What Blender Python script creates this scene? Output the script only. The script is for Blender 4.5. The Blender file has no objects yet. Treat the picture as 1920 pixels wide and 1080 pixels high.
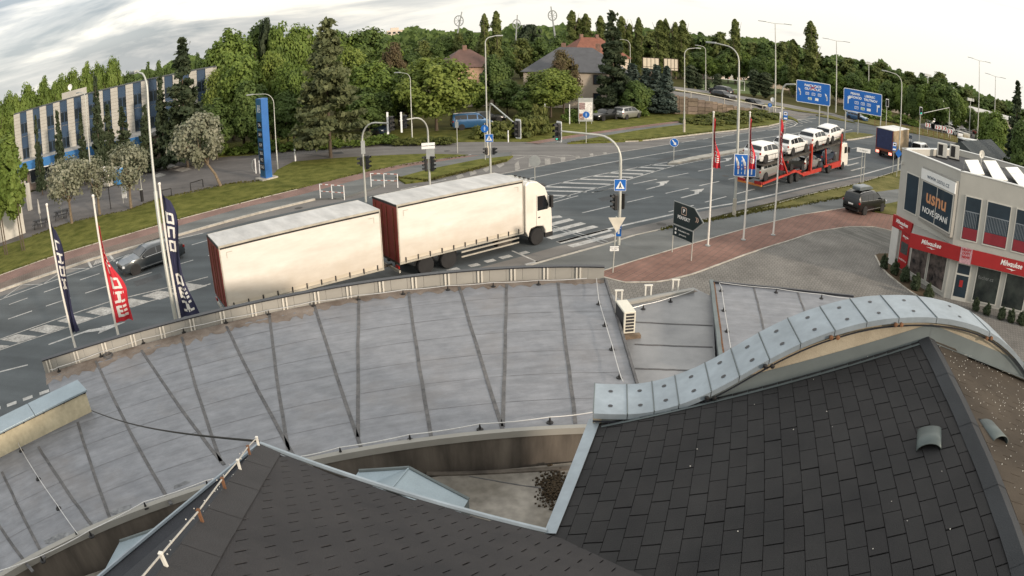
import bpy, math, random
import numpy as np
from mathutils import Vector, Matrix

# ------------------------------------------------------------------ camera
SC = bpy.context.scene
COL = SC.collection
R = math.radians
CAM_H = 12.5                                     # webcam mast, metres above the road
PITCH, ROLL, FPX, KD = R(21.46), R(-0.94), 1327.0, 0.1   # wide webcam lens: theta = r/f*(1+k*(r/960)^2)
cd = bpy.data.cameras.new('camera')
cam = bpy.data.objects.new('camera', cd)
COL.objects.link(cam)
SC.camera = cam
cam.matrix_world = Matrix.Translation((0, 0, CAM_H)) @ Matrix.Rotation(math.pi/2 - PITCH, 4, 'X') @ Matrix.Rotation(ROLL, 4, 'Z')
cd.type = 'PANO'
cd.sensor_width = 36
cd.sensor_fit = 'HORIZONTAL'
cd.clip_start = 0.05
cd.clip_end = 6000
_c = cd if hasattr(cd, 'fisheye_polynomial_k1') else cd.cycles
_c.panorama_type = 'FISHEYE_LENS_POLYNOMIAL'
_mm = 36/1920
_c.fisheye_fov = math.pi
_c.fisheye_polynomial_k0 = 0
_c.fisheye_polynomial_k1 = -1/(FPX*_mm)
_c.fisheye_polynomial_k2 = 0
_c.fisheye_polynomial_k3 = -KD/(FPX*960**2*_mm**3)
_c.fisheye_polynomial_k4 = 0

# ------------------------------------------------------------------ sky and sun
SUN_AZ, SUN_EL = R(130), R(15.0)                  # low evening sun behind the webcam, to its right
world = bpy.data.worlds.new('World')
SC.world = world
world.use_nodes = True
_n, _l = world.node_tree.nodes, world.node_tree.links
_n.clear()
def wn(t, **k):
    n = _n.new(t)
    for a, v in k.items():
        setattr(n, a, v)
    return n
_sky = wn('ShaderNodeTexSky', sky_type='NISHITA', sun_disc=False)
_sky.sun_elevation = SUN_EL
_sky.sun_rotation = SUN_AZ
_sky.altitude = 220
_sky.dust_density = 2.0
_skyb = wn('ShaderNodeVectorMath', operation='SCALE')
_skyb.inputs['Scale'].default_value = 0.13
_l.new(_sky.outputs[0], _skyb.inputs[0])
_tc = wn('ShaderNodeTexCoord')
_map = wn('ShaderNodeMapping')
_map.inputs['Location'].default_value = (0.5, 2.2, 1.4)
_map.inputs['Rotation'].default_value = (R(0), R(-16), R(8))
_map.inputs['Scale'].default_value = (1.0, 1.0, 6.5)
_l.new(_tc.outputs['Generated'], _map.inputs['Vector'])
_nz = wn('ShaderNodeTexNoise')
_nz.inputs['Scale'].default_value = 2.5
_nz.inputs['Detail'].default_value = 7
_nz.inputs['Roughness'].default_value = 0.56
_nz.inputs['Distortion'].default_value = 0.35
_l.new(_map.outputs[0], _nz.inputs['Vector'])
_nz2 = wn('ShaderNodeTexNoise')
_nz2.inputs['Scale'].default_value = 0.8
_nz2.inputs['Detail'].default_value = 3
_map2 = wn('ShaderNodeMapping')
_map2.inputs['Location'].default_value = (3.3, 1.2, 0.4)
_l.new(_map.outputs[0], _map2.inputs['Vector'])
_l.new(_map2.outputs[0], _nz2.inputs['Vector'])
# thin bright cloud deck, grey undersides, some gaps of evening blue
_r1 = wn('ShaderNodeValToRGB')
_r1.color_ramp.elements[0].position = 0.35
_r1.color_ramp.elements[0].color = (0.30, 0.33, 0.36, 1)
_r1.color_ramp.elements[1].position = 0.485
_r1.color_ramp.elements[1].color = (1.02, 0.955, 0.835, 1)
_e = _r1.color_ramp.elements.new(0.425)
_e.color = (0.60, 0.59, 0.575, 1)
_sx = wn('ShaderNodeSeparateXYZ')                # a cloud bank lies to the left of the view
_l.new(_tc.outputs['Generated'], _sx.inputs[0])
_bank = wn('ShaderNodeMapRange')
_bank.inputs[1].default_value = -0.15
_bank.inputs[2].default_value = -0.60
_bank.inputs[3].default_value = 0.035
_bank.inputs[4].default_value = -0.075
_l.new(_sx.outputs[0], _bank.inputs[0])
_dens = wn('ShaderNodeMath', operation='ADD')
_l.new(_nz.outputs[0], _dens.inputs[0])
_l.new(_bank.outputs[0], _dens.inputs[1])
_l.new(_dens.outputs[0], _r1.inputs[0])
_r2 = wn('ShaderNodeValToRGB')
_r2.color_ramp.elements[0].position = 0.40
_r2.color_ramp.elements[0].color = (0, 0, 0, 1)
_r2.color_ramp.elements[1].position = 0.60
_r2.color_ramp.elements[1].color = (1, 1, 1, 1)
_l.new(_nz2.outputs[0], _r2.inputs[0])
_mx = wn('ShaderNodeMixRGB')                      # where the deck thins it goes bright cream
_mx.inputs[2].default_value = (0.97, 0.96, 0.90, 1)
_half = wn('ShaderNodeMath', operation='MULTIPLY')
_half.inputs[1].default_value = 0.55
_l.new(_r2.outputs[0], _half.inputs[0])
_l.new(_half.outputs[0], _mx.inputs[0])
_l.new(_r1.outputs[0], _mx.inputs[1])
_add = wn('ShaderNodeMixRGB', blend_type='MIX')
_sep = wn('ShaderNodeSeparateXYZ')               # the deck thins overhead, so the blue of the evening comes through there
_l.new(_tc.outputs['Generated'], _sep.inputs[0])
_el = wn('ShaderNodeMapRange')
_el.inputs[1].default_value = 0.02
_el.inputs[2].default_value = 0.9
_el.inputs[3].default_value = 0.94
_el.inputs[4].default_value = 0.55
_l.new(_sep.outputs[2], _el.inputs[0])
_l.new(_el.outputs[0], _add.inputs[0])
_l.new(_skyb.outputs[0], _add.inputs[1])
_lum = wn('ShaderNodeMapRange')                  # an overcast sky is dimmer at the horizon than overhead
_lum.inputs[1].default_value = 0.0
_lum.inputs[2].default_value = 0.5
_lum.inputs[3].default_value = 0.70
_lum.inputs[4].default_value = 1.32
_sq = wn('ShaderNodeSeparateXYZ')
_l.new(_tc.outputs['Generated'], _sq.inputs[0])
_l.new(_sq.outputs[2], _lum.inputs[0])
_cl = wn('ShaderNodeVectorMath', operation='SCALE')
_l.new(_mx.outputs[0], _cl.inputs[0])
_l.new(_lum.outputs[0], _cl.inputs['Scale'])
_l.new(_cl.outputs[0], _add.inputs[2])
_bg = wn('ShaderNodeBackground')
_bg.inputs['Strength'].default_value = 1.0
_l.new(_add.outputs[0], _bg.inputs[0])
_out = wn('ShaderNodeOutputWorld')
_l.new(_bg.outputs[0], _out.inputs[0])

_sd = bpy.data.lights.new('sun', 'SUN')
_sd.energy = 2.4
_sd.angle = R(3)
_sd.color = (1.0, 0.83, 0.66)
sun = bpy.data.objects.new('sun', _sd)
COL.objects.link(sun)
_sv = Vector((math.sin(SUN_AZ)*math.cos(SUN_EL), math.cos(SUN_AZ)*math.cos(SUN_EL), math.sin(SUN_EL)))
sun.rotation_euler = (-_sv).to_track_quat('-Z', 'Y').to_euler()
sun.location = (30, -40, 30)

SC.render.engine = 'CYCLES'
SC.view_settings.view_transform = 'Standard'
SC.view_settings.look = 'None'
SC.view_settings.gamma = 1.0
SC.view_settings.exposure = 0.62
SC.cycles.max_bounces = 5
SC.cycles.diffuse_bounces = 3
SC.cycles.glossy_bounces = 3
SC.cycles.transmission_bounces = 4
SC.cycles.transparent_max_bounces = 8
SC.cycles.use_denoising = True

# ------------------------------------------------------------------ surveying: the place was measured off the photograph
def ray(px, py):
    x, y = px - 960.0, 540.0 - py
    r = math.hypot(x, y)
    th = (r/FPX)*(1 + KD*(r/960.0)**2)
    s = math.sin(th)/r if r > 1e-9 else 0.0
    cx, cy, cz = x*s, y*s, math.cos(th)
    c, n = math.cos(ROLL), math.sin(ROLL)
    cx, cy = c*cx - n*cy, n*cx + c*cy
    return Vector((cx, cz*math.cos(PITCH) + cy*math.sin(PITCH), -cz*math.sin(PITCH) + cy*math.cos(PITCH)))
def gp(px, py, z=0.0):
    """point of the level z surveyed at this sight line"""
    d = ray(px, py)
    t = (z - CAM_H)/d.z
    return Vector((d.x*t, d.y*t, z))
def gd(px, py, D):
    """point on a sight line at horizontal distance D (for tops of tall things and things beyond the level ground)"""
    d = ray(px, py)
    t = D/math.hypot(d.x, d.y)
    return Vector((d.x*t, d.y*t, CAM_H + d.z*t))
def zat(base, px, py):
    d = ray(px, py)
    return CAM_H + d.z/math.hypot(d.x, d.y)*math.hypot(base[0], base[1])
def V(*a):
    return Vector(a)

# ------------------------------------------------------------------ materials
MATS = {}
def mat(name, col, rough=0.7, var=0.12, scale=2.0, bump=0.0, bscale=None, metal=0.0, spec=0.4, col2=None, detail=5.0, coords='W', coat=0.0, emit=None, stretch=None, fine=0.0):
    """procedural principled material: base colour with noise variation, optional second tone, fine speckle and bump"""
    if name in MATS:
        return MATS[name]
    m = bpy.data.materials.new(name)
    m.use_nodes = True
    nt = m.node_tree
    b = nt.nodes['Principled BSDF']
    b.inputs['Roughness'].default_value = rough
    b.inputs['Metallic'].default_value = metal
    b.inputs['Specular IOR Level'].default_value = spec
    b.inputs['Coat Weight'].default_value = coat
    b.inputs['Coat Roughness'].default_value = 0.08
    if emit:
        b.inputs['Emission Color'].default_value = (*emit[:3], 1)
        b.inputs['Emission Strength'].default_value = emit[3]
    c1 = tuple(max(0, v*(1 - var)) for v in col)
    c2 = tuple(col2) if col2 else tuple(min(1, v*(1 + var)) for v in col)
    if coords == 'W':
        g = nt.nodes.new('ShaderNodeNewGeometry')
        vec = g.outputs['Position']
    else:
        g = nt.nodes.new('ShaderNodeTexCoord')
        vec = g.outputs['Object']
    if stretch:
        mp = nt.nodes.new('ShaderNodeMapping')
        mp.inputs['Scale'].default_value = stretch
        nt.links.new(vec, mp.inputs['Vector'])
        vec = mp.outputs[0]
    nz = nt.nodes.new('ShaderNodeTexNoise')
    nz.inputs['Scale'].default_value = scale
    nz.inputs['Detail'].default_value = detail
    nz.inputs['Roughness'].default_value = 0.6
    nt.links.new(vec, nz.inputs['Vector'])
    rp = nt.nodes.new('ShaderNodeValToRGB')
    rp.color_ramp.elements[0].position = 0.32
    rp.color_ramp.elements[1].position = 0.68
    rp.color_ramp.elements[0].color = (*c1, 1)
    rp.color_ramp.elements[1].color = (*c2, 1)
    nt.links.new(nz.outputs[0], rp.inputs[0])
    out = rp.outputs[0]
    if fine:
        n3 = nt.nodes.new('ShaderNodeTexNoise')
        n3.inputs['Scale'].default_value = (bscale or scale)*6
        n3.inputs['Detail'].default_value = 2
        nt.links.new(vec, n3.inputs['Vector'])
        mr = nt.nodes.new('ShaderNodeMapRange')
        mr.inputs[1].default_value = 0.3
        mr.inputs[2].default_value = 0.7
        mr.inputs[3].default_value = 1 - fine
        mr.inputs[4].default_value = 1 + fine
        nt.links.new(n3.outputs[0], mr.inputs[0])
        vm = nt.nodes.new('ShaderNodeVectorMath')
        vm.operation = 'SCALE'
        nt.links.new(out, vm.inputs[0])
        nt.links.new(mr.outputs[0], vm.inputs['Scale'])
        out = vm.outputs[0]
    nt.links.new(out, b.inputs['Base Color'])
    if bump:
        n2 = nt.nodes.new('ShaderNodeTexNoise')
        n2.inputs['Scale'].default_value = bscale or scale*8
        n2.inputs['Detail'].default_value = 3
        nt.links.new(vec, n2.inputs['Vector'])
        bp = nt.nodes.new('ShaderNodeBump')
        bp.inputs['Strength'].default_value = min(1, bump)
        bp.inputs['Distance'].default_value = 0.02
        nt.links.new(n2.outputs[0], bp.inputs['Height'])
        nt.links.new(bp.outputs[0], b.inputs['Normal'])
    MATS[name] = m
    return m
def glass(name, tint=(0.03, 0.035, 0.04), rough=0.04):
    """dark window glass with a room behind it too dark to see"""
    return mat(name, tint, rough=rough, var=0.3, scale=0.6, spec=0.7, coat=0.6)

# ------------------------------------------------------------------ mesh building
class MB:
    """collects shapes; build() links them as one mesh object"""
    def __init__(s):
        s.v, s.f, s.m = [], [], []
        s.mi = 0
    def add(s, vs, fs):
        o = len(s.v)
        s.v.extend([tuple(p) for p in vs])
        s.f.extend([tuple(i + o for i in f) for f in fs])
        s.m.extend([s.mi]*len(fs))
        return s
    def box(s, c, d, rz=0.0, M=None):
        x, y, z = d[0]/2, d[1]/2, d[2]/2
        vs = [Vector((a*x, b*y, e*z)) for e in (-1, 1) for a, b in ((-1, -1), (1, -1), (1, 1), (-1, 1))]
        if M is not None:
            vs = [M @ p for p in vs]
        elif rz:
            r = Matrix.Rotation(rz, 3, 'Z')
            vs = [r @ p for p in vs]
        c = Vector(c)
        return s.add([p + c for p in vs], [(3, 2, 1, 0), (4, 5, 6, 7), (0, 1, 5, 4), (1, 2, 6, 5), (2, 3, 7, 6), (3, 0, 4, 7)])
    def bx(s, x0, x1, y0, y1, z0, z1):
        return s.box(((x0+x1)/2, (y0+y1)/2, (z0+z1)/2), (abs(x1-x0), abs(y1-y0), abs(z1-z0)))
    def prism(s, poly, z0, z1):
        """vertical prism over a plan polygon; z0/z1 numbers or lists"""
        n = len(poly)
        za = z0 if isinstance(z0, (list, tuple)) else [z0]*n
        zb = z1 if isinstance(z1, (list, tuple)) else [z1]*n
        a = sum(poly[i][0]*poly[(i+1) % n][1] - poly[(i+1) % n][0]*poly[i][1] for i in range(n))
        idx = list(range(n)) if a > 0 else list(range(n-1, -1, -1))
        vs = [(poly[i][0], poly[i][1], za[i]) for i in idx] + [(poly[i][0], poly[i][1], zb[i]) for i in idx]
        fs = [tuple(range(n-1, -1, -1)), tuple(range(n, 2*n))] + [(i, (i+1) % n, n+(i+1) % n, n+i) for i in range(n)]
        return s.add(vs, fs)
    def ext(s, prof, axis, a, b):
        """profile (2-D list) extruded along 'x' (profile in y,z) or 'y' (profile in x,z)"""
        n = len(prof)
        if axis == 'y':
            vs = [(p[0], a, p[1]) for p in prof] + [(p[0], b, p[1]) for p in prof]
        else:
            vs = [(a, p[0], p[1]) for p in prof] + [(b, p[0], p[1]) for p in prof]
        return s.add(vs, [tuple(range(n)), tuple(range(2*n-1, n-1, -1))] + [(i, n+i, n+(i+1) % n, (i+1) % n) for i in range(n)])
    def tube(s, pts, r, n=8, cap=True):
        pts = [Vector(p) for p in pts]
        rs = r if isinstance(r, (list, tuple)) else [r]*len(pts)
        o = len(s.v)
        ref = None
        for i, p in enumerate(pts):
            t = (pts[min(i+1, len(pts)-1)] - pts[max(i-1, 0)])
            t = t.normalized() if t.length > 1e-9 else Vector((0, 0, 1))
            if ref is None:
                ref = Vector((1, 0, 0)) if abs(t.x) < 0.9 else Vector((0, 1, 0))
            u = (ref - t*ref.dot(t)).normalized()
            ref = u
            w = t.cross(u)
            for k in range(n):
                a = 2*math.pi*k/n
                s.v.append(tuple(p + (u*math.cos(a) + w*math.sin(a))*rs[i]))
        fs = []
        for i in range(len(pts)-1):
            for k in range(n):
                a, b = o+i*n+k, o+i*n+(k+1) % n
                fs.append((a, b, b+n, a+n))
        if cap:
            fs.append(tuple(o+k for k in range(n-1, -1, -1)))
            fs.append(tuple(o+(len(pts)-1)*n+k for k in range(n)))
        s.f.extend(fs)
        s.m.extend([s.mi]*len(fs))
        return s
    def lathe(s, prof, c=(0, 0, 0), n=20, axis='z'):
        """prof: list of (radius, height)"""
        o = len(s.v)
        for r, h in prof:
            for k in range(n):
                a = 2*math.pi*k/n
                p = (r*math.cos(a), r*math.sin(a), h)
                if axis == 'y':
                    p = (p[0], p[2], p[1])
                elif axis == 'x':
                    p = (p[2], p[0], p[1])
                s.v.append((p[0]+c[0], p[1]+c[1], p[2]+c[2]))
        fs = []
        for i in range(len(prof)-1):
            for k in range(n):
                a, b = o+i*n+k, o+i*n+(k+1) % n
                fs.append((a, b, b+n, a+n) if axis != 'y' else (a, a+n, b+n, b))
        fs.append(tuple(o+k for k in range(n)))
        fs.append(tuple(o+(len(prof)-1)*n+k for k in range(n)))
        s.f.extend(fs)
        s.m.extend([s.mi]*len(fs))
        return s
    def build(s, name, mats, parent=None, smooth=False, loc=None, rz=None, bevel=0.0):
        me = bpy.data.meshes.new(name)
        me.from_pydata(s.v, [], s.f)
        mats = mats if isinstance(mats, (list, tuple)) else [mats]
        for m in mats:
            me.materials.append(m)
        if len(mats) > 1:
            me.polygons.foreach_set('material_index', s.m)
        if smooth:
            me.polygons.foreach_set('use_smooth', [True]*len(me.polygons))
            try:
                me.set_sharp_from_angle(angle=R(38))
            except Exception:
                pass
        me.update()
        o = bpy.data.objects.new(name, me)
        COL.objects.link(o)
        if parent is not None:
            o.parent = parent
        if loc is not None:
            o.location = loc
        if rz is not None:
            o.rotation_euler = (0, 0, rz)
        if bevel:
            md = o.modifiers.new('bevel', 'BEVEL')
            md.width = bevel
            md.segments = 2
            md.limit_method = 'ANGLE'
            md.angle_limit = R(35)
        return o
def tag(o, label=None, cat=None, group=None, kind=None):
    for k, v in (('label', label), ('category', cat), ('group', group), ('kind', kind)):
        if v:
            o[k] = v
    return o
def thing(name, label, cat, loc=(0, 0, 0), rz=0.0, group=None):
    o = bpy.data.objects.new(name, None)
    o.empty_display_size = 0.2
    COL.objects.link(o)
    o.location = loc
    o.rotation_euler = (0, 0, rz)
    return tag(o, label, cat, group)
def dup(o, parent=None):
    c = o.copy()
    COL.objects.link(c)
    if parent is not None:
        c.parent = parent
    for ch in list(o.children):
        dup(ch, c)
    return c
def copy_thing(root, loc, rz, label, group=None, scale=None):
    c = dup(root)
    c.location = loc
    c.rotation_euler = (0, 0, rz)
    c['label'] = label
    if group:
        c['group'] = group
    if scale:
        c.scale = scale
    return c
def inst(name, mesh, parent, loc=(0, 0, 0), rot=(0, 0, 0), scale=(1, 1, 1)):
    o = bpy.data.objects.new(name, mesh)
    COL.objects.link(o)
    o.parent = parent
    o.location = loc
    o.rotation_euler = rot
    o.scale = scale
    return o
def text(name, body, size, m, parent, M, ext=0.003, ax='CENTER', ay='CENTER', sx=1.0, bold=0.0, shear=0.0, spacing=1.0):
    """flat raised lettering; M places its local plane (x right, y up, z out)"""
    cu = bpy.data.curves.new(name, 'FONT')
    cu.body = body
    cu.size = size
    cu.extrude = ext
    cu.align_x = ax
    cu.align_y = ay
    cu.offset = bold
    cu.shear = shear
    cu.space_character = spacing
    cu.resolution_u = 3
    cu.materials.append(m)
    o = bpy.data.objects.new(name, cu)
    COL.objects.link(o)
    o.parent = parent
    o.matrix_local = M @ Matrix.Diagonal((sx, 1, 1, 1))
    return o
def frame_M(origin, xdir, up=(0, 0, 1)):
    """matrix whose x axis runs along xdir, y axis is up, z axis faces out"""
    x = Vector(xdir).normalized()
    y = Vector(up)
    y = (y - x*y.dot(x)).normalized()
    z = x.cross(y)
    m = Matrix((x, y, z)).transposed().to_4x4()
    m.translation = Vector(origin)
    return m
ORD = ['first', 'second', 'third', 'fourth', 'fifth', 'sixth', 'seventh', 'eighth', 'ninth', 'tenth', 'eleventh', 'twelfth', 'thirteenth', 'fourteenth', 'fifteenth', 'sixteenth', 'seventeenth', 'eighteenth', 'nineteenth', 'twentieth', 'twenty-first', 'twenty-second', 'twenty-third', 'twenty-fourth', 'twenty-fifth', 'twenty-sixth', 'twenty-seventh', 'twenty-eighth', 'twenty-ninth', 'thirtieth', 'thirty-first', 'thirty-second', 'thirty-third', 'thirty-fourth', 'thirty-fifth', 'thirty-sixth', 'thirty-seventh', 'thirty-eighth', 'thirty-ninth', 'fortieth']
rnd = random.Random(7)

# ================================================================== the setting: ground, roads, pavements, verges
def asphalt(name, c, dirt):
    m = mat(name, c, rough=0.9, var=0.14, scale=0.35, bump=0.25, bscale=40, spec=0.25, detail=8, fine=0.22)
    nt = m.node_tree                              # tyre-worn bands along the carriageway, sealed patches
    b = nt.nodes['Principled BSDF']
    src = b.inputs['Base Color'].links[0].from_socket
    g = nt.nodes.new('ShaderNodeNewGeometry')
    mp = nt.nodes.new('ShaderNodeMapping')
    mp.inputs['Rotation'].default_value = (0, 0, R(-40))
    mp.inputs['Scale'].default_value = (0.025, 0.75, 1)
    nt.links.new(g.outputs['Position'], mp.inputs['Vector'])
    n1 = nt.nodes.new('ShaderNodeTexNoise')
    n1.inputs['Scale'].default_value = 1.0
    n1.inputs['Detail'].default_value = 5
    nt.links.new(mp.outputs[0], n1.inputs['Vector'])
    mr = nt.nodes.new('ShaderNodeMapRange')
    mr.inputs[1].default_value = 0.35
    mr.inputs[2].default_value = 0.65
    mr.inputs[3].default_value = 0.84
    mr.inputs[4].default_value = 1.16
    nt.links.new(n1.outputs[0], mr.inputs[0])
    vm = nt.nodes.new('ShaderNodeVectorMath')
    vm.operation = 'SCALE'
    nt.links.new(src, vm.inputs[0])
    nt.links.new(mr.outputs[0], vm.inputs['Scale'])
    nt.links.new(vm.outputs[0], b.inputs['Base Color'])
    return m
M_ROAD = asphalt('road_asphalt', (0.080, 0.091, 0.098), 0.1)
M_OLD = asphalt('old_asphalt', (0.150, 0.145, 0.140), 0.1)
M_STATION = asphalt('station_asphalt', (0.118, 0.112, 0.110), 0.1)
M_PATH = asphalt('path_asphalt', (0.128, 0.135, 0.134), 0.1)
M_PAINT = mat('road_paint', (0.37, 0.37, 0.36), rough=0.75, var=0.30, scale=1.6, detail=9, fine=0.25)
M_PAINT_OLD = mat('worn_road_paint', (0.34, 0.33, 0.31), rough=0.8, var=0.35, scale=1.2, detail=9, fine=0.3)
M_PAINT_FAINT = mat('faint_road_paint', (0.25, 0.24, 0.222), rough=0.85, var=0.2, scale=1.2, detail=9, fine=0.2)
M_KERB = mat('kerb_concrete', (0.36, 0.34, 0.30), rough=0.9, var=0.25, scale=1.3, bump=0.2, bscale=30, fine=0.15)
M_GRASS = mat('grass', (0.075, 0.090, 0.016), rough=0.95, var=0.25, scale=0.9, bump=0.8, bscale=9, spec=0.1, col2=(0.150, 0.150, 0.040), detail=9, fine=0.45)
M_GRASS_DRY = mat('dry_grass', (0.090, 0.095, 0.024), rough=0.95, var=0.25, scale=0.5, bump=0.8, bscale=9, spec=0.1, col2=(0.170, 0.155, 0.060), detail=9, fine=0.45)
M_LAND = mat('far_meadow', (0.055, 0.060, 0.018), rough=1.0, var=0.3, scale=0.03, spec=0.05, col2=(0.09, 0.082, 0.035))
M_SOIL = mat('soil', (0.10, 0.075, 0.05), rough=1.0, var=0.3, scale=0.8, bump=0.5, spec=0.1)

def pavers(name, c1, c2, mortar, bw, bh, rot, msize=0.012):
    if name in MATS:
        return MATS[name]
    m = bpy.data.materials.new(name)
    m.use_nodes = True
    nt = m.node_tree
    b = nt.nodes['Principled BSDF']
    b.inputs['Roughness'].default_value = 0.92
    b.inputs['Specular IOR Level'].default_value = 0.25
    g = nt.nodes.new('ShaderNodeNewGeometry')
    mp = nt.nodes.new('ShaderNodeMapping')
    mp.inputs['Rotation'].default_value = (0, 0, rot)
    nt.links.new(g.outputs['Position'], mp.inputs['Vector'])
    br = nt.nodes.new('ShaderNodeTexBrick')
    br.inputs['Scale'].default_value = 1.0
    br.inputs['Brick Width'].default_value = bw
    br.inputs['Row Height'].default_value = bh
    br.inputs['Mortar Size'].default_value = msize
    br.inputs['Color1'].default_value = (*c1, 1)
    br.inputs['Color2'].default_value = (*c2, 1)
    br.inputs['Mortar'].default_value = (*mortar, 1)
    nt.links.new(mp.outputs[0], br.inputs['Vector'])
    nz = nt.nodes.new('ShaderNodeTexNoise')
    nz.inputs['Scale'].default_value = 0.5
    nz.inputs['Detail'].default_value = 7
    nt.links.new(g.outputs['Position'], nz.inputs['Vector'])
    mr = nt.nodes.new('ShaderNodeMapRange')
    mr.inputs[1].default_value = 0.3
    mr.inputs[2].default_value = 0.7
    mr.inputs[3].default_value = 0.78
    mr.inputs[4].default_value = 1.2
    nt.links.new(nz.outputs[0], mr.inputs[0])
    vm = nt.nodes.new('ShaderNodeVectorMath')
    vm.operation = 'SCALE'
    nt.links.new(br.outputs[0], vm.inputs[0])
    nt.links.new(mr.outputs[0], vm.inputs['Scale'])
    nt.links.new(vm.outputs[0], b.inputs['Base Color'])
    bp = nt.nodes.new('ShaderNodeBump')
    bp.inputs['Strength'].default_value = 0.6
    bp.inputs['Distance'].default_value = 0.01
    bp.invert = True
    nt.links.new(br.outputs['Fac'], bp.inputs['Height'])
    nt.links.new(bp.outputs[0], b.inputs['Normal'])
    MATS[name] = m
    return m
M_RED_PAVER = pavers('red_pavers', (0.185, 0.105, 0.085), (0.225, 0.125, 0.10), (0.10, 0.085, 0.075), 0.20, 0.40, R(-52), 0.016)
M_GREY_PAVER = pavers('grey_pavers', (0.158, 0.152, 0.142), (0.185, 0.177, 0.164), (0.105, 0.10, 0.09), 0.20, 0.30, R(20), 0.016)
M_STRIPE_PAVER = pavers('striped_pavers', (0.20, 0.195, 0.18), (0.12, 0.118, 0.11), (0.07, 0.068, 0.06), 5.0, 0.17, R(62), 0.02)
M_PINK_PAVER = pavers('pink_path_pavers', (0.215, 0.135, 0.115), (0.235, 0.15, 0.13), (0.13, 0.10, 0.09), 0.20, 0.12, R(40))
M_WALK_PAVER = pavers('walk_pavers', (0.170, 0.135, 0.115), (0.190, 0.155, 0.135), (0.10, 0.085, 0.075), 0.40, 0.22, R(-42), 0.02)

def sheet(name, pts, z0, z1, m, px=True, parent=None, kind='structure'):
    pl = [tuple(gp(x, y, z1))[:2] if px else (x, y) for x, y in pts]
    b = MB()
    b.prism(pl, z0, z1)
    o = b.build(name, m, parent)
    if parent is None:
        tag(o, kind=kind)
    return o
def struct(o):
    o['kind'] = 'structure'
    return o

# land to the horizon
_b = MB()
def land_z(x, y):
    """level ground round the junction; far off to the right the land falls away"""
    r, a = math.hypot(x, y), math.degrees(math.atan2(x, y))
    s = min(1, max(0, (a-20)/22))*(1 if a < 120 else 0)
    return -0.06 - s*s*(3-2*s)*max(0, r-240)*0.05
_rs = [0.5, 30, 80, 160, 240, 330, 450, 700, 1200, 2200, 4200]
_na = 96
_vs = [(r*math.sin(2*math.pi*k/_na), r*math.cos(2*math.pi*k/_na)) for r in _rs for k in range(_na)]
_b.add([(x, y, land_z(x, y)) for x, y in _vs], [(i*_na+k, (i+1)*_na+k, (i+1)*_na+(k+1) % _na, i*_na+(k+1) % _na) for i in range(len(_rs)-1) for k in range(_na)] + [tuple(range(_na))])
ground = struct(_b.build('ground', M_LAND))

# asphalt: the old junction surface, then the newer dark carriageway over it
old_road = sheet('side_street', [(-260, 720), (-260, 505), (0, 436), (130, 396), (240, 320), (300, 300), (470, 292), (560, 280), (700, 270), (960, 266), (1060, 267), (1130, 263), (1290, 254), (1440, 237), (1470, 228), (1470, 219), (1500, 209), (1560, 213), (1640, 232), (1740, 252), (1840, 277), (2100, 330), (2300, 420), (1720, 335), (1560, 352), (1400, 390), (1240, 432), (1140, 460), (980, 503), (700, 560), (300, 700), (60, 800)], -0.05, 0.0, M_OLD)
main_road = sheet('main_road', [(-260, 820), (-260, 640), (0, 556), (80, 529), (184, 494), (325, 449), (381, 437), (480, 412), (700, 366), (860, 338), (960, 324), (1085, 298), (1200, 280), (1290, 265), (1380, 251), (1440, 243), (1500, 226), (1520, 217), (1600, 226), (1680, 243), (1760, 262), (1860, 288), (2100, 350), (2300, 440), (1700, 325), (1611, 333), (1512, 354), (1400, 381), (1307, 398), (1170, 431), (1047, 461), (980, 480), (760, 540), (300, 690), (60, 790)], -0.04, 0.004, M_ROAD)

def strip(pts, w, z, name, m, parent, px=True, closed=False):
    """painted line of width w (metres) along surveyed points"""
    P = [gp(x, y, z) if px else Vector((x, y, z)) for x, y in pts]
    b = MB()
    L, Rr = [], []
    for i, p in enumerate(P):
        t = (P[min(i+1, len(P)-1)] - P[max(i-1, 0)]).normalized()
        n = Vector((-t.y, t.x, 0))*w/2
        L.append(p + n)
        Rr.append(p - n)
    n = len(P)
    b.add(L + Rr, [(i, n+i, n+i+1, i+1) for i in range(n-1)])
    return b.build(name, m, parent)
ZP = 0.009
def line(pts, w=0.14, m=None, z=ZP):
    return strip(pts, w, z, 'lane_line', m or M_PAINT, main_road)
def dashes(p0, p1, period, dash, n, w=0.14, m=None, start=0):
    a, c = gp(*p0, ZP), gp(*p1, ZP)
    d = (c - a).normalized()
    for i in range(start, n):
        q0 = a + d*period*i
        q1 = q0 + d*dash
        strip([q0[:2], q1[:2]], w, ZP, 'lane_dash', m or M_PAINT, main_road, px=False)
def patch(pts, m=None, name='road_marking', z=ZP, px=True):
    P = [gp(x, y, z) if px else Vector((x, y, z)) for x, y in pts]
    b = MB()
    b.add(P, [tuple(range(len(P)))])
    return b.build(name, m or M_PAINT, main_road)
line([(1047, 454), (1100, 440), (1167.5, 422.5), (1261, 402), (1307.5, 392.5), (1371, 382), (1440, 367), (1512.5, 350), (1611, 329), (1690, 307)], 0.24)
dashes((1092, 399), (1354, 338.7), 4.5, 3.0, 9, start=0)
dashes((1187.5, 345), (1371, 309), 4.5, 3.0, 9, start=-1)
dashes((1322, 379), (1397.5, 359), 4.5, 3.0, 7, start=-1)
line([(960, 341), (980.6, 337), (1085, 315.6), (1200, 294.2), (1335, 272.5), (1440, 257.5), (1560, 240)], 0.16)
line([(880, 336), (960, 322), (1085, 297.5), (1200, 279), (1268, 268.5)], 0.13, M_PAINT_OLD)
dashes((1278, 267), (1380, 252), 4.5, 3.0, 8)
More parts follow.
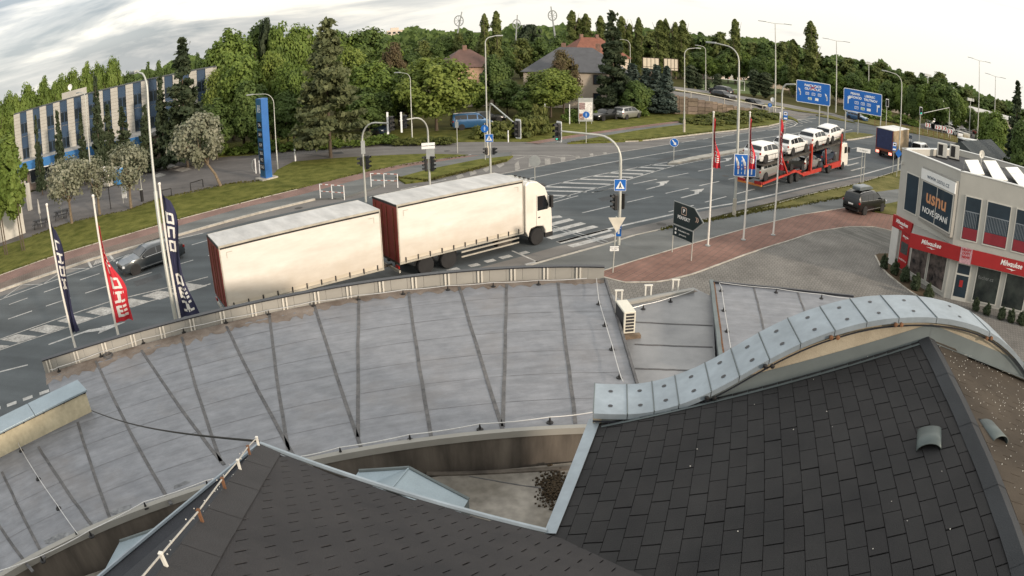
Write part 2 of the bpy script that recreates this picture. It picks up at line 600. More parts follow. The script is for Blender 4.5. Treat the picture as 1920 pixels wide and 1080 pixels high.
for a, c in (((1263, 261), (1303, 257)), ((1345, 250.5), (1376, 248.5)), ((1325, 259.5), (1356, 256.5))):
    line([a, c], 0.2, M_PAINT_OLD)
# hatched wedge in front of the traffic island
line([(1014, 351), (1110, 330), (1200, 313), (1252, 304)], 0.13)
line([(1020, 378), (1035, 374), (1095, 359), (1155, 344), (1200, 330), (1250, 315), (1269, 310), (1340, 296), (1400, 284)], 0.13)
line([(1035, 380), (1084, 367)], 0.13)
line([(1110, 361), (1151, 353)], 0.13)
for a, c in (((1019, 350), (1121, 353)), ((1016, 357.5), (1100, 359.5)), ((1016, 366), (1070, 367)), ((1051, 342.5), (1145, 345.6)), ((1084, 335.6), (1158, 338)), ((1112, 330), (1187, 332.5)), ((1140, 324), (1206, 326.5)), ((1168, 318.5), (1228, 321)), ((1193, 313.5), (1247, 315.6)), ((1219, 309), (1268, 310.6))):
    line([a, c], 0.42, M_PAINT)
# zebra in front of the lorry, thin guide lines across it
for a, c in (((1030, 408), (1052, 405.5)), ((1032, 421), (1072, 411)), ((1032, 434), (1094, 418)), ((1029, 447), (1117, 424)), ((1047, 455), (1143, 431)), ((1069, 462), (1152, 440))):
    line([a, c], 0.5)
for a, c in (((1028, 421), (1140, 453)), ((1028, 425), (1133, 456))):
    line([a, c], 0.10, z=0.0125)
for a, c in (((840, 508), (860, 503)), ((880, 499), (898, 495)), ((910, 491), (928, 487)), ((938, 484), (958, 479)), ((975, 476), (990, 472))):
    line([a, c], 0.4)
line([(960, 470), (1010, 492)], 0.12)
line([(985, 496), (1008, 490)], 0.2)
# turn arrows
def arrow(p0, p1, side, L=4.2):
    a, c = gp(*p0, ZP), gp(*p1, ZP)
    d = (c - a).normalized()
    n = Vector((-d.y, d.x, 0))*side
    def q(u, v):
        return tuple((a + d*u + n*v)[:2])
    pts = [q(0, -.09), q(L*.55, -.09), q(L*.72, .30), q(L*.70, .12), q(L*1.0, .62), q(L*.62, .98), q(L*.66, .62), q(L*.48, .12), q(0, .09)]
    patch(pts, px=False, name='turn_arrow')
arrow((1212, 355), (1262, 342), 1)
arrow((1277, 371), (1330, 357), 1)
arrow((91, 646), (150, 625), -1, 5.0)
arrow((1345, 305), (1375, 299), 1, 4.0)
# left half: bus stop bay, lane dashes, hatched strip
line([(-80, 592), (0, 562), (80, 533), (172.5, 502), (250, 474), (327.5, 449), (381, 437)], 0.14)
line([(5, 560), (41, 534), (81, 532.5), (106, 516), (120, 504.5), (170, 503)], 0.13)
line([(165, 490), (172.5, 503)], 0.2)
line([(206, 479), (215, 490)], 0.2)
for i in range(4):
    line([(176 + i*4, 497 - i*1.4), (181 + i*4, 488 - i*1.4)], 0.14, M_PAINT_OLD)
dashes((17, 571), (186, 513), 3.0, 1.6, 13, start=-2)
dashes((86, 574), (372, 484.7), 3.05, 1.95, 12, start=-3)
line([(-60, 657), (0, 636), (125, 592), (207, 565), (310, 540), (390, 519)], 0.13, M_PAINT_OLD)
line([(-60, 676), (0, 656), (135, 611), (210, 585), (312, 556), (395, 532)], 0.13, M_PAINT_OLD)
for t in range(8):
    x = -30 + t*53
    yu = 636 - x*0.352 + 0.00014*x*x
    yl = 656 - x*0.335 + 0.00010*x*x
    patch([(x - 22, yu + 9), (x + 10, yu - 1.5), (x + 48, yl - 18), (x + 12, yl - 6)], M_PAINT_OLD, z=0.0125)
line([(-60, 718), (0, 697), (52, 684)], 0.15)
for x, y in ((-8, 767), (22, 757), (52, 746), (83, 735)):
    line([(x - 9, y + 3.5), (x + 9, y - 3)], 0.32)
# hatched wedge at the mouth of the side street
for q in (((965, 308), (972, 301), (975, 316), (966, 322)), ((992, 297), (1002, 297), (1001, 311), (991, 313)), ((1021, 297), (1032, 297), (1032, 307), (1022, 310)), ((1050, 294), (1060, 294), (1060, 301), (1052, 303)), ((1078, 292), (1086, 292), (1088, 297), (1080, 299)), ((1105, 288), (1112, 287.5), (1113, 292), (1107, 293.5)), ((1130, 286), (1137, 285), (1138, 288.5), (1132, 289))):
    patch(q, M_PAINT_FAINT)
for q in (((905, 318), (916, 308), (922, 313), (912, 323)), ((880, 322), (890, 318), (894, 325), (882, 330)), ((855, 330), (866, 325), (870, 331), (858, 336)), ((930, 309), (942, 303), (946, 309), (936, 315))):
    patch(q, M_PAINT_FAINT)
line([(960, 291), (1015, 291.5), (1050, 295)], 0.2, M_PAINT_OLD)
line([(964, 299), (985, 293.5), (1012, 296)], 0.15, M_PAINT_OLD)
line([(1040, 291), (1065, 291), (1084, 294)], 0.15, M_PAINT_OLD)
line([(998, 265.5), (1016, 268)], 0.3, M_PAINT, z=0.02)
line([(880, 290), (901, 295)], 0.3, M_PAINT, z=0.02)
# far junction
line([(1440, 232), (1500, 224), (1530, 222)], 0.3, M_PAINT_OLD)
for i in range(9):
    line([(1437 + i*9, 236.5 - i*1.5), (1449 + i*9.3, 240 - i*1.4)], 0.3, M_PAINT_OLD)
line([(1440, 244), (1470, 241), (1489, 236), (1495, 231), (1488, 226)], 0.25, M_PAINT_OLD)
for a, c in (((1541, 238), (1547, 236)), ((1548, 239.5), (1556, 237)), ((1570, 243), (1580, 241)), ((1582, 246), (1598, 243)), ((1597, 279), (1610, 276)), ((1600, 262), (1612, 260)), ((1590, 300), (1620, 293)), ((1596, 320), (1622, 313)), ((1588, 311), (1610, 305))):
    line([a, c], 0.25, M_PAINT_OLD)

# sealed repairs, drain covers
M_SEAL = mat('bitumen_repair', (0.052, 0.056, 0.060), rough=0.85, var=0.2, scale=2, fine=0.2)
for q in (((690, 400), (760, 384), (775, 390), (705, 407)), ((1120, 372), (1170, 361), (1180, 366), (1130, 378)), ((1420, 318), (1450, 311), (1456, 314), (1426, 322)), ((250, 528), (300, 512), (306, 520), (256, 537)), ((1230, 300), (1290, 288), (1296, 290.5), (1236, 303)), ((560, 290), (640, 284), (645, 288), (566, 294))):
    patch(q, M_SEAL, 'asphalt_repair', z=0.0065)
for x, y in ((838, 283), (1015, 345), (1240, 420), (1160, 305), (560, 390), (1360, 330), (430, 440)):
    c = gp(x, y, 0.0075)
    patch([(c.x+.33*math.cos(a*math.pi/8), c.y+.33*math.sin(a*math.pi/8)) for a in range(16)], mat('cast_iron', (0.045, 0.042, 0.040), rough=.7, var=.3, scale=8), 'drain_cover', z=0.0115 if x != 838 else 0.0075, px=False)
line([(700, 440), (860, 398), (980, 372)], 0.03, M_SEAL, z=0.0066)
line([(1090, 405), (1240, 371), (1370, 343)], 0.03, M_SEAL, z=0.0066)
line([(0, 600), (120, 560), (260, 515)], 0.03, M_SEAL, z=0.0066)
# ---- kerbs, pavements and verges on the near side
kerb_me = None
def kerb(pts, parent, w=0.16, z0=-0.03, z1=0.13, step=1.0, px=True, name='kerb_stone', m=None):
    """a run of one-metre kerb stones, each its own piece"""
    global kerb_me
    if kerb_me is None:
        t = MB()
        t.box((0, 0, 0), (1, 1, 1))
        k0 = t.build('kerb_stone', M_KERB)
        kerb_me = k0.data
        bpy.data.objects.remove(k0)
    P = [gp(x, y, z1) if px else Vector((x, y, z1)) for x, y in pts]
    seg, acc = [], [0]
    for i in range(len(P)-1):
        acc.append(acc[-1] + (P[i+1]-P[i]).length)
    n = max(1, round(acc[-1]/step))
    def at(s):
        for i in range(len(P)-1):
            if s <= acc[i+1] + 1e-6:
                return P[i].lerp(P[i+1], (s-acc[i])/max(1e-9, acc[i+1]-acc[i]))
        return P[-1]
    for i in range(n):
        a, c = at(acc[-1]*i/n), at(acc[-1]*(i+1)/n)
        d = c - a
        o = inst(name, kerb_me, parent, (a + c)/2 - Vector((0, 0, (z1-z0)/2 - rnd.uniform(-.006, .006))), (0, 0, math.atan2(d.y, d.x)), (d.length - 0.015, w, z1-z0))
ZW = 0.12
foot = sheet('footpath', [(985, 500), (1060, 479), (1140, 457), (1189, 442), (1240, 431), (1300, 419), (1375, 405), (1440, 394), (1500, 384), (1580, 370), (1640, 360), (1700, 349), (1760, 330), (1790, 345), (1720, 372), (1665, 382), (1650, 384), (1590, 388), (1500, 402), (1400, 427), (1300, 455), (1180, 490), (1135, 505), (1100, 530), (940, 540)], -0.02, ZW, M_PATH)
kerb([(985, 499), (1060, 478), (1140, 456), (1189, 440.5)], foot, 0.2)
kerb([(1189, 440.5), (1240, 429), (1300, 416), (1375, 401), (1440, 386), (1512, 365), (1611, 343), (1690, 318)], foot, 0.12, z1=0.10, step=1.2)
verge_near = sheet('grass_verge', [(1240, 430), (1300, 416.5), (1375, 401.5), (1440, 386.5), (1512, 365.5), (1611, 343.5), (1692, 318.5), (1740, 304), (1760, 320), (1700, 352), (1640, 360), (1580, 369), (1500, 384), (1440, 392), (1375, 404), (1300, 418.5)], 0.0, 0.135, M_GRASS_DRY)
red_area = sheet('red_paved_strip', [(1135, 506), (1180, 491), (1300, 456), (1400, 428), (1500, 403), (1590, 389), (1640, 398), (1690, 406), (1690, 436), (1640, 424), (1590, 424), (1530, 433), (1480, 450), (1440, 462), (1400, 475), (1300, 512), (1240, 527), (1170, 528), (1120, 516)], -0.02, ZW + 0.012, M_RED_PAVER)
kerb([(1125, 509), (1180, 491), (1300, 455.5), (1400, 427.5), (1500, 402.5), (1590, 388.5)], red_area, 0.09, z1=0.148, step=1.0)
kerb([(1120, 516), (1170, 528.5), (1240, 527.5), (1300, 512.5), (1400, 475.5), (1440, 462.5), (1480, 450.5), (1530, 433.5), (1590, 424.5), (1640, 424.5), (1690, 436.5)], red_area, 0.10, z1=0.15, step=0.8)
verge_car = sheet('grass_patch', [(1652, 384), (1700, 374), (1740, 385), (1720, 412), (1676, 402), (1640, 396)], 0.0, 0.14, M_GRASS_DRY)
court = sheet('paved_forecourt', [(1140, 522), (1170, 529), (1240, 528), (1300, 513), (1400, 476), (1440, 463), (1480, 451), (1530, 434), (1590, 425), (1640, 425), (1700, 440), (1900, 480), (2060, 700), (1500, 760), (1100, 700), (1080, 560)], -0.03, ZW - 0.01, M_GREY_PAVER)
strip_area = sheet('striped_parking_bay', [(1552, 433), (1592, 426), (1640, 426), (1676, 434), (1672, 470), (1640, 462)], ZW - 0.012, ZW - 0.004, M_STRIPE_PAVER)

# ---- far side: pavement and verge along the carriageway
walk = sheet('far_pavement', [(-200, 588), (0, 515), (107, 477), (230, 441), (326, 413), (452, 380), (557, 354), (690, 321), (760, 306), (880, 290.5), (960, 285), (955, 292), (900, 298), (820, 317), (745, 336), (700, 352), (640, 371), (592, 372), (480, 398), (325, 441), (184, 480), (80, 515), (0, 543), (-200, 622)], -0.02, ZW, M_PATH)
walk_red = sheet('red_cycle_track', [(-200, 589), (0, 516), (107, 478), (230, 442), (326, 414), (452, 381), (557, 355), (690, 322), (760, 307), (880, 291.5), (900, 291), (760, 313), (690, 332), (560, 366), (452, 390), (326, 426), (230, 455), (107, 493), (0, 531), (-200, 606)], ZW - 0.01, ZW + 0.006, M_PINK_PAVER)
walk_pav = sheet('paver_footway', [(-200, 606.5), (0, 531.5), (107, 493.5), (230, 455.5), (300, 434), (300, 447), (184, 479), (80, 514), (0, 542), (-200, 621)], ZW - 0.01, ZW + 0.006, M_WALK_PAVER)
kerb([(-120, 588), (0, 543), (80, 515.5), (184, 480.5), (325, 441.5), (480, 398.5), (590, 372)], walk, 0.26, z1=0.14)
kerb([(-120, 558), (0, 515.5), (107, 477.5), (230, 441.5), (326, 413.5), (452, 380.5), (557, 354.5)], walk, 0.10, z1=0.16)
verge = sheet('station_verge', [(-200, 588), (0, 515), (107, 477), (230, 441), (326, 413), (452, 380), (557, 354), (690, 321), (760, 306), (878, 290), (800, 288), (700, 292), (620, 297), (550, 303), (520, 318), (505, 336), (470, 342), (430, 345), (360, 361), (300, 372), (245, 393), (130, 418), (60, 443), (0, 462), (-200, 520)], -0.02, 0.15, M_GRASS)
station = sheet('station_forecourt', [(-200, 521), (0, 463), (60, 444), (130, 419), (245, 394), (300, 373), (360, 362), (430, 346), (470, 343), (505, 337), (520, 319), (550, 304), (620, 298), (620, 276), (560, 279), (480, 287), (400, 297), (330, 302), (250, 300), (60, 360), (-200, 430)], -0.02, 0.07, M_STATION)
for q in (((306, 314), (322, 309), (336, 312), (320, 317)), ((326, 319), (345, 313), (360, 317), (342, 322)), ((286, 330), (300, 324), (312, 328), (296, 333))):
    b = MB()
    P = [gp(x, y, 0.078) for x, y in q]
    b.add(P, [(0, 1, 2, 3)])
    b.build('worn_bay_marking', M_PAINT_OLD, station)
verge2 = sheet('narrow_verge', [(745, 333), (800, 318), (900, 298), (962, 291.5), (950, 300), (880, 318), (800, 337), (760, 342)], -0.01, 0.15, M_GRASS)
hedge_bed = sheet('hedge_bed', [(300, 300), (470, 291), (560, 279), (700, 269), (960, 264), (1010, 263), (1060, 254), (1000, 235), (800, 240), (560, 255), (300, 285)], -0.03, 0.11, M_GRASS)
# far pavement right of the side street, with the verges on both sides of it
walk2 = sheet('red_footway', [(985, 268), (1040, 259), (1120, 247), (1200, 236), (1280, 226.5), (1320, 220), (1345, 222), (1290, 232), (1200, 243), (1120, 256), (1060, 267.5), (1020, 269)], -0.02, 0.10, M_PATH)
walk2r = sheet('red_paver_band', [(985, 267.5), (1040, 258.5), (1120, 246.5), (1200, 235.5), (1280, 226), (1300, 226.5), (1200, 239.5), (1120, 250.5), (1040, 264), (1010, 269)], 0.09, 0.107, M_PINK_PAVER)
verge3 = sheet('roadside_verge', [(1064, 268), (1120, 257), (1200, 243.5), (1290, 232), (1345, 222), (1440, 214), (1470, 219), (1475, 227), (1440, 235), (1380, 243), (1330, 248), (1280, 254), (1200, 263), (1130, 266)], -0.02, 0.14, M_GRASS)
kerb([(1066, 267.5), (1130, 265.5), (1200, 263.2), (1280, 254.2), (1330, 248.2), (1380, 243.2), (1440, 235.2), (1475, 227.2)], verge3, 0.16, step=2.0)
verge4 = sheet('house_lawn', [(1000, 262), (1040, 257.5), (1120, 246), (1200, 235), (1280, 225.5), (1325, 218), (1300, 206), (1262, 194), (1200, 196), (1120, 215), (1030, 232), (960, 250)], -0.02, 0.13, M_GRASS)
ramp = sheet('slip_road', [(1262, 193), (1300, 204.5), (1318, 212), (1340, 213), (1330, 206), (1300, 197), (1262, 187.5)], -0.02, 0.06, M_OLD)
island = sheet('traffic_island', [(1253, 305.5), (1258, 302), (1300, 293), (1360, 282.5), (1420, 273), (1480, 264.5), (1480, 268), (1420, 277), (1360, 287), (1300, 298), (1265, 304.5)], -0.02, 0.16, M_KERB)
kerb([(1253, 305.8), (1265, 305), (1300, 298.5), (1360, 287.5), (1420, 277.5)], island, 0.2, z1=0.175)
island2 = sheet('grass_island', [(1548, 263), (1562, 252), (1600, 247.5), (1632, 251), (1640, 253.5), (1600, 260)], -0.02, 0.16, M_GRASS_DRY)
kerb([(1548, 263.5), (1600, 260.5), (1640, 254)], island2, 0.2, z1=0.17)
island3 = sheet('median_grass', [(1497, 229), (1486, 223), (1470, 219.5), (1480, 217), (1494, 224)], -0.02, 0.15, M_GRASS)
isl4 = sheet('far_median', [(1530, 216), (1560, 222), (1604, 230), (1590, 226), (1556, 216)], -0.01, 0.16, M_GRASS_DRY)
lot = sheet('car_park', [(1640, 236), (1700, 232), (1780, 232), (1900, 245), (2000, 275), (1920, 285), (1860, 275), (1800, 263), (1720, 245)], -0.03, 0.05, M_STATION)
bank = sheet('grass_bank', [(1600, 226), (1650, 236), (1700, 246), (1760, 258), (1830, 274), (1900, 292), (1960, 300), (1950, 285), (1850, 267), (1800, 256), (1740, 243), (1680, 232), (1625, 221)], -0.03, 0.2, M_GRASS_DRY)

# ================================================================== the webcam's own building: curved flat roof, shingled roofs, curved gable
ZR = 5.5
M_MEMB = mat('roof_membrane', (0.150, 0.159, 0.178), rough=0.45, var=0.09, scale=2.6, bump=0.15, bscale=14, spec=0.35, col2=(0.192, 0.200, 0.219), detail=12, fine=0.12)
M_MEMB_WET = mat('roof_membrane_lower', (0.150, 0.158, 0.172), rough=0.42, var=0.25, scale=0.7, bump=0.12, bscale=10, spec=0.45, col2=(0.225, 0.230, 0.238), detail=10, fine=0.10)
M_SEAM = mat('seam_bitumen', (0.072, 0.074, 0.080), rough=0.6, var=0.35, scale=5, bump=0.5, bscale=25, col2=(0.115, 0.112, 0.112))
M_STAIN = mat('rust_sediment', (0.165, 0.125, 0.098), rough=0.9, var=0.35, scale=1.6, bump=0.4, bscale=20, col2=(0.235, 0.200, 0.172), detail=10, fine=0.3)
M_FASCIA = mat('beige_fascia', (0.262, 0.256, 0.235), rough=0.6, var=0.08, scale=1.2)
M_FASC_POST = mat('fascia_stud', (0.50, 0.48, 0.43), rough=0.5, var=0.08)
M_DARKTRIM = mat('dark_trim', (0.018, 0.020, 0.026), rough=0.4, var=0.2)
M_ZINC = mat('zinc_sheet', (0.25, 0.31, 0.35), rough=0.42, var=0.10, scale=1.4, metal=0.35, spec=0.5, fine=0.05, bump=0.05, bscale=6)
M_ZINC_PALE = mat('coping_sheet', (0.255, 0.300, 0.338), rough=0.45, var=0.16, scale=2.2, metal=0.30, spec=0.5, fine=0.05)
M_FLASH = mat('grey_flashing', (0.125, 0.148, 0.152), rough=0.6, var=0.15, scale=1.5, metal=0.2)
M_RENDERW = mat('stained_render', (0.30, 0.255, 0.185), rough=0.95, var=0.25, scale=1.8, bump=0.2, bscale=30, col2=(0.36, 0.32, 0.245), detail=9, fine=0.15)
M_GRIMY = mat('grimy_wall', (0.076, 0.065, 0.055), rough=0.95, var=0.35, scale=0.9, col2=(0.145, 0.126, 0.106), detail=9, stretch=(2.5, 2.5, 0.5))
M_WIRE = mat('aluminium_wire', (0.55, 0.55, 0.54), rough=0.4, metal=0.5, var=0.1)
M_BLACK = mat('black_plastic', (0.012, 0.012, 0.013), rough=0.5, var=0.2)
M_RUST = mat('rusty_iron', (0.145, 0.070, 0.035), rough=0.9, var=0.35, scale=14)
M_WHITEPL = mat('white_plastic', (0.62, 0.61, 0.56), rough=0.5, var=0.06)
def shingle_mat(name, c, c2):
    return mat(name, c, rough=0.95, var=0.12, scale=1.4, bump=0.5, bscale=120, spec=0.2, col2=c2, detail=8, fine=0.28)
M_SH_A = shingle_mat('shingle_charcoal', (0.0281, 0.0285, 0.0304), (0.0365, 0.0361, 0.0369))
M_SH_B = shingle_mat('shingle_brownish', (0.0390, 0.0388, 0.0420), (0.0520, 0.0500, 0.0515))
M_SH_C = shingle_mat('shingle_mossy', (0.0442, 0.0365, 0.0289), (0.0723, 0.0595, 0.0459))
M_SH_UNDER = mat('bitumen_underlay', (0.017, 0.015, 0.015), rough=0.9)

_nt = M_MEMB.node_tree                           # weathering runs along the curved sheets; brown silt lies in places
_bs = _nt.nodes['Principled BSDF']
_src = _bs.inputs['Base Color'].links[0].from_socket
_g = _nt.nodes.new('ShaderNodeNewGeometry')
_sp = _nt.nodes.new('ShaderNodeSeparateXYZ')
_sb = _nt.nodes.new('ShaderNodeVectorMath')
_sb.operation = 'SUBTRACT'
_sb.inputs[1].default_value = (3.0, -2.0, 0)
_nt.links.new(_g.outputs['Position'], _sb.inputs[0])
_nt.links.new(_sb.outputs[0], _sp.inputs[0])
_at = _nt.nodes.new('ShaderNodeMath')
_at.operation = 'ARCTAN2'
_nt.links.new(_sp.outputs[0], _at.inputs[0])
_nt.links.new(_sp.outputs[1], _at.inputs[1])
_ln = _nt.nodes.new('ShaderNodeVectorMath')
_ln.operation = 'LENGTH'
_nt.links.new(_sb.outputs[0], _ln.inputs[0])
_cx = _nt.nodes.new('ShaderNodeCombineXYZ')
_nt.links.new(_at.outputs[0], _cx.inputs[0])
_nt.links.new(_ln.outputs['Value'], _cx.inputs[1])
_mp = _nt.nodes.new('ShaderNodeMapping')
_mp.inputs['Scale'].default_value = (9.0, 3.2, 1)
_nt.links.new(_cx.outputs[0], _mp.inputs['Vector'])
_n1 = _nt.nodes.new('ShaderNodeTexNoise')
_n1.inputs['Scale'].default_value = 1.6
_n1.inputs['Detail'].default_value = 10
_n1.inputs['Roughness'].default_value = 0.72
_nt.links.new(_mp.outputs[0], _n1.inputs['Vector'])
_mr = _nt.nodes.new('ShaderNodeMapRange')
_mr.inputs[1].default_value = 0.32
_mr.inputs[2].default_value = 0.70
_mr.inputs[3].default_value = 0.80
_mr.inputs[4].default_value = 1.26
_nt.links.new(_n1.outputs[0], _mr.inputs[0])
_sc = _nt.nodes.new('ShaderNodeVectorMath')
_sc.operation = 'SCALE'
_nt.links.new(_src, _sc.inputs[0])
_nt.links.new(_mr.outputs[0], _sc.inputs['Scale'])
_n2 = _nt.nodes.new('ShaderNodeTexNoise')
_n2.inputs['Scale'].default_value = 0.45
_n2.inputs['Detail'].default_value = 9
_n2.inputs['Roughness'].default_value = 0.65
_nt.links.new(_g.outputs['Position'], _n2.inputs['Vector'])
_m2 = _nt.nodes.new('ShaderNodeMapRange')
_m2.inputs[1].default_value = 0.52
_m2.inputs[2].default_value = 0.72
_m2.inputs[3].default_value = 0.0
_m2.inputs[4].default_value = 0.40
_nt.links.new(_n2.outputs[0], _m2.inputs[0])
_mb = _nt.nodes.new('ShaderNodeMixRGB')
_mb.inputs[2].default_value = (0.150, 0.130, 0.115, 1)
_nt.links.new(_m2.outputs[0], _mb.inputs[0])
_nt.links.new(_sc.outputs[0], _mb.inputs[1])
_nt.links.new(_mb.outputs[0], _bs.inputs['Base Color'])
hall = thing('curved_hall', 'curved low building with a flat grey membrane roof and beige parapet', 'building', (0, 0, 0))
def curve_pts(px, z, n, deg=4, ext=(0, 0)):
    P = np.array([tuple(gp(x, y, z))[:2] for x, y in px])
    ang = np.arctan2(P[:, 0] - 3.0, P[:, 1] + 2.0)
    rad = np.hypot(P[:, 0] - 3.0, P[:, 1] + 2.0)
    c = np.polyfit(ang, rad, deg)
    a = np.linspace(ang[0] - ext[0], ang[-1] + ext[1], n)
    r = np.polyval(c, a)
    return [(3.0 + math.sin(t)*q, -2.0 + math.cos(t)*q) for t, q in zip(a, r)]
OUT = curve_pts([(85, 700), (180, 670), (345, 629), (510, 583), (672, 554), (860, 535), (1045, 526), (1132, 522)], ZR, 37, 3)
INN = curve_pts([(0, 1078), (200, 990), (320, 935), (440, 893), (560, 860), (690, 843), (905, 820), (1105, 803), (1180, 797)], ZR, 33, 3, ext=(0.10, 0))
end_l = [tuple(gp(95, 738, ZR))[:2], tuple(gp(-90, 880, ZR))[:2], tuple(gp(-200, 1180, ZR))[:2]]
end_r = [tuple(gp(1192, 722, ZR))[:2], (2.05, 11.0)]
poly = OUT + end_r + INN[::-1] + end_l[::-1]
b = MB()
b.prism(poly, 4.9, ZR)
b.build('roof_membrane', M_MEMB, hall)
b = MB()
ins = [(x*0.985, y*0.985) for x, y in OUT] + [(2.5, 13.0), (2.0, 11.05)] + [(x*1.006, y*1.006) for x, y in INN[::-1]] + [(-12.0, 5.0), (-12.1, 9.5)]
b.prism(ins, 0.0, 4.9)
b.build('wall', M_RENDERW, hall)
# brown sediment band where water stands along the parapet
def band(P, w0, w1, z, name, m, parent, jag=0.0):
    L, Q = [], []
    for i, p in enumerate(P):
        a, c = P[max(i-1, 0)], P[min(i+1, len(P)-1)]
        t = Vector((c[0]-a[0], c[1]-a[1], 0)).normalized()
        n = Vector((t.y, -t.x, 0))
        L.append((p[0]+n.x*w0, p[1]+n.y*w0, z))
        k = w1 + (rnd.uniform(-jag, jag) if jag else 0)
        Q.append((p[0]+n.x*k, p[1]+n.y*k, z))
    n = len(P)
    bb = MB()
    bb.add(L+Q, [(i, n+i, n+i+1, i+1) for i in range(n-1)])
    return bb.build(name, m, parent)
fineout = curve_pts([(85, 700), (180, 670), (345, 629), (510, 583), (672, 554), (860, 535), (1045, 526), (1132, 522)], ZR, 140, 3)
band(fineout, 0.02, 0.42, ZR+0.004, 'sediment_stain', M_STAIN, hall, 0.16)
band(fineout[:70], 0.40, 0.66, ZR+0.003, 'sediment_stain', M_STAIN, hall, 0.22)
# parapet: fascia panels with pairs of studs, dark drip edge on top
par = MB()
W = MB()
for i in range(len(OUT)-1):
    p, q = Vector((*OUT[i], 0)), Vector((*OUT[i+1], 0))
    t = (q-p).normalized()
    n = Vector((-t.y, t.x, 0))
    pb = MB()
    pb.prism([(p + n*0.04)[:2], (q + n*0.04 - t*0.006)[:2], (q + n*0.13 - t*0.006)[:2], (p + n*0.13)[:2]], ZR-0.9, ZR+0.34)
    pb.build('parapet_panel', M_FASCIA, hall)
    W.prism([(p + n*0.00)[:2], q[:2] if False else (q + n*0.00)[:2], (q + n*0.17)[:2], (p + n*0.17)[:2]], ZR+0.342, ZR+0.375)
    if i % 2 == 0:
        for k in (0.30, 0.52):
            c = p.lerp(q, k)
            s = MB()
            s.box((c.x + n.x*0.02, c.y + n.y*0.02, ZR+0.17), (0.045, 0.04, 0.34), math.atan2(t.y, t.x))
            s.build('parapet_stud', M_FASC_POST, hall)
W.build('drip_edge', M_DARKTRIM, hall)
# inner kerb of the flat roof and the grimy courtyard wall under it
b = MB()
for i in range(len(INN)-1):
    p, q = Vector((*INN[i], 0)), Vector((*INN[i+1], 0))
    t = (q-p).normalized()
    n = Vector((t.y, -t.x, 0))
    b.prism([(p - n*0.06)[:2], (q - n*0.06)[:2], (q + n*0.06)[:2], (p + n*0.06)[:2]], ZR-0.10, ZR+0.035)
b.build('inner_edge', M_FASCIA, hall)
b = MB()
for i in range(len(INN)-1):
    p, q = Vector((*INN[i], 0)), Vector((*INN[i+1], 0))
    t = (q-p).normalized()
    n = Vector((t.y, -t.x, 0))
    b.prism([(p - n*0.03)[:2], (q - n*0.03)[:2], (q + n*0.03)[:2], (p + n*0.03)[:2]], 4.2, ZR-0.102)
b.build('courtyard_wall', M_GRIMY, hall)
def px_strip(p0, p1, w, z, name, m, parent, h=0.012):
    a, c = gp(*p0, z), gp(*p1, z)
    t = (c-a).normalized()
    n = Vector((-t.y, t.x, 0))*w/2
    k = 10
    pts1, pts2 = [], []
    for i in range(k+1):
        s = a.lerp(c, i/k) + Vector((-t.y, t.x, 0))*rnd.uniform(-.008, .008)
        pts1.append((s+n)[:2])
        pts2.append((s-n)[:2])
    bb = MB()
    bb.prism(pts1 + pts2[::-1], z-0.01, z+h)
    return bb.build(name, m, parent)
for p0, p1 in (((180, 677), (321, 946)), ((265, 657), (420, 872)), ((341, 632), (414, 866)), ((425, 612), (549, 852)), ((505, 590), (541, 846)), ((591, 575), (677, 838)), ((673, 562), (672, 820)), ((766, 548), (809, 826)), ((861, 538), (943, 806)), ((950, 533), (943, 800)), ((1046, 530), (1079, 794)), ((146, 792), (206, 972)), ((72, 838), (176, 990)), ((4, 885), (84, 1046)), ((-40, 930), (62, 1072))):
    px_strip(p0, p1, 0.072, ZR, 'welded_seam', M_SEAM, hall)
# laps between the membrane sheets run along the curve
fin = curve_pts([(0, 1078), (200, 990), (320, 935), (440, 893), (560, 860), (690, 843), (905, 820), (1105, 803), (1180, 797)], ZR, 140, 3, ext=(0.10, 0))
for f in (0.16, 0.30, 0.44, 0.58, 0.72, 0.86):
    P = [(o[0]*(1-f)+i[0]*f, o[1]*(1-f)+i[1]*f) for o, i in zip(fineout, fin)]
    bb = MB()
    L = [(x, y, ZR+0.0035) for x, y in P]
    Q = [(x*0.9990, y*0.9990, ZR+0.0035) for x, y in P]
    n = len(P)
    bb.add(L+Q, [(i, n+i, n+i+1, i+1) for i in range(n-1)])
    bb.build('membrane_lap', mat('lap_edge', (.115, .118, .128), rough=.6, var=.5, scale=2.5, col2=(.19, .19, .20)), hall)
# puddled dirt near the inner edge
M_PUDDLE = mat('dried_puddle', (0.085, 0.090, 0.100), rough=0.35, var=0.4, scale=5, col2=(0.24, 0.25, 0.26), detail=9)
for cx, cy, rx, ry in ((108, 1008, 30, 7), (226, 956, 20, 6), (340, 908, 18, 4), (740, 829, 22, 2.5), (170, 984, 16, 5)):
    pts = []
    for k in range(22):
        a = 2*math.pi*k/22
        j = rnd.uniform(.7, 1.12)
        pts.append(gp(cx + rx*j*math.cos(a) , cy + ry*j*math.sin(a) - 0.38*rx*j*math.cos(a), ZR+0.0045))
    bb = MB()
    bb.add(pts, [tuple(range(22))])
    bb.build('dirt_stain', M_PUDDLE, hall)
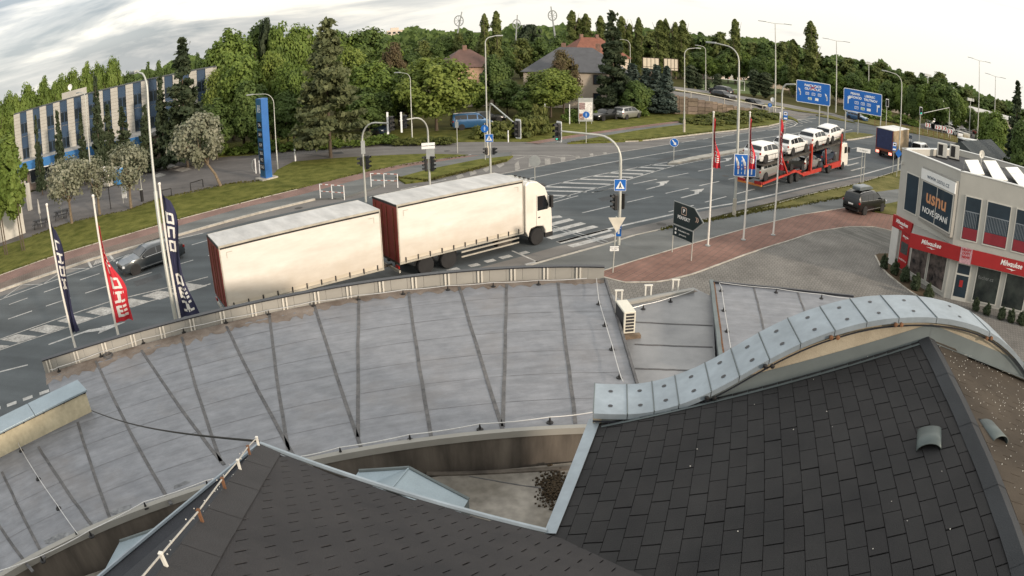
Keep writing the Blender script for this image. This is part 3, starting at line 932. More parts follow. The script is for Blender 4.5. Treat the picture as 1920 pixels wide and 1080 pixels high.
# lightning wire on black feet
def lightning(px, parent, z=ZR, r=0.010, feet=True, hz=0.13):
    pts = [gp(x, y, z) for x, y in px]
    wire = MB()
    w = [p + Vector((0, 0, hz)) for p in pts]
    q = []
    for i in range(len(w)-1):
        for k in range(4):
            s = w[i].lerp(w[i+1], k/4)
            s.z -= 0.018*math.sin(math.pi*k/4)
            q.append(s)
    q.append(w[-1])
    wire.tube(q, r, 6)
    wire.build('lightning_wire', M_WIRE, parent)
    for p in pts[1:-1] if feet else ():
        f = MB()
        f.lathe([(0.065, 0.0), (0.065, 0.02), (0.028, 0.03), (0.013, 0.11), (0.010, 0.135)], tuple(p), 10)
        f.build('wire_foot', M_BLACK, parent)
lightning([(96, 702), (111, 697), (190, 669), (269, 644), (345, 624), (424, 606), (504, 590), (588, 574), (672, 562), (756, 552), (840, 544), (925, 538), (1010, 534), (1100, 530)], hall)
lightning([(1118, 530), (1122.5, 571), (1134, 611), (1147, 656), (1161, 709), (1168, 726)], hall)
lightning([(0, 1082), (81, 1053), (172, 1006), (274, 952), (390, 912), (480, 885), (560, 868), (639, 850), (769, 826), (900, 806), (1031, 793), (1115, 783)], hall)
lightning([(28, 812), (40, 846), (72, 899), (110, 954), (145, 1004), (152, 1012)], hall)
b = MB()
c = gp(203, 667, ZR+0.03)
for k in range(3):
    b.tube([(c.x + (0.15-k*.012)*math.cos(a*math.pi/10), c.y + (0.15-k*.012)*math.sin(a*math.pi/10), c.z + k*0.02) for a in range(21)], 0.012, 5)
coil = tag(b.build('cable_coil', M_SEAM), 'small coil of grey wire lying on the flat roof by the parapet', 'coil')
# upstand across the left end, sheet-metal coping in two lengths
ups = [gp(172, 772, ZR), gp(0, 858, ZR), gp(-120, 930, ZR)]
dirv = (ups[1]-ups[0]).normalized()
nrm = Vector((dirv.y, -dirv.x, 0))
if nrm.y < 0:
    nrm = -nrm
b = MB()
a, c = ups[0], ups[0] + dirv*5.2
b.prism([a[:2], c[:2], (c+nrm*0.62)[:2], (a+nrm*0.62)[:2]], ZR, ZR+0.52)
b.build('upstand_wall', mat('cream_render', (0.42, 0.375, 0.265), rough=0.9, var=0.12, scale=1.5, fine=0.1), hall)
for k in range(3):
    s0, s1 = k*1.55 - (0.04 if k == 0 else 0), (k+1)*1.55 - 0.012
    b = MB()
    b.prism([(a+dirv*s0-nrm*0.05)[:2], (a+dirv*s1-nrm*0.05)[:2], (a+dirv*s1+nrm*0.67)[:2], (a+dirv*s0+nrm*0.67)[:2]], ZR+0.522, ZR+0.57)
    b.build('upstand_coping', M_ZINC, hall, bevel=0.008)
b = MB()
for k in range(6):
    p = a + dirv*(0.05+k*0.62) - nrm*0.03
    b.box((p.x, p.y, ZR+0.515), (0.05, 0.05, 0.03))
b.tube([a - nrm*0.03 + Vector((0, 0, ZR*0+0.51)), a + dirv*4.4 - nrm*0.03 + Vector((0, 0, 0.51))], 0.009, 5)
b.build('coping_clip', M_BLACK, hall)

# ---- lower flat roofs to the right
annex = thing('annex_roof', 'low flat roof with an air conditioner, wet grey membrane between higher roofs', 'building')
ZA = 5.2
b = MB()
pa = [gp(1143, 549, ZA), gp(1165, 563, ZA), gp(1300, 539, ZA), gp(1335, 556, ZA), gp(1342, 690, ZA), gp(1340, 800, ZA), gp(1180, 800, ZA), gp(1192, 722, ZA)]
b.prism([p[:2] for p in pa], 4.7, ZA)
b.build('roof_membrane', M_MEMB_WET, annex)
b = MB()
b.prism([(3.0, 17.3), (5.1, 18.1), (5.5, 17.7), (4.5, 11.0), (2.7, 11.0)], 0, 4.7)
b.build('wall', M_RENDERW, annex)
for y0, y1 in ((604, 611), (646, 651), (691, 696)):
    px_strip((1190, y0), (1336, y1), 0.05, ZA, 'welded_seam', M_SEAM, annex)
px_strip((1170, 572), (1305, 545), 0.16, ZA, 'edge_sediment', M_STAIN, annex, 0.006)
b = MB()
b.prism([gp(1163, 565.5, ZA+.1)[:2], gp(1300, 540, ZA+.1)[:2], gp(1302, 543, ZA+.1)[:2], gp(1166, 569, ZA+.1)[:2]], ZA-0.2, ZA+0.10)
b.build('edge_kerb', M_FASCIA, annex)
lightning([(1170, 588), (1206, 580), (1257, 566), (1300, 552)], annex, ZA)
for x, y in ((1160, 566), (1215, 556), (1266, 545)):
    b = MB()
    p = gp(x, y, ZA)
    b.box((p.x-0.08, p.y, p.z+0.16), (0.04, 0.04, 0.32))
    b.box((p.x+0.08, p.y, p.z+0.16), (0.04, 0.04, 0.32))
    b.box((p.x, p.y, p.z+0.335), (0.24, 0.06, 0.03))
    b.build('railing_bracket', M_WHITEPL, annex)
# wall step between the hall roof and the annex
b = MB()
q0, q1 = Vector((*OUT[-1], 0)), gp(1192, 722, ZR)
t = Vector((q1.x-q0.x, q1.y-q0.y, 0)).normalized()
n = Vector((-t.y, t.x, 0))
b.prism([(q0-n*0.0)[:2], (q1-n*0.0)[:2], (q1+n*0.06)[:2], (q0+n*0.06)[:2]], 4.9, ZR+0.05)
b.build('side_edge', M_SEAM, hall)

wing = thing('wing_roof', 'flat grey roof corner beyond the annex with brown upstand', 'building')
b = MB()
pw = [gp(1333, 530, ZR), gp(1600, 558, ZR), gp(1760, 590, ZR), gp(1700, 760, ZR), gp(1370, 800, ZR), gp(1352, 676, ZR)]
b.prism([p[:2] for p in pw], 4.9, ZR)
b.build('roof_membrane', M_MEMB, wing)
b = MB()
b.prism([(p.x*0.99, p.y*0.985) for p in pw], 0, 4.9)
b.build('wall', M_RENDERW, wing)
px_strip((1414, 540), (1437, 640), 0.05, ZR, 'welded_seam', M_SEAM, wing)
px_strip((1496, 549), (1514, 600), 0.05, ZR, 'welded_seam', M_SEAM, wing)
for p0, p1, m, w, h in (((1333, 530), (1352, 690), M_FLASH, 0.10, 0.10), ((1338, 531), (1359, 690), M_RUST, 0.05, 0.04), ((1333, 530), (1600, 557), M_DARKTRIM, 0.08, 0.06)):
    px_strip(p0, p1, w, ZR, 'edge_strip', m, wing, h)
lightning([(1348, 538), (1352, 546), (1357, 583), (1363, 622), (1369, 664), (1372, 680)], wing)
lightning([(1350, 538), (1455, 549), (1540, 560), (1600, 568)], wing)

# ---- air conditioner
ac = thing('air_conditioner', 'cream air conditioner unit with dark slatted end on the low roof', 'air conditioner', gp(1179, 633, ZA), R(8))
b = MB()
b.bx(-0.15, 0.15, 0.0, 0.76, 0.11, 0.68)
b.build('casing', mat('cream_metal', (0.60, 0.58, 0.50), rough=0.45, var=0.06, scale=2), ac, bevel=0.015)
b = MB()
b.bx(-0.158, -0.152, 0.04, 0.70, 0.16, 0.64)
b.build('side_grille', mat('dark_grille', (0.030, 0.030, 0.032), rough=0.6), ac)
b = MB()
for k in range(6):
    b = MB()
    b.bx(-0.10, 0.11, -0.006, -0.001, 0.16+k*0.083, 0.16+k*0.083+0.058)
    b.build('vent_slot', MATS['dark_grille'], ac)
b = MB()
b.bx(-0.17, 0.28, -0.10, 0.05, 0.0, 0.09)
b.build('base_block', mat('old_timber', (0.16, 0.12, 0.085), rough=0.9, var=0.3, scale=6), ac)
b = MB()
b.bx(-0.17, 0.17, 0.55, 0.70, 0.0, 0.11)
b.build('base_block', mat('old_timber', (0.16, 0.12, 0.085), rough=0.9, var=0.3, scale=6), ac)

# ---- courtyard roof between
yard = thing('courtyard_roof', 'sunken dirty flat roof between the curved roof and the shingled roofs', 'building')
b = MB()
b.prism([(-9.5, 4.5), (-6.5, 7.2), (-4, 9.5), (-1, 10.4), (1.6, 10.75), (2.2, 10.9), (2.2, 5.6), (-1.0, 4.4), (-3.0, 3.0), (-6, 1.5)], 4.3, 4.78)
b.build('roof_membrane', mat('dirty_membrane', (0.155, 0.140, 0.115), rough=0.9, var=0.3, scale=0.9, col2=(0.24, 0.225, 0.20), detail=10, fine=0.2), yard)
px_strip((800, 890), (1100, 876), 0.10, 4.782, 'wall_foot_dirt', M_GRIMY, yard, 0.03)
px_strip((880, 893), (1030, 918), 0.025, 4.782, 'membrane_lap', M_SEAM, yard, 0.006)
def skylight(pts, zt, zb, label):
    """hipped sheet-metal lantern; pts: apex, left, right, then two low corners (sight lines, level)"""
    P = [gp(x, y, z) for x, y, z in pts]
    s = thing('metal_lantern', label, 'skylight', (0, 0, 0))
    b = MB()
    b.add([P[0], P[1], P[3], P[4]], [(0, 1, 2, 3)])
    b.add([P[0], P[4], P[5], P[2]], [(0, 1, 2, 3)])
    o = b.build('sheet', M_ZINC, s)
    md = o.modifiers.new('thick', 'SOLIDIFY')
    md.thickness = 0.03
    b = MB()
    b.tube([P[1], P[0]], 0.035, 6)
    b.tube([P[0], P[2]], 0.035, 6)
    b.build('edge_roll', M_FLASH, s)
    b = MB()
    b.tube([P[0], P[4]], 0.02, 6)
    b.build('ridge_roll', M_ZINC, s)
    b = MB()
    for i, j in ((1, 0), (0, 2), (2, 5), (3, 1)):
        b.add([(P[i].x, P[i].y, zb), (P[j].x, P[j].y, zb), P[j]-Vector((0, 0, .02)), P[i]-Vector((0, 0, .02))], [(0, 1, 2, 3)])
    b.build('side_wall', M_FLASH, s)
skylight([(767, 877, 5.42), (673, 883, 5.36), (879, 936, 5.14), (640, 930, 5.2), (735, 915, 5.5), (850, 985, 5.2)], 5.4, 4.7, 'blue-grey sheet metal lantern between the courtyard wall and the lower shingled eave')
skylight([(304, 988, 5.30), (225, 1015, 5.25), (420, 1000, 5.2), (180, 1100, 5.2), (262, 1040, 5.32), (330, 1110, 5.2)], 5.3, 4.7, 'blue-grey sheet metal lantern at the bottom left under the steep dark roof edge')
b = MB()
for k in range(1300):
    a, r = rnd.uniform(0, 6.28), abs(rnd.gauss(0, 0.15))
    c = gp(1040, 918, 4.8)
    s = rnd.uniform(0.014, 0.034)
    b.box((c.x + r*math.cos(a)*1.0, c.y + r*math.sin(a)*1.9, 4.79 + rnd.uniform(0, max(0.01, 0.10-0.25*r))), (s, s*1.3, s), rnd.uniform(0, 3))
deb = tag(b.build('leaf_litter', mat('rotten_leaves', (0.020, 0.018, 0.012), rough=1, var=0.4, scale=30, col2=(0.06, 0.04, 0.02))), 'dark heap of rotten leaves in the courtyard corner', 'leaf litter', kind='stuff')

# ---- shingled roofs
villa = thing('shingled_building', 'near building with charcoal shingle roofs and a curved metal-capped gable', 'building')
psi, al = R(-17.174), R(16.052)
O_A = Vector((1.8627, 3.6529, 9.4780))
UP_A = Vector((math.cos(al)*math.cos(psi), math.cos(al)*math.sin(psi), math.sin(al)))
AL_A = Vector((math.sin(psi), -math.cos(psi), 0))
N_A = AL_A.cross(UP_A)
if N_A.z < 0:
    N_A = -N_A
def hit(px, py, o, n):
    d = ray(px, py)
    t = n.dot(o - Vector((0, 0, CAM_H)))/n.dot(d)
    return d*t + Vector((0, 0, CAM_H))
azb, alb = R(63), R(28)
O_B = Vector((0.28, 3.84, 9.03))
DN_B = Vector((math.cos(azb)*math.cos(alb), math.sin(azb)*math.cos(alb), -math.sin(alb)))
N_B = Vector((math.cos(azb)*math.sin(alb), math.sin(azb)*math.sin(alb), math.cos(alb)))
AL_B = N_B.cross(DN_B)
# the valley, hip and ridge where the planes meet
def meet(o1, n1, o2, n2):
    d = n1.cross(n2).normalized()
    A = np.array([tuple(n1), tuple(n2), tuple(d)])
    rhs = np.array([n1.dot(o1), n2.dot(o2), 0.0])
    return Vector(np.linalg.solve(A, rhs)), d
vp, vd = meet(O_A, N_A, O_B, N_B)
if vd.y > 0:
    vd = -vd
valley0 = hit(1036, 1004, O_A, N_A)
ridge_far = hit(1735, 627, O_A, N_A)
A_left = hit(1112, 788, O_A, N_A)
apexB = hit(487, 836, O_B, N_B)
eaveB_r = hit(1024, 1000, O_B, N_B)
hipB_low = hit(300, 1085, O_B, N_B)
hipd = (hipB_low - apexB).normalized()
ridge_near = ridge_far + AL_A*7.5
valley1 = valley0 + (vd*4.2)
def face(b, pts, th, n):
    k = len(pts)
    b.add(list(pts) + [p - n*th for p in pts], [tuple(range(k)), tuple(range(2*k-1, k-1, -1))] + [(i, k+i, k+(i+1) % k, (i+1) % k) for i in range(k)])
polyA = [A_left, ridge_far + Vector((0, 0.05, 0)), ridge_near, ridge_near - UP_A*1.2, valley1, valley0]
b = MB()
face(b, [p - N_A*0.012 for p in polyA], 0.08, N_A)
b.build('roof_deck', M_SH_UNDER, villa)
hip_far = apexB
hip_near = apexB + hipd*4.5
polyB = [apexB, eaveB_r, valley0, valley1, hip_near]
b = MB()
face(b, [p - N_B*0.012 for p in polyB], 0.08, N_B)
b.build('roof_deck', M_SH_UNDER, villa)
# left hip face
eD = gp(188, 1085, 9.25)
N_D = (hip_near - apexB).cross(eD - apexB)
N_D = N_D.normalized() if N_D.z > 0 else -N_D.normalized()
eD2 = apexB + (eD - apexB)*2.2
b = MB()
face(b, [apexB, hip_near, eD2 + Vector((0.5, -1.5, 0))*0.6, eD2], 0.08, N_D)
b.build('hip_face', mat('shingle_slate', (0.034, 0.037, 0.044), rough=0.95, var=0.2, scale=2, bump=0.5, bscale=90, fine=0.25), villa)
# right slope behind the ridge
hor = Vector((UP_A.x, UP_A.y, 0)).normalized()
DN_C = (hor*math.cos(al) - Vector((0, 0, math.sin(al))))
N_C = (hor*math.sin(al) + Vector((0, 0, math.cos(al))))
b = MB()
face(b, [ridge_far + Vector((0, .05, 0)), ridge_far + DN_C*4 + Vector((0, 1.0, 0)), ridge_near + DN_C*4, ridge_near], 0.08, N_C)
b.build('right_slope', M_SH_C, villa)
# tabs
tabs = []                                        # (distance, kind, matrix)
def inside(p, poly, n):
    for i in range(len(poly)):
        e = poly[(i+1) % len(poly)] - poly[i]
        if n.dot(e.cross(p - poly[i])) < 0:
            return False
    return True
def ccw(poly, n):
    s = Vector((0, 0, 0))
    for i in range(len(poly)):
        s += poly[i].cross(poly[(i+1) % len(poly)])
    return poly if s.dot(n) > 0 else poly[::-1]
def lay(o, along, down, n, poly, ex, tw, stag, mats, tilt, key):
    for i in range(-60, 60):
        for j in range(-60, 60):
            c = o - down*(i*ex) + along*((j + stag*i + rnd.uniform(-.012, .012))*tw)
            if any(nn.dot(c - q) < 0 for q, nn in poly):
                continue
            v = Matrix((along, -down, n)).transposed().to_4x4()
            v = v @ Matrix.Rotation(tilt + rnd.uniform(-.003, .004), 4, 'X') @ Matrix.Rotation(rnd.gauss(0, 0.006), 4, 'Z')
            v.translation = c + n*(0.006 + rnd.uniform(0, .002))
            d = (c - Vector((0, 0, CAM_H))).length
            tabs.append((d, key, v))
vA0, vA1 = hit(1124, 786, O_A, N_A), hit(1040, 1004, O_A, N_A)
eA = (vA1 - vA0).cross(N_A)
eA = eA if eA.x > 0 else -eA
gnear = Vector((-0.13485, -0.99087, 0))
polyA_t = [(ridge_far - UP_A*0.10, -UP_A), (vA0, eA.normalized()), (hit(1400, 702, O_A, N_A), gnear), (O_B - N_B*.14, N_B), (Vector((0, -1.5, 0)), Vector((0, 1, 0)))]
lay(O_A, AL_A, -UP_A, N_A, polyA_t, 0.145, 0.2561, 0.437, None, R(-0.9), 'A')
hs = N_B.cross(hipd)
hs = hs if hs.x > 0 else -hs
polyB_t = [(apexB + hs*0.10, hs), (eaveB_r - DN_B*0.07, N_B.cross(eaveB_r - apexB).normalized()*(1 if N_B.cross(eaveB_r - apexB).dot(hipd) > 0 else -1)), (O_A - N_A*.14, N_A), (Vector((0, -1.5, 0)), Vector((0, 1, 0)))]
lay(O_B + DN_B*0.0, AL_B, DN_B, N_B, polyB_t, 0.118, 0.240, 0.5, None, R(-0.9), 'B')
def tab_mesh(w, h, m):
    t = MB()
    t.box((0, 0 if h < .142 else -.012, -0.004), (w, h, 0.008))
    o = t.build('shingle', m)
    me = o.data
    bpy.data.objects.remove(o)
    return me
TM = {'A': [tab_mesh(0.2561-0.012, 0.145-0.005, m) for m in (M_SH_A, shingle_mat('shingle_charcoal_worn', (0.0293, 0.0298, 0.0315), (0.0380, 0.0376, 0.0384)), shingle_mat('shingle_charcoal_deep', (0.0273, 0.0275, 0.0292), (0.0359, 0.0351, 0.0359)))],  # tabs cut short: dark underlay in the gap stands for the courses' shadow line
      'B': [tab_mesh(0.240-0.011, 0.118+0.022, M_SH_B)]}
# the 300 that show largest are pieces of their own; the rest of each roof is joined
camv = Vector((0, 0, CAM_H))
def inview(p):
    d = p - camv
    f = Vector((0, math.cos(PITCH), -math.sin(PITCH)))
    u = Vector((0, math.sin(PITCH), math.cos(PITCH)))
    z = d.dot(f)
    return z > 0 and abs(math.atan2(d.x, z)) < 0.80 and math.atan2(d.dot(u), z) > -0.445
vis = [t for t in tabs if inview(t[2].translation)]
vis.sort(key=lambda t: t[0]*(1.0 if t[1] == 'A' else 1.5))
chosen = set(id(t) for t in vis[:300])
rest = {'A': MB(), 'B': MB()}
for t in tabs:
    d, key, v = t
    if id(t) in chosen:
        o = bpy.data.objects.new('shingle', TM[key][rnd.randrange(len(TM[key]))])
        COL.objects.link(o)
        o.parent = villa
        o.matrix_local = v
    else:
        w, h = (0.244, 0.140) if key == 'A' else (0.229, 0.139)
        rest[key].box(v @ Vector((0, 0 if key == 'A' else -0.012, -0.004)), (w, h, 0.008), M=v.to_3x3())
for key, m in (('A', M_SH_A), ('B', M_SH_B)):
    tag(rest[key].build('shingle_courses', m, villa), kind='stuff')
# ridge cap, left metal verge, eave trim, valley
capn = 16
for i in range(capn):
    p = ridge_far + AL_A*(i*0.42)
    q = p + AL_A*0.46
    b = MB()
    up = Vector((0, 0, 0.016 + 0.004*(i % 2)))
    b.add([p-UP_A*0.125+up, p+Vector((0, 0, .012))+up, p+DN_C*0.10+up, q-UP_A*0.125+up, q+Vector((0, 0, .012))+up, q+DN_C*0.10+up], [(0, 3, 4, 1), (1, 4, 5, 2)])
    b.build('ridge_cap', mat('ridge_shingle', (0.030, 0.033, 0.037), rough=0.95, var=0.15, scale=2, bump=0.4, bscale=100, fine=0.25), villa)
b = MB()
v0, v1 = hit(1106, 790, O_A, N_A), hit(1022, 1004, O_A, N_A)
w0, w1 = hit(1129, 786, O_A, N_A), hit(1044, 1005, O_A, N_A)
up = N_A*0.022
b.add([v0+up, w0+up, w1+up, v1+up, v0-N_A*0.10, v1-N_A*0.10], [(0, 1, 2, 3), (0, 3, 5, 4)])
o = b.build('verge_sheet', M_ZINC_PALE, villa)
o.modifiers.new('thick', 'SOLIDIFY').thickness = 0.006
b = MB()
b.tube([apexB + N_B*0.02, eaveB_r + N_B*0.02], 0.022, 6)
b.build('eave_trim', M_ZINC_PALE, villa)
b = MB()
b.tube([apexB + N_D*0.015, eD2 + N_D*0.015], 0.018, 6)
b.build('eave_trim', M_ZINC_PALE, villa)
# walls below
b = MB()
b.prism([(apexB.x+0.15, apexB.y-0.35), (eaveB_r.x-0.1, eaveB_r.y-0.3), (A_left.x+0.06, A_left.y-0.1), (A_left.x+0.1, -4), (-6, -4), (eD2.x+0.5, eD2.y)], 0, 8.6)
b.build('wall', M_GRIMY, villa)
# curved gable with sheet-metal coping
gdir = Vector((0.99087, -0.13485, 0))
gn = Vector((0.13485, 0.99087, 0))
lowpx = [(1112, 775), (1176, 779.5), (1226, 775), (1272.5, 760), (1332.5, 739), (1386, 705), (1442, 674), (1501, 642), (1565, 620), (1625, 602.5), (1685, 596), (1756, 595), (1816, 606), (1855, 622), (1880, 638), (1920, 680)]
g0 = hit(1135, 786, O_A, N_A) - gn*0.10
prof = []
for x, y in lowpx:
    d = ray(x, y)
    t = gn.dot(g0 - Vector((0, 0, 0)))/gn.dot(d)
    p = d*t + Vector((0, 0, CAM_H))
    prof.append(((p - g0).dot(gdir), p.z))
prof[-2] = (prof[-2][0], prof[-2][1])
for k in range(1, 5):
    prof.append((prof[-1][0] + 0.4, prof[-1][1] - 0.30 - 0.04*k))
pa_, pz_ = np.array([p[0] for p in prof]), np.array([p[1] for p in prof])
ss = np.linspace(pa_[0], pa_[-1], 60)
zz = np.interp(ss, pa_, pz_)
zz = np.convolve(np.pad(zz, 2, mode='edge'), np.ones(5)/5, mode='valid')
def gpt(s, z, dep):
    p = g0 + gdir*s + gn*dep
    return Vector((p.x, p.y, z))
b = MB()
n = len(ss)
front = [gpt(s, z-0.03, 0.03) for s, z in zip(ss, zz)]
back = [gpt(s, z-0.03, 0.50) for s, z in zip(ss, zz)]
fl = [Vector((p.x, p.y, 4.5)) for p in front]
bl = [Vector((p.x, p.y, 4.5)) for p in back]
fs = []
for i in range(n-1):
    fs += [(i, i+1, 2*n+i+1, 2*n+i), (n+i+1, n+i, 3*n+i, 3*n+i+1), (i, n+i, n+i+1, i+1)]
fs.append((0, 2*n, 3*n, n))
b.add(front + back + fl + bl, fs)
b.build('gable_wall', M_RENDERW, villa)
cuts = [0] + [k for k in range(1, len(lowpx)-1)] + list(range(len(lowpx)-1, len(prof)-1))
edges = [prof[k][0] for k in range(0, len(prof)) if k not in (12, 14)]
for i in range(len(edges)-1):
    s0, s1 = edges[i] + 0.004, edges[i+1] - 0.004
    sv = np.linspace(s0, s1, 5)
    zv = np.interp(sv, ss, zz)
    b = MB()
    L = [gpt(s, z+0.012, -0.015) for s, z in zip(sv, zv)] + [gpt(s, z+0.012, 0.545) for s, z in zip(sv, zv)]
    D = [p - Vector((0, 0, 0.055)) for p in L]
    b.add(L + D, [(k, k+1, 6+k, 5+k) for k in range(4)] + [(11+k, 10+k, 15+k, 16+k) for k in range(4)] + [(k, 10+k, 11+k, k+1) for k in range(4)] + [(5+k+1, 15+k+1, 15+k, 5+k) for k in range(4)] + [(0, 5, 15, 10), (4, 14, 19, 9)])
    pan = b.build('coping_panel', M_ZINC_PALE, villa, smooth=True)
    for dep in (0.13, 0.40):
        sm = (s0+s1)/2
        zc = float(np.interp(sm, ss, zz))
        sl = float(np.interp(sm+0.05, ss, zz) - np.interp(sm-0.05, ss, zz))/0.1
        c = gpt(sm, zc+0.0135, dep)
        q = MB()
        q.add([c + (gdir*math.cos(a*math.pi/6) + gn*math.sin(a*math.pi/6))*0.022 + Vector((0, 0, sl*0.022*math.cos(a*math.pi/6) + 0.003)) for a in range(12)], [tuple(range(12))])
        q.build('bolt_cap', M_DARKTRIM, pan)
    r = MB()
    if i % 1 == 0:
        r.tube([gpt(s0-0.004, float(np.interp(s0, ss, zz))+0.016, -0.015), gpt(s0-0.004, float(np.interp(s0, ss, zz))+0.016, 0.545)], 0.006, 5)
        r.build('panel_joint', M_FLASH, pan)
for i in range(2, len(edges)-2, 2):
    s0 = edges[i]
    z0 = float(np.interp(s0, ss, zz))
    for e in (-0.035, 0.035):
        b = MB()
        p = gpt(s0+e, z0-0.05, -0.03)
        b.lathe([(0.0, -0.015), (0.022, -0.01), (0.022, 0.01), (0.0, 0.015)], tuple(p), 8, 'y')
        b.build('coping_fixing', M_RUST if i > 6 else M_BLACK, villa)
b = MB()
b.tube([gpt(s, z-0.075, -0.01) for s, z in zip(ss, zz)], 0.008, 5)
b.build('lightning_wire', M_DARKTRIM, villa)
# flashing along the foot of the gable on both slopes
b = MB()
ft = [hit(1128, 787, O_A, N_A).lerp(ridge_far, k/24) for k in range(25)]
sA = [(p - g0).dot(gdir) for p in ft]
fp = []
for s, p in zip(sA, ft):
    q = gpt(s, p.z, 0.024)
    z = O_A.z - (N_A.x*(q.x-O_A.x) + N_A.y*(q.y-O_A.y))/N_A.z
    fp.append((Vector((q.x, q.y, max(z + 0.02, min(z + 0.16, float(np.interp(s, ss, zz)) - 0.07)))), Vector((q.x, q.y, z - 0.02)), q - gn*0.09))
k = len(fp)
vs = [f[0] for f in fp] + [Vector((f[0].x, f[0].y, f[1].z+0.02)) for f in fp] + [Vector((f[2].x, f[2].y, O_A.z - (N_A.x*(f[2].x-O_A.x) + N_A.y*(f[2].y-O_A.y))/N_A.z + 0.016)) for f in fp]
b.add(vs, [(i, i+1, k+i+1, k+i) for i in range(k-1)] + [(k+i, k+i+1, 2*k+i+1, 2*k+i) for i in range(k-1)])
b.build('wall_flashing', M_FLASH, villa)
b = MB()
vs = []
for s in (sA[-1], sA[-1]+0.9, sA[-1]+1.9, sA[-1]+3.2):
    q = gpt(s, 0, 0.022)
    def zc(p):
        return ridge_far.z - (N_C.x*(p.x-ridge_far.x) + N_C.y*(p.y-ridge_far.y))/N_C.z
    r_ = q - gn*0.10
    vs += [Vector((q.x, q.y, zc(q)+0.16)), Vector((q.x, q.y, zc(q)+0.0)), Vector((r_.x, r_.y, zc(r_)+0.014))]
b.add(vs, [f for i in range(3) for f in ((3*i, 3*i+3, 3*i+4, 3*i+1), (3*i+1, 3*i+4, 3*i+5, 3*i+2))])
b.build('wall_flashing', M_FLASH, villa)
# slots on the right slope and the windblown grit
b = MB()
for i in range(20):
    for j in range(34):
        c = ridge_far + DN_C*(0.2 + i*0.145) + AL_A*(j*0.256 + 0.437*0.256*i)
        v = Matrix((AL_A, -DN_C, N_C)).transposed().to_4x4()
        b.box(c + N_C*0.004, (0.2475, 0.165, 0.008), M=(v @ Matrix.Rotation(R(-0.9), 4, 'X')).to_3x3())
tag(b.build('shingle_courses', M_SH_C, villa), kind='stuff')
b = MB()
for k in range(330):
    if k < 250:
        c = ridge_far + DN_C*rnd.uniform(0.12, 1.6) + AL_A*(abs(rnd.gauss(0, 1.3))) + N_C*0.014
    elif k < 268:
        c = O_A + UP_A*rnd.uniform(-1.4, 1.6) + AL_A*rnd.uniform(-2.2, 1.6) + N_A*0.014
    else:
        c = apexB + hipd*rnd.uniform(0.3, 3) + AL_B*rnd.uniform(-.12, .12) + N_B*0.016
    s = rnd.uniform(0.003, 0.0065)
    b.box(c, (s, s*1.4, s), rnd.uniform(0, 3))
tag(b.build('windblown_grit', mat('pale_grit', (0.62, 0.60, 0.55), rough=0.8)), 'pale grit scattered over the shingles', 'grit', kind='stuff')
# two hooded roof vents
def vent(px, py, o, n, dn, label):
    p = hit(px, py, o, n)
    side = n.cross(dn).normalized()
    t = thing('roof_vent', label, 'roof vent', p)
    m3 = Matrix((side, -dn, n)).transposed().to_4x4()
    b = MB()
    prof = [(0.115*math.cos(a), 0.075*math.sin(a)) for a in [math.pi*k/10 for k in range(11)]]
    N = len(prof)
    vs = [m3 @ Vector((x, 0.14, z*0.55)) for x, z in prof] + [m3 @ Vector((x, -0.14, z)) for x, z in prof]
    b.add(vs, [(i, i+1, N+i+1, N+i) for i in range(N-1)])
    h = b.build('hood', mat('vent_sheet', (0.085, 0.105, 0.105), rough=0.5, metal=0.3, var=0.15, scale=5), t, smooth=True)
    h.modifiers.new('thick', 'SOLIDIFY').thickness = 0.008
    b = MB()
    b.add([m3 @ Vector(q) for q in ((-0.11, 0.17, 0.012), (0.11, 0.17, 0.012), (0.11, -0.10, 0.012), (-0.11, -0.10, 0.012))], [(0, 1, 2, 3)])
    b.build('base_plate', M_SH_UNDER, t)
vent(1742, 826, O_A, N_A, -UP_A*0.25 + AL_A, 'grey hooded roof vent on the charcoal shingles left of the ridge')
vent(1862, 812, ridge_far, N_C, AL_A*1.0 + DN_C*0.25, 'grey hooded roof vent on the brown slope right of the ridge')
for i in range(14):
    p = apexB + hipd*(i*0.34)
    q = p + hipd*0.37
    b = MB()
    up = Vector((0, 0, 0.016 + 0.003*(i % 2)))
    sd = (N_D.cross(hipd))
    sd = sd if sd.x < 0 else -sd
    b.add([p+hs*0.22+up, p+Vector((0, 0, .012))+up, p+sd*0.05+up, q+hs*0.22+up, q+Vector((0, 0, .012))+up, q+sd*0.05+up], [(0, 3, 4, 1), (1, 4, 5, 2)])
    b.build('hip_cap', mat('hip_shingle', (0.041, 0.040, 0.042), rough=0.95, var=0.15, scale=2, bump=0.4, bscale=100, fine=0.25), villa)
# rope on iron posts up the hip
posts = [(486, 840, 1), (470, 858, 0), (452, 886, 1), (424, 922, 0), (382, 985, 0), (316, 1070, 1)]
b = MB()
tops = []
for i, (x, y, w) in enumerate(posts):
    p = hit(x, y, O_B, N_B)
    p.z = max(p.z, (apexB + hipd*((p-apexB).dot(hipd))).z - 0.10)
    tp = p + Vector((0, 0, 0.105))
    tops.append(tp)
    q = MB()
    q.box(p + Vector((0, 0, 0.055)), (0.017, 0.017, 0.11))
    q.box(tp + Vector((0, 0, 0.008)), (0.022, 0.022, 0.010))
    q.build('wire_post', M_WHITEPL if w else M_RUST, villa)
tops.append(tops[-1] + (tops[-1]-tops[-2])*1.0)
b.tube(tops, 0.0055, 6)
b.build('hip_cable', mat('pale_rope', (0.42, 0.40, 0.36), rough=0.7, var=0.2, scale=40), villa)
b = MB()
ca = gp(172, 770, ZR+0.05)
cb = apexB + Vector((0, 0, 0.05))
pts = []
for k in range(15):
    p = ca.lerp(cb, k/14)
    p.z -= 0.10*math.sin(math.pi*k/14)
    pts.append(p)
b.tube(pts, 0.012, 5)
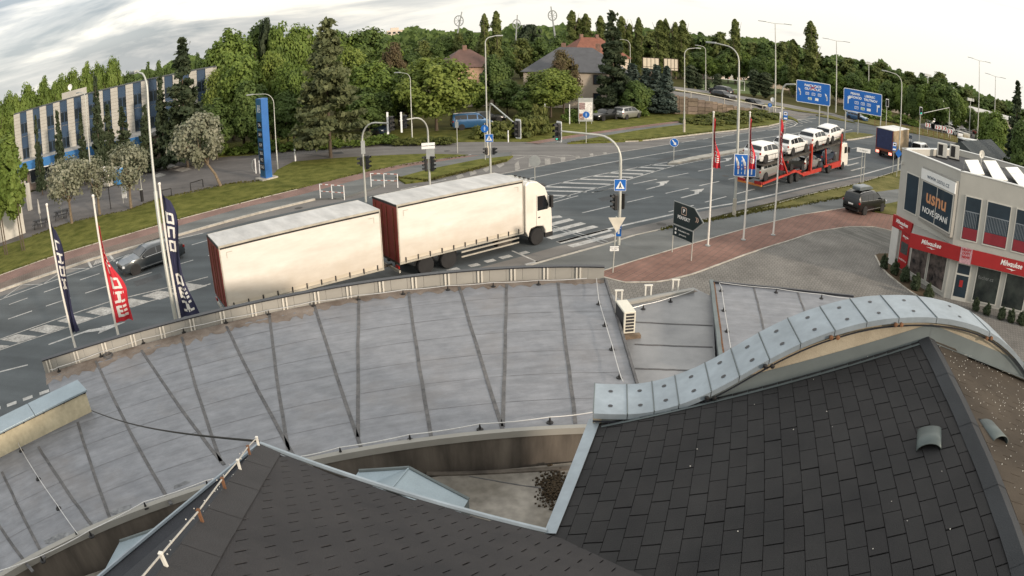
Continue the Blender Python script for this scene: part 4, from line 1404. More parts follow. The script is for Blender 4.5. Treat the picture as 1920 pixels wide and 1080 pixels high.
tag(b.build('black_cable', M_BLACK), 'black cable hanging from the cream upstand to the shingled hip', 'cable')
b = MB()
b.prism([(1.0, 5.15), (7.3, 4.3), (5.6, -3.8), (1.05, -3.8)], 0, 8.45)
b.build('wall', M_RENDERW, villa)
sheet('paved_yard', [(3.2, -12), (46, -12), (46, 24), (28, 40), (22, 33), (6, 26), (3.2, 20)], -.03, .098, M_GREY_PAVER, px=False)

# ================================================================== vehicles
M_TYRE = mat('tyre_rubber', (0.016, 0.016, 0.017), rough=0.85, var=0.2, coords='O')
M_RIM = mat('alloy_rim', (0.42, 0.41, 0.39), rough=0.35, metal=0.8, var=0.1, coords='O')
M_RIM_DK = mat('steel_rim', (0.36, 0.34, 0.30), rough=0.5, metal=0.6, var=0.2, coords='O')
M_CARGLASS = mat('car_glass', (0.010, 0.012, 0.014), rough=0.06, var=0.2, spec=0.5, coat=0.0, coords='O')
M_TRIM = mat('black_trim', (0.014, 0.014, 0.015), rough=0.55, var=0.15, coords='O')
M_HEAD = mat('headlamp', (0.62, 0.64, 0.66), rough=0.12, var=0.1, spec=0.8, coords='O')
M_TAIL = mat('tail_lamp', (0.24, 0.012, 0.010), rough=0.2, var=0.15, spec=0.7, coords='O')
M_PLATE = mat('number_plate', (0.70, 0.70, 0.68), rough=0.5, var=0.05, coords='O')
M_CHROME = mat('chrome_trim', (0.60, 0.60, 0.60), rough=0.2, metal=0.9, var=0.05, coords='O')
def paint(name, c, metal=0.35, rough=0.28):
    return mat('paint_'+name, c, rough=rough, metal=metal, var=0.05, scale=1.5, coat=1.0, spec=0.5, coords='O')
_wheel_me = {}
def wheel_meshes(r, w, dark=False):
    k = (round(r, 2), round(w, 2), dark)
    if k not in _wheel_me:
        t = MB()
        t.lathe([(r*0.62, -w/2), (r*0.93, -w/2), (r, -w*0.32), (r, w*0.32), (r*0.93, w/2), (r*0.62, w/2)], (0, 0, 0), 24, 'y')
        a = t.build('tyre', M_TYRE, smooth=True)
        d = MB()
        d.lathe([(r*0.63, -w*0.36), (r*0.63, w*0.36)], (0, 0, 0), 20, 'y')
        h = MB()
        h.v, h.f, h.m = [], [], []
        for q in range(7):
            an = 2*math.pi*q/7
            for sgn in (-1, 1):
                M3 = Matrix.Rotation(an, 3, 'Y')
                h.box(M3 @ Vector((0, sgn*w*0.40, r*0.33)), (r*0.17, 0.02, r*0.62), M=M3)
        h.lathe([(r*0.15, -w*0.46), (r*0.15, w*0.46)], (0, 0, 0), 10, 'y')
        for sgn in (-1, 1):
            h.lathe([(r*0.58, sgn*w*0.38), (r*0.64, sgn*w*0.38), (r*0.64, sgn*w*0.45), (r*0.58, sgn*w*0.45)], (0, 0, 0), 20, 'y')
        c = h.build('rim', M_RIM_DK if dark else M_RIM)
        e = d.build('hub', M_TRIM)
        _wheel_me[k] = (a.data, c.data, e.data)
        for o in (a, c, e):
            bpy.data.objects.remove(o)
    return _wheel_me[k]
def add_wheel(parent, x, y, r, w, dark=False):
    a, c, e = wheel_meshes(r, w, dark)
    t = inst('wheel', e, parent, (x, y, r))
    inst('tyre', a, t)
    inst('rim', c, t)
    return t
# side profiles: (x/L from the nose, top z/H); belt, glass stations
CARS = {
 'estate': dict(L=4.85, W=1.86, H=1.47, top=[(0.0, .42), (.012, .50), (.05, .56), (.16, .625), (.275, .665), (.36, .83), (.43, .955), (.52, 1.0), (.70, .985), (.86, .93), (.915, .86), (.965, .66), (.99, .58), (1.0, .40)], cowl=.275, roof0=.43, roof1=.875, tail=.962, wb=(.19, .775), r=.335),
 'suv': dict(L=4.6, W=1.88, H=1.64, top=[(0.0, .40), (.012, .52), (.05, .60), (.14, .645), (.255, .675), (.33, .85), (.39, .965), (.50, 1.0), (.72, .985), (.84, .94), (.885, .88), (.955, .67), (.99, .60), (1.0, .38)], cowl=.255, roof0=.39, roof1=.865, tail=.952, wb=(.185, .79), r=.36),
 'mpv': dict(L=4.85, W=1.90, H=1.74, top=[(0.0, .38), (.012, .48), (.06, .56), (.16, .615), (.23, .65), (.31, .83), (.39, .96), (.50, 1.0), (.75, .985), (.91, .95), (.945, .90), (.98, .64), (.992, .54), (1.0, .34)], cowl=.23, roof0=.385, roof1=.925, tail=.978, wb=(.19, .80), r=.335),
 'hatch': dict(L=4.1, W=1.75, H=1.47, top=[(0.0, .40), (.012, .48), (.05, .56), (.16, .63), (.27, .67), (.36, .84), (.44, .96), (.54, 1.0), (.72, .98), (.88, .92), (.93, .86), (.972, .64), (.99, .56), (1.0, .38)], cowl=.27, roof0=.44, roof1=.90, tail=.968, wb=(.19, .80), r=.31),
 'van': dict(L=5.0, W=1.95, H=1.98, top=[(0.0, .34), (.012, .42), (.05, .50), (.13, .56), (.18, .60), (.26, .82), (.33, .96), (.42, 1.0), (.75, 1.0), (.96, .98), (.985, .94), (.992, .6), (.996, .5), (1.0, .30)], cowl=.18, roof0=.33, roof1=.975, tail=.990, wb=(.18, .78), r=.34),
}
def car(name, label, cat, kind, loc, rz, mat_paint, group=None, plate=True, box=False, rails=False, sc=1.0, lite=False, chrome=False):
    k = CARS[kind]
    L, Wd, Hh = k['L'], k['W'], k['H']
    t = thing(name, label, cat, loc, rz, group)
    top = k['top']
    xs = sorted(set([p[0] for p in top] + [k['cowl'], k['roof0'], k['roof1'], k['tail']] + ([.48, .6, .66, .8] if True else [])))
    tx, tz = [p[0] for p in top], [p[1] for p in top]
    belt_f = lambda u: (.60 + .05*min(1, max(0, (u-.2)/.7)))
    def sect(u):
        zt = float(np.interp(u, tx, tz))*Hh
        zb = Hh*float(np.interp(u, [0, .06, .12, .9, .96, 1], [.20, .14, .125, .13, .16, .24]))
        bel = min(belt_f(u)*Hh, zt - 0.012)
        taper = float(np.interp(u, [0, .03, .10, .25, .8, .95, 1], [.70, .84, .95, 1, 1, .95, .82]))
        hw = Wd/2*taper
        gh = max(0.0, min(1.0, (zt - bel)/(Hh*(1-.62))))
        ht = hw*(1 - .26*gh) if gh > .05 else hw*.93
        return [(hw*.90, zb), (hw*.985, zb+.10*Hh), (hw*1.0, zb + (bel-zb)*.62), (hw*.975, bel-0.004), (ht + (hw*.955-ht)*0.12, zt - (zt-bel)*0.14 - 0.002), (ht*.86, zt-0.001), (ht*.45, zt + .010*Hh*gh), (0, zt + .014*Hh*gh)]
    b = MB()
    rows = []
    for u in xs:
        s = sect(u)
        x = L*(0.5-u)
        row = [(x, y, z) for y, z in s] + [(x, -y, z) for y, z in s[-2::-1]]
        rows.append(row)
    n = len(rows[0])
    vs = [p for r in rows for p in r]
    fs = []
    for i in range(len(rows)-1):
        for j in range(n-1):
            fs.append((i*n+j, (i+1)*n+j, (i+1)*n+j+1, i*n+j+1))
        fs.append((i*n+n-1, (i+1)*n+n-1, (i+1)*n, i*n))
    fs.append(tuple(range(n)))
    fs.append(tuple((len(rows)-1)*n + j for j in range(n-1, -1, -1)))
    b.add(vs, fs)
    body = b.build('body', mat_paint, t, smooth=True)
    def P(u, a, off=0.006):
        """point on the glasshouse, a: 0 belt to 1 roof"""
        s = sect(u)
        y = s[3][0] + (s[4][0]-s[3][0])*a
        z = s[3][1] + (s[4][1]-s[3][1])*a
        return L*(0.5-u), y + off, z
    c, r0, r1, tl = k['cowl'], k['roof0'], k['roof1'], k['tail']
    panes = [(c+.045, (r0+.60)/2+.03), ((r0+.60)/2+.045, .70), (.715, r1-.02)] if kind != 'van' else [(c+.04, .37), (.40, .62), (.64, .93)]
    for sg in (1, -1):
        for u0, u1 in panes:
            u1 = max(u1, u0 + .03)
            uu = np.linspace(u0, u1, 4)
            lo, hi = [], []
            for u in uu:
                amax = 0.90
                x, y, z = P(u, 0.06)
                lo.append((x, sg*y, z))
                x, y, z = P(u, amax)
                hi.append((x, sg*y, z))
            q = MB()
            m = len(lo)
            q.add(lo+hi, [(i, i+1, m+i+1, m+i) if sg < 0 else (i+1, i, m+i, m+i+1) for i in range(m-1)])
            q.build('side_window', M_CARGLASS, t)
    def cross(u0, u1, a0, a1, nm):
        q = MB()
        N = 6
        vs = []
        for w in range(N+1):
            u = u0 + (u1-u0)*w/N
            s = sect(u)
            x = L*(0.5-u)
            nx = 0.012 if nm == 'windscreen' else -0.012
            hw = s[4][0]*0.93
            for f in (-1, -.5, 0, .5, 1):
                z = s[5][1] + (s[7][1]-s[5][1])*(1-abs(f)) + 0.010
                vs.append((x + nx, f*hw, z))
        q.add(vs, [(i*5+j, i*5+j+1, (i+1)*5+j+1, (i+1)*5+j) for i in range(N) for j in range(4)])
        return q.build(nm, M_CARGLASS, t, smooth=True)
    cross(c+.012, r0-.015, 0, 1, 'windscreen')
    cross(r1+.018, tl-.006, 0, 1, 'rear_window')
    for wx in k['wb']:
        for sg in (1, -1):
            x = L*(0.5-wx)
            q = MB()
            q.lathe([(k['r']*1.16, 0.0), (k['r']*1.16, 0.012)], (0, 0, 0), 20, 'y')
            q.build('wheel_arch', M_TRIM, t, loc=(x, sg*(Wd/2-0.004) - 0.006, k['r']*1.02))
            add_wheel(t, x, sg*(Wd/2 - 0.09), k['r'], 0.235)
    for sg in (1, -1):
        q = MB()
        s = sect(.03)
        q.box((L*(.5-.030), sg*Wd*.36, s[3][1]-.075), (0.16, Wd*.19, 0.12), sg*R(-22))
        q.build('headlamp', M_HEAD, t)
        q = MB()
        s = sect(.975)
        q.box((L*(.5-.972), sg*Wd*.385, Hh*.55), (0.14, Wd*.17, 0.16), sg*R(16))
        q.build('tail_lamp', M_TAIL, t)
        q = MB()
        q.box((L*(.5-c-.07), sg*(Wd/2+.07), Hh*.665), (0.12, 0.20, 0.13))
        q.build('door_mirror', mat_paint, t, bevel=0.03)
    q = MB()
    q.box((L*.497, 0, Hh*.36), (0.06, Wd*.52, Hh*.13))
    q.build('grille', M_TRIM, t)
    q = MB()
    q.box((L*.485, 0, Hh*.19), (0.12, Wd*.80, Hh*.09))
    q.build('front_bumper_trim', M_TRIM, t)
    q = MB()
    q.box((-L*.480, 0, Hh*.23), (0.12, Wd*.84, Hh*.10))
    q.build('rear_bumper_trim', M_TRIM, t)
    if plate:
        q = MB()
        q.box((-L*.4965, 0, Hh*.46), (0.03, 0.50, 0.11))
        q.build('number_plate', M_PLATE, t)
    if chrome:
        for sg in (1, -1):
            pts = [P(u, 0.0, 0.012) for u in np.linspace(c+.03, r1, 7)]
            q = MB()
            q.tube([(x, sg*y, z) for x, y, z in pts], 0.016, 5)
            q.build('window_trim', M_CHROME, t)
            q = MB()
            q.box((0, sg*(Wd/2 - 0.005), Hh*.215), (L*.46, 0.03, 0.035))
            q.build('sill_trim', M_CHROME, t)
    if rails:
        for sg in (1, -1):
            q = MB()
            pts = []
            for u in np.linspace(r0+.04, r1-.02, 7):
                s = sect(u)
                pts.append((L*(.5-u), sg*s[5][0], s[5][1]+.045))
            q.tube(pts, 0.018, 6)
            q.build('roof_rail', M_CHROME, t)
    if box:
        q = MB()
        x0, x1, hw = -L*.36, L*.10, 0.42
        z0 = Hh + 0.07
        prof = [(x0, z0+.03), (x0+.03, z0+.26), (x0+.25, z0+.33), (x1-.5, z0+.30), (x1-.05, z0+.12), (x1, z0+.03), (x1-.1, z0), (x0+.05, z0)]
        q.ext(prof, 'y', -hw, hw)
        q.build('roof_box', mat('grey_roof_box', (0.10, 0.12, 0.13), rough=0.35, var=0.1, coords='O', coat=0.4), t, bevel=0.05)
        for xx in (x0+.5, x1-.5):
            q = MB()
            q.bx(xx-.03, xx+.03, -.62, .62, Hh+.03, Hh+.065)
            q.build('roof_bar', M_CHROME, t)
    if sc != 1.0:
        t.scale = (sc, sc, sc)
    return t
def heading(p, q):
    return math.atan2(q[1]-p[1], q[0]-p[0])

P_GREY = paint('graphite', (0.042, 0.050, 0.056), 0.35)
P_BLACK = mat('paint_black', (0.004, 0.0045, 0.005), rough=0.3, var=0.05, scale=1.5, coat=0.25, spec=0.4, coords='O')
P_WHITE = paint('white', (0.66, 0.66, 0.65), 0.0)
P_SILVER = paint('silver', (0.42, 0.42, 0.41), 0.7)
P_BLUE = paint('blue', (0.03, 0.10, 0.22), 0.3)
P_DKBLUE = paint('dark_blue', (0.018, 0.035, 0.065), 0.4)
P_RED = paint('red', (0.25, 0.03, 0.02), 0.2)
P_CREAM = paint('cream', (0.62, 0.58, 0.50), 0.0)

# grey estate driving left on the far carriageway
a, c = gp(238, 513, 0), gp(330, 482, 0)
rd = heading(gp(330, 480), gp(60, 575))
cgx = gp(283, 489, 0.3)
car('estate_car', 'graphite grey estate car driving left behind the navy flags', 'car', 'estate', (cgx.x, cgx.y, 0.004), heading(gp(326, 487), gp(248, 514)), P_GREY, chrome=True)
p = gp(1622, 386, 0.5)
car('black_mpv', 'black people carrier with a grey roof box parked on the red pavers', 'car', 'mpv', (p.x, p.y, 0.135), heading(gp(1612, 404), gp(1650, 396)), P_BLACK, box=True, chrome=True, rails=True)

# ---- white curtain-sided lorry with drawbar trailer
M_CURT = mat('cream_curtain', (0.60, 0.572, 0.525), rough=0.6, var=0.10, scale=1.0, col2=(0.66, 0.64, 0.60), coords='O', fine=0.02, stretch=(0.35, 1, 1.4))
M_CURT_LOW = mat('low_curtain', (0.50, 0.44, 0.35), rough=0.7, var=0.2, scale=1.0, col2=(0.60, 0.55, 0.46), coords='O', stretch=(0.4, 1, 2))  # browner curtain tone for the lower pockets
M_TARP = mat('roof_tarp', (0.40, 0.40, 0.395), rough=0.65, var=0.16, scale=0.8, col2=(0.55, 0.55, 0.54), coords='O', detail=8, stretch=(1.5, 0.5, 1))
M_DOOR_R = mat('red_tail_doors', (0.165, 0.022, 0.016), rough=0.45, var=0.18, scale=2, coords='O')
M_RAIL_A = mat('aluminium_rail', (0.42, 0.40, 0.35), rough=0.45, metal=0.4, var=0.15, coords='O')
M_CABW = mat('cab_white', (0.66, 0.63, 0.57), rough=0.25, var=0.05, coat=0.8, coords='O')
M_CHASSIS = mat('chassis_grime', (0.045, 0.040, 0.034), rough=0.8, var=0.4, scale=3, coords='O')
_nt = M_CURT.node_tree                           # the curtains turn browner towards the foot
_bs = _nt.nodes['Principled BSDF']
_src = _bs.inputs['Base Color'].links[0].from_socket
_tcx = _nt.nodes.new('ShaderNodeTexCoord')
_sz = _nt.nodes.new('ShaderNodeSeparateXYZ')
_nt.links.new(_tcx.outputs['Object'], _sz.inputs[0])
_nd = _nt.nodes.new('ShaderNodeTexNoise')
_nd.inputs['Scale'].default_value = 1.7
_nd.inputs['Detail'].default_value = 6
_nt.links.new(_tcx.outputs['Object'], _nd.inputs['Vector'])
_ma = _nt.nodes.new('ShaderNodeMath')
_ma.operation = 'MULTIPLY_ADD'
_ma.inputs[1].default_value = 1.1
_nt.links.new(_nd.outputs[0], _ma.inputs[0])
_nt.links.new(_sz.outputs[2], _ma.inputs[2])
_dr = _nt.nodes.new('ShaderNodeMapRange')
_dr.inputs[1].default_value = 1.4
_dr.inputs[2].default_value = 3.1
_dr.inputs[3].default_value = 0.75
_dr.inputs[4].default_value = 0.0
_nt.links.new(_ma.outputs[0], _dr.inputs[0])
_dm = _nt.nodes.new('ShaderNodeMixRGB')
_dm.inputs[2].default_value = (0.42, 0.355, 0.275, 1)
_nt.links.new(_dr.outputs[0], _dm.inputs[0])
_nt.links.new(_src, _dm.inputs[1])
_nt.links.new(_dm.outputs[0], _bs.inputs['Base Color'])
def curtain_box(t, x0, x1, zb, zt, w):
    """body parts of a curtain-sided box from x0 (rear) to x1 (front)"""
    q = MB()
    # near/far curtains slightly bellied with faint vertical folds
    for sg in (1, -1):
        N = 60
        vs = []
        for i in range(N+1):
            x = x0+.06 + (x1-x0-.12)*i/N
            for z, bel in ((zb+.02, 0), (zb+.25, .004), ((zb+zt)/2, .012), (zt-.35, .006), (zt-.17, 0)):
                vs.append((x, sg*(w/2 + bel + .003*math.sin(i*1.9) + .002*math.sin(i*.7+z*3)), z))
        c = MB()
        c.add(vs, [((i*5+j, (i+1)*5+j, (i+1)*5+j+1, i*5+j+1) if sg < 0 else (i*5+j+1, (i+1)*5+j+1, (i+1)*5+j, i*5+j)) for i in range(N) for j in range(4)])
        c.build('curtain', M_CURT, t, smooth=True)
        s = MB()
        s.bx(x0, x1, sg*(w/2-.04), sg*(w/2+.018), zt-.165, zt-.085)
        s.build('curtain_rail', M_TRIM, t)
        s = MB()
        s.bx(x0, x1, sg*(w/2-.05), sg*(w/2+.012), zt-.083, zt+.01)
        s.build('roof_rail', M_RAIL_A, t)
        s = MB()
        s.bx(x0, x1, sg*(w/2-.06), sg*(w/2+.020), zb-.10, zb+.015)
        s.build('side_rave', M_RAIL_A, t)
        n = int((x1-x0)/.72)
        for i in range(n):
            x = x0 + .35 + i*(x1-x0-.7)/(n-1)
            s = MB()
            s.bx(x-.028, x+.028, sg*(w/2+.015), sg*(w/2+.032), zb-.05, zb+.23)
            s.build('curtain_strap', M_TRIM, t)
            if i < n-1:
                s = MB()
                s.bx(x+.06, x+(x1-x0-.7)/(n-1)-.06, sg*(w/2+.013), sg*(w/2+.019), zb+.03, zb+.20)
                s.build('lower_pocket', M_CURT_LOW, t)
        for xx in (x0+.03, x1-.03):
            s = MB()
            s.bx(xx-.03, xx+.03, sg*(w/2-.05), sg*(w/2+.022), zb, zt-.086)
            s.build('corner_post', M_RAIL_A, t)
    q = MB()
    N = 22
    vs = []
    for i in range(N+1):
        x = x0 + (x1-x0)*i/N
        for y in (-w/2+.05, -w/4, 0, w/4, w/2-.05):
            vs.append((x, y, zt + .006 + .018*(1-abs(y)/(w/2)) + (.012 if i % 2 else -.004)*(1-abs(y)/(w/2)*.9) + rnd.uniform(-.005, .005)))
    q.add(vs, [(i*5+j, (i+1)*5+j, (i+1)*5+j+1, i*5+j+1) for i in range(N) for j in range(4)])
    q.build('roof_tarp', M_TARP, t)
    q = MB()
    q.bx(x1-.03, x1, -w/2+.03, w/2-.03, zb, zt-.02)
    q.build('headboard', M_CABW, t)
    for sg in (1, -1):
        q = MB()
        q.bx(x0-.03, x0+.02, sg*.008, sg*(w/2-.02), zb, zt-.10)
        q.build('tail_door', M_DOOR_R, t)
        for yy in (.25, .95):
            q = MB()
            q.tube([(x0-.05, sg*yy, zb+.05), (x0-.05, sg*yy, zt-.2)], .018, 6)
            q.build('lock_bar', M_RUST, t)
    q = MB()
    q.bx(x0-.04, x0+.03, -w/2, w/2, zt-.098, zt+.008)
    q.build('rear_header', M_TRIM, t)
    q = MB()
    q.bx(x0, x1, -w/2+.05, w/2-.05, zb-.14, zb-.005)
    q.build('floor', M_CHASSIS, t)
    for sg in (1, -1):
        q = MB()
        q.bx(x0-.06, x0, sg*(w/2-.40), sg*(w/2-.06), zb-.34, zb-.20)
        q.build('tail_lamp', M_TAIL, t)
        for xx, d in ((x0+.35, 1), (x1-.35, -1)):
            q = MB()
            yy = sg*(w/2+.016)
            q.bx(xx, xx+d*.30, yy-.001, yy+.001, zt-.36, zt-.33)
            q.bx(xx, xx+d*.03, yy-.001, yy+.001, zt-.62, zt-.36)
            q.build('corner_marking', M_RAIL_A, t)
    q = MB()
    q.bx(x0-.02, x0+.06, -w/2+.1, w/2-.1, .45, .58)
    q.build('underrun_bar', M_RAIL_A, t)
TZ, TB = 4.0, 1.02
tr_head = heading(gp(742, 384, TZ), gp(978, 337, TZ))
rear = gp(743, 385, TZ)
dT = Vector((math.cos(tr_head), math.sin(tr_head), 0))
nT = Vector((-dT.y, dT.x, 0))
wT = 2.58
org = rear + nT*(wT/2)
lorry = thing('curtain_lorry', 'white and cream curtain-sided lorry cab and body with red tail doors', 'lorry', (org.x, org.y, 0.004), tr_head)
LB = (gp(978, 337, TZ) - rear).length
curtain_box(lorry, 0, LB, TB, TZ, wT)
q = MB()
for sg in (1, -1):
    q.bx(.2, LB+2.0, sg*.36, sg*.50, .62, .88)
q.build('chassis', M_CHASSIS, lorry)
for x in (1.55, 2.95, LB+1.05):
    for sg in (1, -1):
        add_wheel(lorry, x, sg*(wT/2-.20), .50, .32, True)
for sg in (1, -1):
    for x in (1.55, 2.95):
        q = MB()
        q.tube([(x + .60*math.cos(a), sg*(wT/2-.20), .50 + .60*math.sin(a)) for a in [R(15+15*k) for k in range(11)]], .05, 5)
        q.build('mudguard', M_TRIM, lorry)
    q = MB()
    q.bx(3.75, LB-.3, sg*(wT/2-.07), sg*(wT/2-.03), .42, .50)
    q.build('side_guard', M_RAIL_A, lorry)
    q = MB()
    q.bx(3.75, LB-.3, sg*(wT/2-.07), sg*(wT/2-.03), .68, .77)
    q.build('side_guard', M_RAIL_A, lorry)
    q = MB()
    q.bx(LB-1.7, LB-.7, sg*.60, sg*(wT/2-.1), .38, .86)
    q.build('fuel_tank', M_CHASSIS, lorry, bevel=.08)
# cab
cx = LB+.22
cabp = [(cx, .95), (cx, 3.62), (cx+.25, 3.80), (cx+.9, 3.72), (cx+1.45, 3.32), (cx+1.78, 2.55), (cx+1.93, 1.95), (cx+1.98, 1.30), (cx+1.98, .42), (cx+1.50, .40), (cx+1.45, .80), (cx+1.30, 1.06), (cx+.83, 1.12), (cx+.40, 1.06), (cx+.26, .80), (cx+.24, .55)]
q = MB()
q.ext(cabp, 'y', -1.22, 1.22)
q.build('cab', M_CABW, lorry, bevel=.06)
q = MB()
q.add([(cx+1.475, -1.08, 3.24), (cx+1.475, 1.08, 3.24), (cx+1.93, 1.12, 2.02), (cx+1.93, -1.12, 2.02)], [(0, 1, 2, 3)])
o = q.build('windscreen', M_CARGLASS, lorry)
o.location = (.03, 0, .01)
for sg in (1, -1):
    q = MB()
    q.prism([(cx+.86, 2.02), (cx+1.62, 2.02), (cx+1.68, 2.30), (cx+1.42, 2.86), (cx+.86, 2.88)], 0, .012)
    o = q.build('side_window', M_CARGLASS, lorry)
    o.matrix_local = Matrix.Translation((0, sg*1.222 + (.012 if sg < 0 else 0), 0)) @ Matrix.Rotation(R(90), 4, 'X')
    q = MB()
    q.bx(cx+.78, cx+.795, sg*1.221, sg*1.226, 1.1, 2.95)
    q.build('door_seam', M_TRIM, lorry)
    q = MB()
    q.bx(cx+.10, cx+.55, sg*1.221, sg*1.2235, 2.0, 2.75)
    q.build('sleeper_panel', mat('cab_panel', (0.58, 0.55, 0.49), rough=0.4, var=.05, coords='O'), lorry)
    q = MB()
    q.bx(cx+.90, cx+1.05, sg*1.222, sg*1.25, 1.60, 1.66)
    q.build('door_handle', M_TRIM, lorry)
    q = MB()
    q.box((cx+1.72, sg*1.42, 2.50), (.16, .22, .72))
    q.box((cx+1.66, sg*1.30, 2.86), (.05, .22, .05))
    q.build('mirror', M_TRIM, lorry, bevel=.03)
    q = MB()
    q.bx(cx+1.93, cx+2.0, sg*.72, sg*1.15, .75, 1.0)
    q.build('headlamp', M_HEAD, lorry)
    q = MB()
    q.bx(cx+1.4, cx+2.0, sg*1.14, sg*1.235, .36, .62)
    q.build('bumper_corner', M_TRIM, lorry)
q = MB()
q.box((cx+1.53, 0, 3.36), (.30, 2.1, .05), M=Matrix.Rotation(R(20), 3, 'Y'))
q.build('sun_visor', M_TRIM, lorry)
q = MB()
q.bx(cx+1.975, cx+1.995, -.8, .8, 1.15, 1.75)
q.build('grille', M_TRIM, lorry)
for yy in (-.6, -.2, .2, .6):
    q = MB()
    q.box((cx+.75, yy, 3.80), (.10, .12, .08))
    q.build('roof_lamp', M_TRIM, lorry)
# trailer
rear2 = gp(409, 463, TZ)
fr2 = gp(712, 393, TZ)
h2 = heading(rear2, fr2)
d2 = Vector((math.cos(h2), math.sin(h2), 0))
n2 = Vector((-d2.y, d2.x, 0))
o2 = rear2 + n2*(wT/2)
LT = (fr2-rear2).length
trailer = thing('drawbar_trailer', 'cream curtain-sided drawbar trailer with dark red rear, behind the lorry', 'trailer', (o2.x, o2.y, 0.004), h2)
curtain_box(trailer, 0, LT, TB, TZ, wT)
q = MB()
for sg in (1, -1):
    q.bx(.2, LT-.1, sg*.36, sg*.50, .62, .88)
q.build('chassis', M_CHASSIS, trailer)
q = MB()
q.tube([(LT-1.5, .25, .62), (LT+1.1, 0, .60)], .06, 6)
q.tube([(LT-1.5, -.25, .62), (LT+1.1, 0, .60)], .06, 6)
q.build('drawbar', M_CHASSIS, trailer)
for x in (3.1, 4.4):
    for sg in (1, -1):
        add_wheel(trailer, x, sg*(wT/2-.20), .48, .30, True)

# ---- car transporter with its load
M_TRRED = mat('transporter_red', (0.36, 0.030, 0.018), rough=0.4, var=0.15, coat=0.4, coords='O')
ta, tb = gp(1478, 347, 0), gp(1588, 317, 0)
th = heading(ta, tb)
dd = Vector((math.cos(th), math.sin(th), 0))
nn_ = Vector((-dd.y, dd.x, 0))
o3 = gp(1424, 352, 0.3) + nn_*1.0
o3.z = 0.004
carrier = thing('car_transporter', 'red two-deck car transporter lorry with white cab, loaded with cars', 'lorry', o3, th)
TL = 19.2
def beam(nm, a, c, w, h, m=None):
    a, c = Vector(a), Vector(c)
    d = c-a
    q = MB()
    M3 = d.to_track_quat('X', 'Z').to_matrix()
    q.box((a+c)/2, (d.length, w, h), M=M3)
    return q.build(nm, m or M_TRRED, carrier)
for sg in (1, -1):
    y = sg*1.12
    beam('lower_rail', (0.2, y, .62), (5.3, y, .95), .14, .16)
    beam('lower_rail', (5.3, y, .95), (6.3, y, 1.12), .14, .16)
    beam('lower_rail', (6.3, y, 1.12), (8.2, y, .55), .14, .18)
    beam('lower_rail', (8.2, y, .55), (12.6, y, .60), .14, .34)
    beam('lower_rail', (13.3, y, .80), (19.0, y, 1.0), .14, .20)
    beam('deck_post', (4.9, y, .95), (3.6, y, 2.55), .14, .16)
    beam('deck_post', (9.9, y, .6), (9.9, y, 3.35), .26, .30)
    beam('deck_post', (13.9, y, .9), (13.5, y, 2.6), .14, .14)
    beam('deck_post', (17.6, y, 1.0), (17.9, y, 3.9), .16, .20)
    beam('upper_rail', (0.0, y, 2.15), (5.2, y, 2.30), .12, .14, M_CHASSIS)
    beam('upper_rail', (5.2, y, 2.30), (10.6, y, 2.62), .12, .14, M_CHASSIS)
    beam('upper_rail', (10.9, y, 2.62), (15.4, y, 2.85), .12, .14, M_CHASSIS)
    beam('upper_rail', (15.4, y, 2.85), (19.4, y, 3.20), .12, .14, M_CHASSIS)
    for x0, x1, z0, z1 in ((0.1, 10.4, 2.95, 3.35), (11.0, 17.5, 3.4, 3.7)):
        q = MB()
        q.tube([(x0, sg*1.22, z0), (x1, sg*1.22, z1)], .018, 5)
        q.build('guard_wire', M_CHASSIS, carrier)
        for k in range(6):
            xx = x0+(x1-x0)*k/5
            zz_ = z0+(z1-z0)*k/5
            q = MB()
            q.tube([(xx, sg*1.22, zz_), (xx, sg*1.22, zz_-.75)], .018, 5)
            q.build('guard_post', M_CHASSIS, carrier)
    for x in (5.7, 7.0):
        add_wheel(carrier, x, sg*1.05, .42, .30, True)
    for x in (14.6, 18.5):
        add_wheel(carrier, x, sg*1.05, .45, .32, True)
    beam('wheel_cover', (5.1, y, 1.02), (7.7, y, .98), .22, .10)
    q = MB()
    q.bx(-.1, .05, sg*.5, sg*1.2, .55, .80)
    q.build('tail_lamp', M_TAIL, carrier)
for z0, x0, x1, z1 in ((2.20, 0.0, 5.2, 2.36), (2.36, 5.3, 10.5, 2.66), (2.68, 11.0, 15.3, 2.9), (2.9, 15.5, 19.3, 3.24), (.62, .3, 5.2, .98), (.62, 8.3, 12.5, .66)):
    q = MB()
    for sg in (1, -1):
        q.add([(x0, sg*.45, z0), (x1, sg*.45, z1), (x1, sg*1.06, z1), (x0, sg*1.06, z0), (x0, sg*.45, z0-.05), (x1, sg*.45, z1-.05), (x1, sg*1.06, z1-.05), (x0, sg*1.06, z0-.05)], [(0, 1, 2, 3), (7, 6, 5, 4), (0, 4, 5, 1), (3, 2, 6, 7), (0, 3, 7, 4), (1, 5, 6, 2)])
    q.build('deck', M_CHASSIS, carrier)
q = MB()
q.ext([(18.0, .55), (18.0, 2.75), (18.3, 2.90), (19.5, 2.85), (19.85, 2.1), (19.98, 1.3), (19.98, .40), (18.2, .40)], 'y', -1.2, 1.2)
q.build('cab', M_CABW, carrier, bevel=.06)
q = MB()
q.add([(19.55, -1.05, 2.75), (19.55, 1.05, 2.75), (19.90, 1.1, 1.95), (19.90, -1.1, 1.95)], [(0, 1, 2, 3)])
q.build('windscreen', M_CARGLASS, carrier, loc=(.02, 0, 0))
for sg in (1, -1):
    q = MB()
    q.bx(18.75, 19.5, sg*1.201, sg*1.21, 1.75, 2.45)
    q.build('side_window', M_CARGLASS, carrier)
    q = MB()
    q.box((19.75, sg*1.36, 2.1), (.14, .2, .6))
    q.build('mirror', M_TRIM, carrier)
    q = MB()
    q.bx(15.3, 17.9, sg*1.02, sg*1.2, .42, .86)
    q.build('side_skirt', M_TRRED, carrier)
q = MB()
